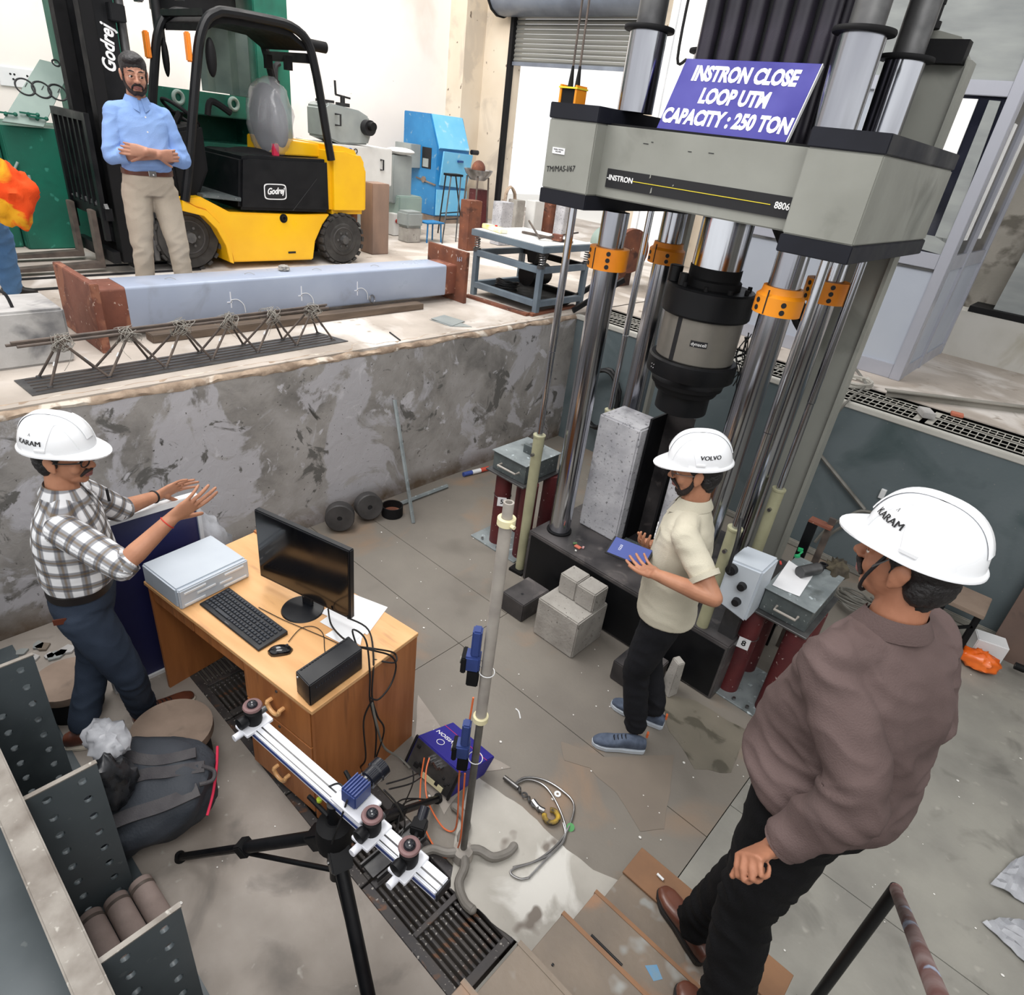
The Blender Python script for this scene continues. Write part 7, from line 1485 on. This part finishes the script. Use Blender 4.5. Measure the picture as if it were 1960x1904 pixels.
def plaid():
    m, nt, b, N, L = new_mat('plaid'); at = N.new('ShaderNodeAttribute'); at.attribute_name = 'cloth'; sp = N.new('ShaderNodeSeparateXYZ'); L.new(at.outputs['Vector'], sp.inputs[0])
    def band(sock, per, off, wd, so=.06):
        a = N.new('ShaderNodeMath'); a.operation = 'MULTIPLY_ADD'; L.new(sock, a.inputs[0]); a.inputs[1].default_value = 1 / per; a.inputs[2].default_value = off
        f = N.new('ShaderNodeMath'); f.operation = 'FRACT'; L.new(a.outputs[0], f.inputs[0]); s_ = N.new('ShaderNodeMath'); s_.operation = 'SUBTRACT'; L.new(f.outputs[0], s_.inputs[0]); s_.inputs[1].default_value = .5
        q = N.new('ShaderNodeMath'); q.operation = 'ABSOLUTE'; L.new(s_.outputs[0], q.inputs[0]); r = N.new('ShaderNodeMapRange'); r.inputs[1].default_value = wd + so; r.inputs[2].default_value = wd; L.new(q.outputs[0], r.inputs[0]); return r.outputs[0]
    def mul(a, c, k=1):
        x = N.new('ShaderNodeMath'); x.operation = 'MULTIPLY'; L.new(a, x.inputs[0])
        if isinstance(c, (int, float)): x.inputs[1].default_value = c
        else: L.new(c, x.inputs[1])
        return x.outputs[0]
    def mix(f, a, c):
        x = N.new('ShaderNodeMix'); x.data_type = 'RGBA'; L.new(f, x.inputs[0])
        for i, v in ((6, a), (7, c)):
            if isinstance(v, tuple): x.inputs[i].default_value = v + (1,)
            else: L.new(v, x.inputs[i])
        return x.outputs[2]
    u, v = sp.outputs[0], sp.outputs[1]; col = lin((232, 233, 236))
    for so, per in ((u, .07), (v, .07)):
        col = mix(mul(band(so, per, 0, .19), .68), col, lin((62, 64, 74))); col = mix(mul(band(so, per, .0, .03), .6), col, lin((120, 100, 70)))
    L.new(col, b.inputs['Base Color']); b.inputs['Roughness'].default_value = .85; b.inputs['Specular IOR Level'].default_value = .2; return m
def cloth_uv(me, segs):
    n = len(me.vertices); co = np.empty(n * 3); me.vertices.foreach_get('co', co); co = co.reshape(-1, 3); best = np.full(n, 9e9); U = np.zeros((n, 3))
    for a, b_, r, ref in segs:
        a = np.array(a); b_ = np.array(b_); d = b_ - a; L = np.linalg.norm(d); d = d / L; t = np.clip((co - a) @ d, 0, L); q = a + t[:, None] * d; dist = np.linalg.norm(co - q, axis=1) / r
        ref = np.array(ref, float); ref -= d * (ref @ d); ref /= np.linalg.norm(ref); w = np.cross(d, ref); rel = co - q; ang = np.arctan2(rel @ w, rel @ ref)
        k = dist < best; best[k] = dist[k]; U[k, 0] = ang[k] * r; U[k, 1] = ((co - a) @ d)[k] + .013
    at = me.attributes.new('cloth', 'FLOAT_VECTOR', 'POINT'); at.data.foreach_set('vector', U.ravel())

def make(p, J, shirt, trousers, skin, sleeve, name='', hem=None, foldamp=.006, seed=1, collar=True, beltm=None, vest=False, bulk=1.0, big=0):
    """J: dict of local joints. Builds one continuous body plus shirt, trousers, belt, collar."""
    S = p.S; V = lambda k: Vector(J[k]); X = Vector((1, 0, 0)); pel, che, nck = V('pelvis'), V('chest'), V('neck')
    up = (nck - pel).normalized(); fw = X.cross(up) * -1; fw = up.cross(X); 
    mb = Lf()
    lat = (V('shR') - V('shL')); lat.normalize(); fwd = up.cross(lat).normalized(); fwd = fwd if fwd.y > 0 or abs(fwd.y) < .3 else -fwd
    hl = (V('hipR') - V('hipL')).normalized(); hf = Vector((0, 0, 1)).cross(hl)
    B = lambda w, d, k=1.0: (lat * w * S * k, fwd * d * S * k)
    body = [(pel - up * .02, hl * .14 * S, hf * .10 * S), (pel + up * .12 * S, hl * .13 * S, hf * .095 * S), (che - up * .10 * S, *B(.14, .10)), (che, *B(.155, .11)), (che + up * .12 * S, *B(.145, .095)), (nck - up * .03 * S, *B(.08, .06))]
    mb.loft(body); p.head(mb, V('head'), *J.get('hrot', (0, 0, 0)))
    mb.limb([nck - up * .05, nck.lerp(p.H(0, -.028, -.05), .5), p.H(0, -.022, -.03)], [.066 * S, .057 * S, .055 * S], 18)
    for sd in 'RL':
        sh, el, wr = V('sh' + sd), V('el' + sd), V('wr' + sd)
        mb.limb([sh, sh.lerp(el, .5), el], [.046 * S, .044 * S, .038 * S], 16); mb.limb([el, el.lerp(wr, .3), wr], [.038 * S, .041 * S, .026 * S], 16)
        hd = J.get('hand' + sd)
        if hd: hand(mb, wr, *hd[:4], S * .98, *hd[4:])
        hp, kn, an = V('hip' + sd), V('kn' + sd), V('an' + sd)
        mb.limb([hp, kn], [.075 * S, .05 * S], 14); mb.limb([kn, an], [.048 * S, .036 * S], 14)
    put(fuse(mb, .0045, 2), 'body', p.t, skin); p.skin = skin
    # trousers
    tb = Lf(); kk0 = bulk; k = J.get('tbulk', bulk)
    tb.loft([(pel - up * .06 * S, hl * .155 * S * k, hf * .115 * S * k), (pel + up * .02 * S, hl * .17 * S * k, hf * .128 * S * k), (pel + up * .11 * S, hl * .158 * S * k, hf * .118 * S * k), (pel + up * .125 * S, hl * .155 * S * k, hf * .116 * S * k)])
    for sd in 'RL':
        hp, kn, an = V('hip' + sd), V('kn' + sd), V('an' + sd); hem_ = an + (kn - an).normalized() * .01
        tb.limb([hp + Vector((0, 0, -.01)), hp.lerp(kn, .5), kn], [.103 * S * k, .092 * S * k, .070 * S * k], 20); tb.limb([kn, kn.lerp(hem_, .4), hem_], [.070 * S * k, .068 * S * k, .060 * S * k], 20, False); tb.ell(kn, (.070 * S * k,) * 3, n=14, m=8)
    me = fuse(tb, .008, 3); crease(me, foldamp * 1.5, [(J['knR'], .10), (J['knL'], .10), (V('anR') + Vector((0, 0, .08)), .12), (V('anL') + Vector((0, 0, .08)), .12), (V('hipR'), .1), (V('hipL'), .1)], 8, seed); put(me, 'trousers', p.t, trousers)
    # shirt
    k = kk0; sb = Lf(); hz = J.get('hem', .06); tuck = J.get('tuck', False); w0 = .16 if tuck else .195
    belly = J.get('belly', 0)
    sb.loft([(pel + up * hz * S, hl * w0 * S * k, hf * (.12 if tuck else .15) * S * k), (pel + up * (hz + .05) * S + fwd * belly * .5, hl * (w0 + .004) * S * k, hf * (.13 + belly) * S * k), (pel.lerp(che, .55) + fwd * belly * .6, *B(.165, .128 + belly, k)), (che - up * .02, *B(.180, .132 + belly * .3, k)), (che + up * .07 * S, *B(.182, .122, k)), (che + up * .125 * S, *B(.160, .10, k)), (nck - up * .035 * S, *B(.105, .082)), (nck - up * .0 * S, *B(.068, .066))], 36, 2.4)
    sl = {}
    for sd in 'RL':
        sh, el, wr = V('sh' + sd), V('el' + sd), V('wr' + sd); q = sleeve
        if q <= 1: e = sh.lerp(el, q); sb.limb([sh, sh.lerp(e, .5), e], [.064 * S * k, .062 * S * k, .062 * S * k], 20, False); sb.ell(sh, (.064 * S * k,) * 3, n=16, m=10); sl[sd] = (e, (el - sh).normalized(), .066 * S * k)
        else: e = el.lerp(wr, q - 1); sb.limb([sh, sh.lerp(el, .5), el], [.064 * S * k, .062 * S * k, .056 * S * k], 20, False); sb.ell(sh, (.064 * S * k,) * 3, n=16, m=10); sb.ell(el, (.056 * S * k,) * 3, n=16, m=10); sb.limb([el, el.lerp(e, .6), e], [.056 * S * k, .051 * S * k, (.050 if q < 1.6 else .041) * S * k], 20, False); sl[sd] = (e, (wr - el).normalized(), (.050 if q < 1.6 else .041) * S * k)
        sb.limb([sh, nck - up * .055 * S + (sh - che).dot(lat) * lat * .28], [.060 * S * k, .058 * S * k], 16)
    me = fuse(sb, .0065, 3); crease(me, foldamp, [(J['elR'], .12), (J['elL'], .12), (J['shR'], .12), (J['shL'], .12), (tuple(pel + up * .12), .16)], 9, seed + 5)
    if big: crease(me, big, [(J['elL'], .2)], 4.2, seed + 9)
    T = [(pel, nck, .17 * S, tuple(-fwd))]
    for sd in 'RL': T += [(J['sh' + sd], J['el' + sd], .065 * S, tuple(-lat if sd == 'R' else lat)), (J['el' + sd], J['wr' + sd], .052 * S, tuple(-lat if sd == 'R' else lat))]
    cloth_uv(me, [(tuple(a), tuple(b), r, ref) for a, b, r, ref in T]); so = put(me, 'shirt', p.t, shirt)
    for sd in 'RL':
        if sleeve < 1.95 and not J.get('nocuff'):
            e, d, r = sl[sd]; cme = mk('cuff', MB().lathe([(r * .96, -.05 if sleeve > 1 else -.018), (r * 1.09, -.05 if sleeve > 1 else -.018), (r * 1.11, -.02), (r * 1.07, .006), (r * .95, .004)], e, d, 28, False), shirt, ang=60); cloth_uv(cme, [(tuple(e - d * .1), tuple(e + d * .1), r, (0, 0, 1) if abs(d.z) < .9 else (0, 1, 0))]); co_ = bpy.data.objects.new('cuff', cme); COL.objects.link(co_); co_.parent = so
    if collar:
        c = nck + up * .012 * S; g_ = []
        for i in range(33):
            a = -PI / 2 + 2 * PI * i / 32; u_ = lat * math.cos(a) - fwd * -math.sin(a) if False else lat * math.cos(a - PI / 2 + PI / 2) + fwd * math.sin(a)
            th = i / 32; open_ = abs(2 * ((th) % 1) - 1)      # 1 at the front opening
            a2 = PI / 2 + .16 + (2 * PI - .32) * th; u_ = lat * math.cos(a2) + fwd * math.sin(a2); fr = abs(2 * th - 1) ** 3
            base = c + u_ * .070 * S - up * .022 * fr * S; g_.append([base - up * .012, base + up * .020 * S - u_ * .004, c + u_ * (.088 + .022 * fr) * S - up * (.022 + .060 * fr) * S])
        cm2 = mk('collar', MB().sheet(g_, .0035, (0, 0, -.3)), shirt, ang=60); cloth_uv(cm2, [(tuple(nck - up * .2), tuple(nck + up * .2), .08, tuple(-fwd))]); co_ = bpy.data.objects.new('collar', cm2); COL.objects.link(co_); co_.parent = so
    if beltm:
        z0 = .095; mbb = Lf(); rr = []
        for dz, kk in ((-.018, 1.0), (-.018, 1.05), (.018, 1.05), (.018, 1.0)):
            rr.append([pel + up * (z0 + dz) * S + hl * .162 * S * k * kk * math.copysign(abs(math.cos(a)) ** .87, math.cos(a)) + hf * .121 * S * k * kk * math.copysign(abs(math.sin(a)) ** .87, math.sin(a)) for a in [2 * PI * i / 40 for i in range(40)]])
        bl = part(p.t, 'belt', mbb.rings(rr, False), beltm, local=True); part(bl, 'buckle', MB().obox(pel + up * z0 * S + hf * .131 * S * k, (.05, .008, .038)), K['steel'], bevel=.003, local=True)
    p.lat, p.fwd, p.up, p.shirt = lat, fwd, up, so
    return p
def std(S, lean=(0, 0), tx=0):
    z = lambda h: h * S; lx, ly = lean
    return dict(pelvis=(0, 0, z(.93)), chest=(lx * .6, ly * .6, z(1.27)), neck=(lx, ly, z(1.475)), head=(lx, ly + .03 * S, z(1.625)), shR=(.168 * S + lx, ly * .9, z(1.385)), shL=(-.168 * S + lx, ly * .9, z(1.385)),
                hipR=(.088 * S, 0, z(.90)), hipL=(-.088 * S, 0, z(.90)), knR=(.10 * S, .03, z(.49)), knL=(-.10 * S, .03, z(.49)), anR=(.10 * S, -.02, z(.09)), anL=(-.10 * S, -.02, z(.09)),
                elR=(.26 * S, -.02, z(1.12)), elL=(-.26 * S, -.02, z(1.12)), wrR=(.27 * S, .08, z(.88)), wrL=(-.27 * S, .08, z(.88)))
# --- A: man in the plaid shirt
O = GZ(232, 1408, 0); A_ = Person('man in plaid shirt, jeans and white helmet gesturing with both hands beside the desk', (O.x, O.y, 0), math.radians(-22), 1.0)
J = std(A_.S, (0, .03)); at_ = A_.at
rc = A_.reach; elR = rc(232, 1085, J['shR'], .29); wrR = rc(331, 990, elR, .265); elL = rc(228, 975, J['shL'], .27, False); wrL = rc(303, 948, elL, .25, False)
J.update(elR=tuple(elR), wrR=tuple(wrR), elL=tuple(elL), wrL=tuple(wrL), hrot=(.02, -.42, 0), hem=.10, belly=.02, tuck=True)
tR = rc(406, 937, wrR, .185); tL = rc(392, 905, wrL, .185, False)
J['handR'] = (tR - wrR, (-.85, .1, .45), 1, [.12, .08, .1, .16], .10, .05, 1.0); J['handL'] = (tL - wrL, (.8, .2, -.35), 1, [.15, .12, .14, .2], .12, .05, 1.0)
J['handR'] = (tR - wrR, (-.85, .1, .45), -1, [.12, .08, .1, .16], .10, .05, 1.0)
aR = A_.inv @ GZ(276, 1362, .09); aL = A_.inv @ GZ(160, 1398, .09)
J.update(anR=(aR.x, aR.y, .10), anL=(aL.x, aL.y, .10)); J['knR'] = (.11, .06 + aR.y * .5, .50); J['knL'] = (-.10, aL.y * .5 + .04, .50)
make(A_, J, plaid(), K['denim'], SK1, 1.12, foldamp=.0055, seed=2, beltm=K['belt'], bulk=1.02)
A_.face(K['hair'], K['lips'], 1); A_.hair(K['hair'], False); A_.helmet('KARAM', math.radians(108), .36, .028); A_.glasses(K['inkblack'], .0026)
A_.shoe(A_.inv @ GZ(258, 1392), A_.inv @ GZ(372, 1335), K['shoebrown'], K['solewhite'], 0, lab='brown leather shoe'); A_.shoe(aL + Vector((0, -.09, 0)), aL + Vector((.03, .19, 0)), K['shoebrown'], K['solewhite'], 0, lab='brown leather shoe')
part(A_.t, 'wristwatch', MB().torus(wrL - (wrL - elL).normalized() * .03, wrL - elL, .029, .006, 20, 8), K['inkblack'], local=True); part(A_.t, 'red_thread', MB().torus(wrR - (wrR - elR).normalized() * .03, wrR - elR, .030, .0025, 20, 6), mat('redthread', (190, 50, 40), None, 4, .7), local=True)
pk = A_.at(175, 945, -.04); part(A_.t, 'pocket_pen', MB().obox((-.05, J['chest'][1] + .155, 1.40), (.012, .01, .06)), K['inkblack'], local=True)
part(A_.t, 'patch', MB().obox((.165, -.07, .93), (.006, .05, .028)), K['beltbrown'], local=True)
# --- B: man with the tablet
B_ = Person('man in cream polo shirt, black trousers and white helmet looking down at a tablet', (-1.0, 2.62, 0), math.radians(113), 1.05)
J = std(B_.S, (0, .02)); at_ = B_.at
rc = B_.reach; elL = rc(1372, 1158, J['shL'], .30); wrL = rc(1238, 1092, elL, .265); elR = rc(1325, 1085, J['shR'], .29, False); wrR = rc(1250, 1042, elR, .26, False)
J.update(elR=tuple(elR), wrR=tuple(wrR), elL=tuple(elL), wrL=tuple(wrL), hrot=(.16, .12, 0), hem=-.06, belly=.015)
wl_, wr_ = B_.t_m @ wrL, B_.t_m @ wrR; tz = (wl_.z + wr_.z) / 2 + .03
P_ = GZ(1205, 1055, tz); la = (GZ(1243, 1069, tz) - GZ(1169, 1040, tz)).normalized(); tn = (Vector((-1.05, 2.58, 1.72)) - P_).normalized() + (CP - P_).normalized() * .8; tn = (tn - la * tn.dot(la)).normalized(); ta = tn.cross(la)
tc4 = [P_ - la * .105 + ta * .062, P_ + la * .105 + ta * .062, P_ + la * .105 - ta * .062, P_ - la * .105 - ta * .062]
tl = B_.R.inverted() @ tn; kL = B_.inv @ (P_ + la * .02 - ta * .03 - tn * .03); kR = B_.inv @ (P_ + la * .01 + ta * .05 - tn * .03)
J['handL'] = (kL - wrL, tl, -1, [.2, .25, .3, .4], .05, .6, .5); J['handR'] = (kR - wrR, tl, 1, [.5, .5, .55, .6], .04, .7, .4)
fL = B_.inv @ GZ(1215, 1396, .09); fR = B_.inv @ GZ(1252, 1362, .09)
J.update(anL=(fL.x, fL.y, .10), anR=(fR.x, fR.y, .10), knL=(fL.x * .9, .07 + fL.y * .4, .51), knR=(fR.x * .9, .06 + fR.y * .4, .51))
K['polo'] = clothmat('polo', (206, 200, 182), (192, 186, 168), 3); K['blackcloth'] = clothmat('blackcloth', (32, 33, 38), (22, 23, 27), 4)
make(B_, J, K['polo'], K['blackcloth'], SK2, .68, foldamp=.0055, seed=7, bulk=.98)
B_.face(K['hair'], K['lips'], 3, (0, -.6)); B_.hair(K['hair'], False); B_.helmet('VOLVO', math.radians(252), .40, .026); B_.glasses(K['steeld'], .0016)
for f, h_, t_ in ((fL, (1232, 1436), (1133, 1422)), (fR, (1268, 1392), (1170, 1348))):
    u = B_.shoe(B_.inv @ GZ(*h_), B_.inv @ GZ(*t_), K['shoegrey'], K['plastic_grey'], 0, lab='grey knit sneaker with orange tabs', style=2)
    part(u, 'orange_tab', MB().obox(f + Vector((-.012, .055, .105 - f.z)) * 1, (.02, .02, .006)), K['cableorange'], local=True) if False else part(u, 'orange_tab', MB().obox((f.x, f.y - .075, .085), (.022, .012, .03)), K['cableorange'], local=True)
fl_ = MB(); c = Vector(J['chest']) + Vector((-.075, .128, .09)); 
for k in range(7): fl_.torus(c + Vector((.006 * math.sin(k * 2), .012, -.012 * k)), (0, 1, 0), .008 + .003 * (k % 2), .0022, 12, 5)
part(B_.t, 'embroidered_emblem', fl_, K['white'], local=True)
part(B_.t, 'ring', MB().torus(kR.lerp(wrR, .12), kR - wrR, .011, .002, 14, 6), K['steel'], local=True)
tbt = thing('tablet', 'dark tablet with glowing blue screen held by the man in the cream polo', 'tablet', sum(tc4, Vector()) / 4)
ctr = sum(tc4, Vector()) / 4
part(tbt, 'case', MB().prism(tc4, -tn * .010), K['inkblack'], bevel=.003)
scm, nt, bs_, N_, L_2 = new_mat('tablet_screen'); bs_.inputs['Base Color'].default_value = (.02, .03, .1, 1); bs_.inputs['Emission Color'].default_value = lin((70, 84, 150)) + (1,); bs_.inputs['Emission Strength'].default_value = .8
part(tbt, 'screen', MB().prism([ctr.lerp(q, .90) + tn * .0008 for q in tc4], tn * .0006), scm)
ux_ = (tc4[1] - tc4[0]).normalized(); uy_ = tn.cross(ux_); part(tbt, 'lettering', letters('12:23', ctr.lerp(tc4[0].lerp(tc4[3], .5), .45) + tn * .002, uy_, -ux_, .018, .0002), K['whiteletter'])
# --- C: man in the brown shirt, seen from behind his left shoulder
C_ = Person('man in brown shirt, black trousers and white helmet standing on the stair', (.0, 1.60, .19), math.radians(66), 1.04)
J = std(C_.S, (0, .06)); at_ = C_.at; zo = .0
pass
fR = C_.inv @ Vector((-.17, 1.72, .19)); fL = C_.inv @ Vector((.06, 1.36, .38))
hs_ = .29
for k_ in ('pelvis', 'chest', 'neck', 'head', 'shR', 'shL', 'hipR', 'hipL', 'elR', 'wrR'): J[k_] = (J[k_][0], J[k_][1], J[k_][2] + hs_)
elL = C_.reach(1648, 1528, J['shL'], .31, False); wrL = C_.reach(1478, 1622, elL, .28, False)
J['elL'] = tuple(elL); J['wrL'] = tuple(wrL); J.update(hrot=(.0, .30, 0), hem=.0, belly=.05, tbulk=1.22)
J.update(anR=(fR.x, fR.y - .0, .10), anL=(fL.x, fL.y, .28), knR=((fR.x + .09) / 2, .11, .68), knL=((fL.x - .09) / 2, fL.y * .5 + .06, .80))
J['handL'] = (C_.reach(1405, 1652, wrL, .15) - wrL, (.75, -.2, -.4), -1, [1.5, 1.5, 1.5, 1.5], .0, 1.1, .3); J['handR'] = ((0, .2, -1), (-1, 0, 0), 1, .5)
K['brownshirt'] = clothmat('brownshirt', (104, 88, 86), (86, 72, 70), 3, c3=(78, 66, 64), s3=4, t3=(.58, .75)); K['blackpant'] = clothmat('blackpant', (16, 16, 19), (10, 10, 12), 4)
make(C_, J, K['brownshirt'], K['blackpant'], SK3, 1.88, foldamp=.013, seed=11, big=.016, bulk=1.12)
C_.face(K['hair'], K['lips'], 1); C_.hair(K['hair'], False); hm, dp = C_.helmet('KARAM', math.radians(-52), .50, .028, 0, .93)
part(C_.t, 'chin_strap', MB().tube([C_.H(-.088, .03, .03), C_.H(-.078, .052, -.04), C_.H(-.05, .06, -.09), C_.H(0, .06, -.118), C_.H(.05, .06, -.09), C_.H(.08, .04, .03)], .0045, 6, 3), K['inkblack'], local=True)
part(C_.t, 'strap_end', MB().bar(C_.H(-.09, .02, .03), C_.H(-.092, .045, -.005), .012, .003), K['steeld'], local=True)
C_.shoe(fR + Vector((0, -.10, 0)), fR + Vector((0, .20, 0)), K['shoebrown'], K['belt'], .001, .052, 'brown leather loafer', 1); C_.shoe(fL + Vector((0, -.10, 0)), fL + Vector((0, .18, 0)), K['shoebrown'], K['belt'], .191, .052, 'brown leather loafer', 1)
# --- D: man in the blue shirt, arms crossed
D_ = Person('man in light blue shirt and beige trousers standing with crossed arms before the forklift', (-5.42, 2.05, FZ), math.radians(-97), .985)
J = std(D_.S, (0, .0)); S = D_.S; J['shR'] = (.155, 0, J['shR'][2]); J['shL'] = (-.155, 0, J['shL'][2])
J.update(elR=(.232 * S, .06, 1.12 * S), elL=(-.232 * S, .06, 1.12 * S), wrR=(-.03, .225, 1.155 * S), wrL=(.05, .255, 1.175 * S), hrot=(.14, -.10, 0), hem=.10, tuck=True, belly=.03)
J['handR'] = ((-1, -.1, .02), (0, -1, 0), -1, [.5, .5, .5, .5], .03, .3, .5); J['handL'] = ((1, -.25, .05), (0, -1, 0), 1, [.4, .45, .5, .5], .03, .3, .5)
J['anR'] = (.13, -.02, .09); J['anL'] = (-.15, .02, .09); J['knR'] = (.12, .03, .49); J['knL'] = (-.13, .05, .49)
K['blueshirt'] = clothmat('blueshirt', (136, 166, 216), (122, 152, 204), 4); K['khaki'] = clothmat('khaki', (188, 176, 160), (172, 160, 145), 4)
make(D_, J, K['blueshirt'], K['khaki'], SK4, 1.35, foldamp=.006, seed=15, beltm=K['beltbrown'], bulk=1.0)
D_.face(K['hair'], K['lips'], 3, (-.5, -.3)); D_.hair(K['hair'], True)
bt_ = MB()
for k in range(5): bt_.cyl((0, .146 + .01 * (k > 2), (1.02 + .09 * k) * S), (0, .152 + .01 * (k > 2), (1.02 + .09 * k) * S), .005, n=10)
part(D_.t, 'buttons', bt_, K['white'], local=True)
for x, a in ((.13, J['anR']), (-.15, J['anL'])): D_.shoe(Vector(a) + Vector((0, -.08, 0)), Vector(a) + Vector((.0, .19, 0)), K['belt'], K['belt'], 0, lab='dark shoe')
# --- E: worker mostly outside the left picture edge, with a jacket over the arm
p0 = GZ(-30, 600, FZ); E_ = Person('worker in blue jeans and black sneakers cut off by the left picture edge', (p0.x, p0.y, FZ), math.radians(-62), 1.0)
J = std(1.0, (0, .0)); J.update(elR=(.2, .12, 1.1), elL=(-.2, .12, 1.1), wrR=(.12, .30, 1.14), wrL=(-.12, .30, 1.14)); J['handR'] = ((-.6, .6, 0), (-.6, 0, -.5), 1, .8); J['handL'] = ((.6, .6, 0), (.6, 0, -.5), -1, .8)
f1 = E_.inv @ GZ(25, 560, FZ + .09); J['anL'] = (f1.x, f1.y, .09); J['knL'] = (f1.x * .6 - .06, f1.y * .5 + .08, .50)
K['vest'] = clothmat('vest', (238, 84, 34), (226, 70, 26), 3, c3=(236, 170, 40), s3=2.4, t3=(.52, .56)); K['jeans'] = clothmat('jeans', (88, 124, 164), (66, 100, 140), 4)
make(E_, J, K['vest'], K['jeans'], SK3, 1.7, foldamp=.008, seed=21, collar=False, bulk=1.0); E_.hair(K['hair'], True); E_.face(K['hair'], K['lips'], 0)
E_.shoe(E_.inv @ GZ(8, 572, FZ), E_.inv @ GZ(74, 566, FZ), K['belt'], K['greymach'], 0, lab='black sneaker with white laces'); E_.shoe(Vector((.10, -.10, 0)), Vector((.10, .18, 0)), K['belt'], K['greymach'], 0, lab='black sneaker with white laces')
for k, (px_, py_, r_, m_) in enumerate(((20, 375, (.10, .15, .20), K['vest']),)):
    c_ = GX(px_, py_, p0.x + .28); lump('safety_jacket', 'crumpled orange and yellow safety jacket held by the worker at the left edge', 'jacket', c_, r_, m_, 7, .3, 4.5, False, n=48)
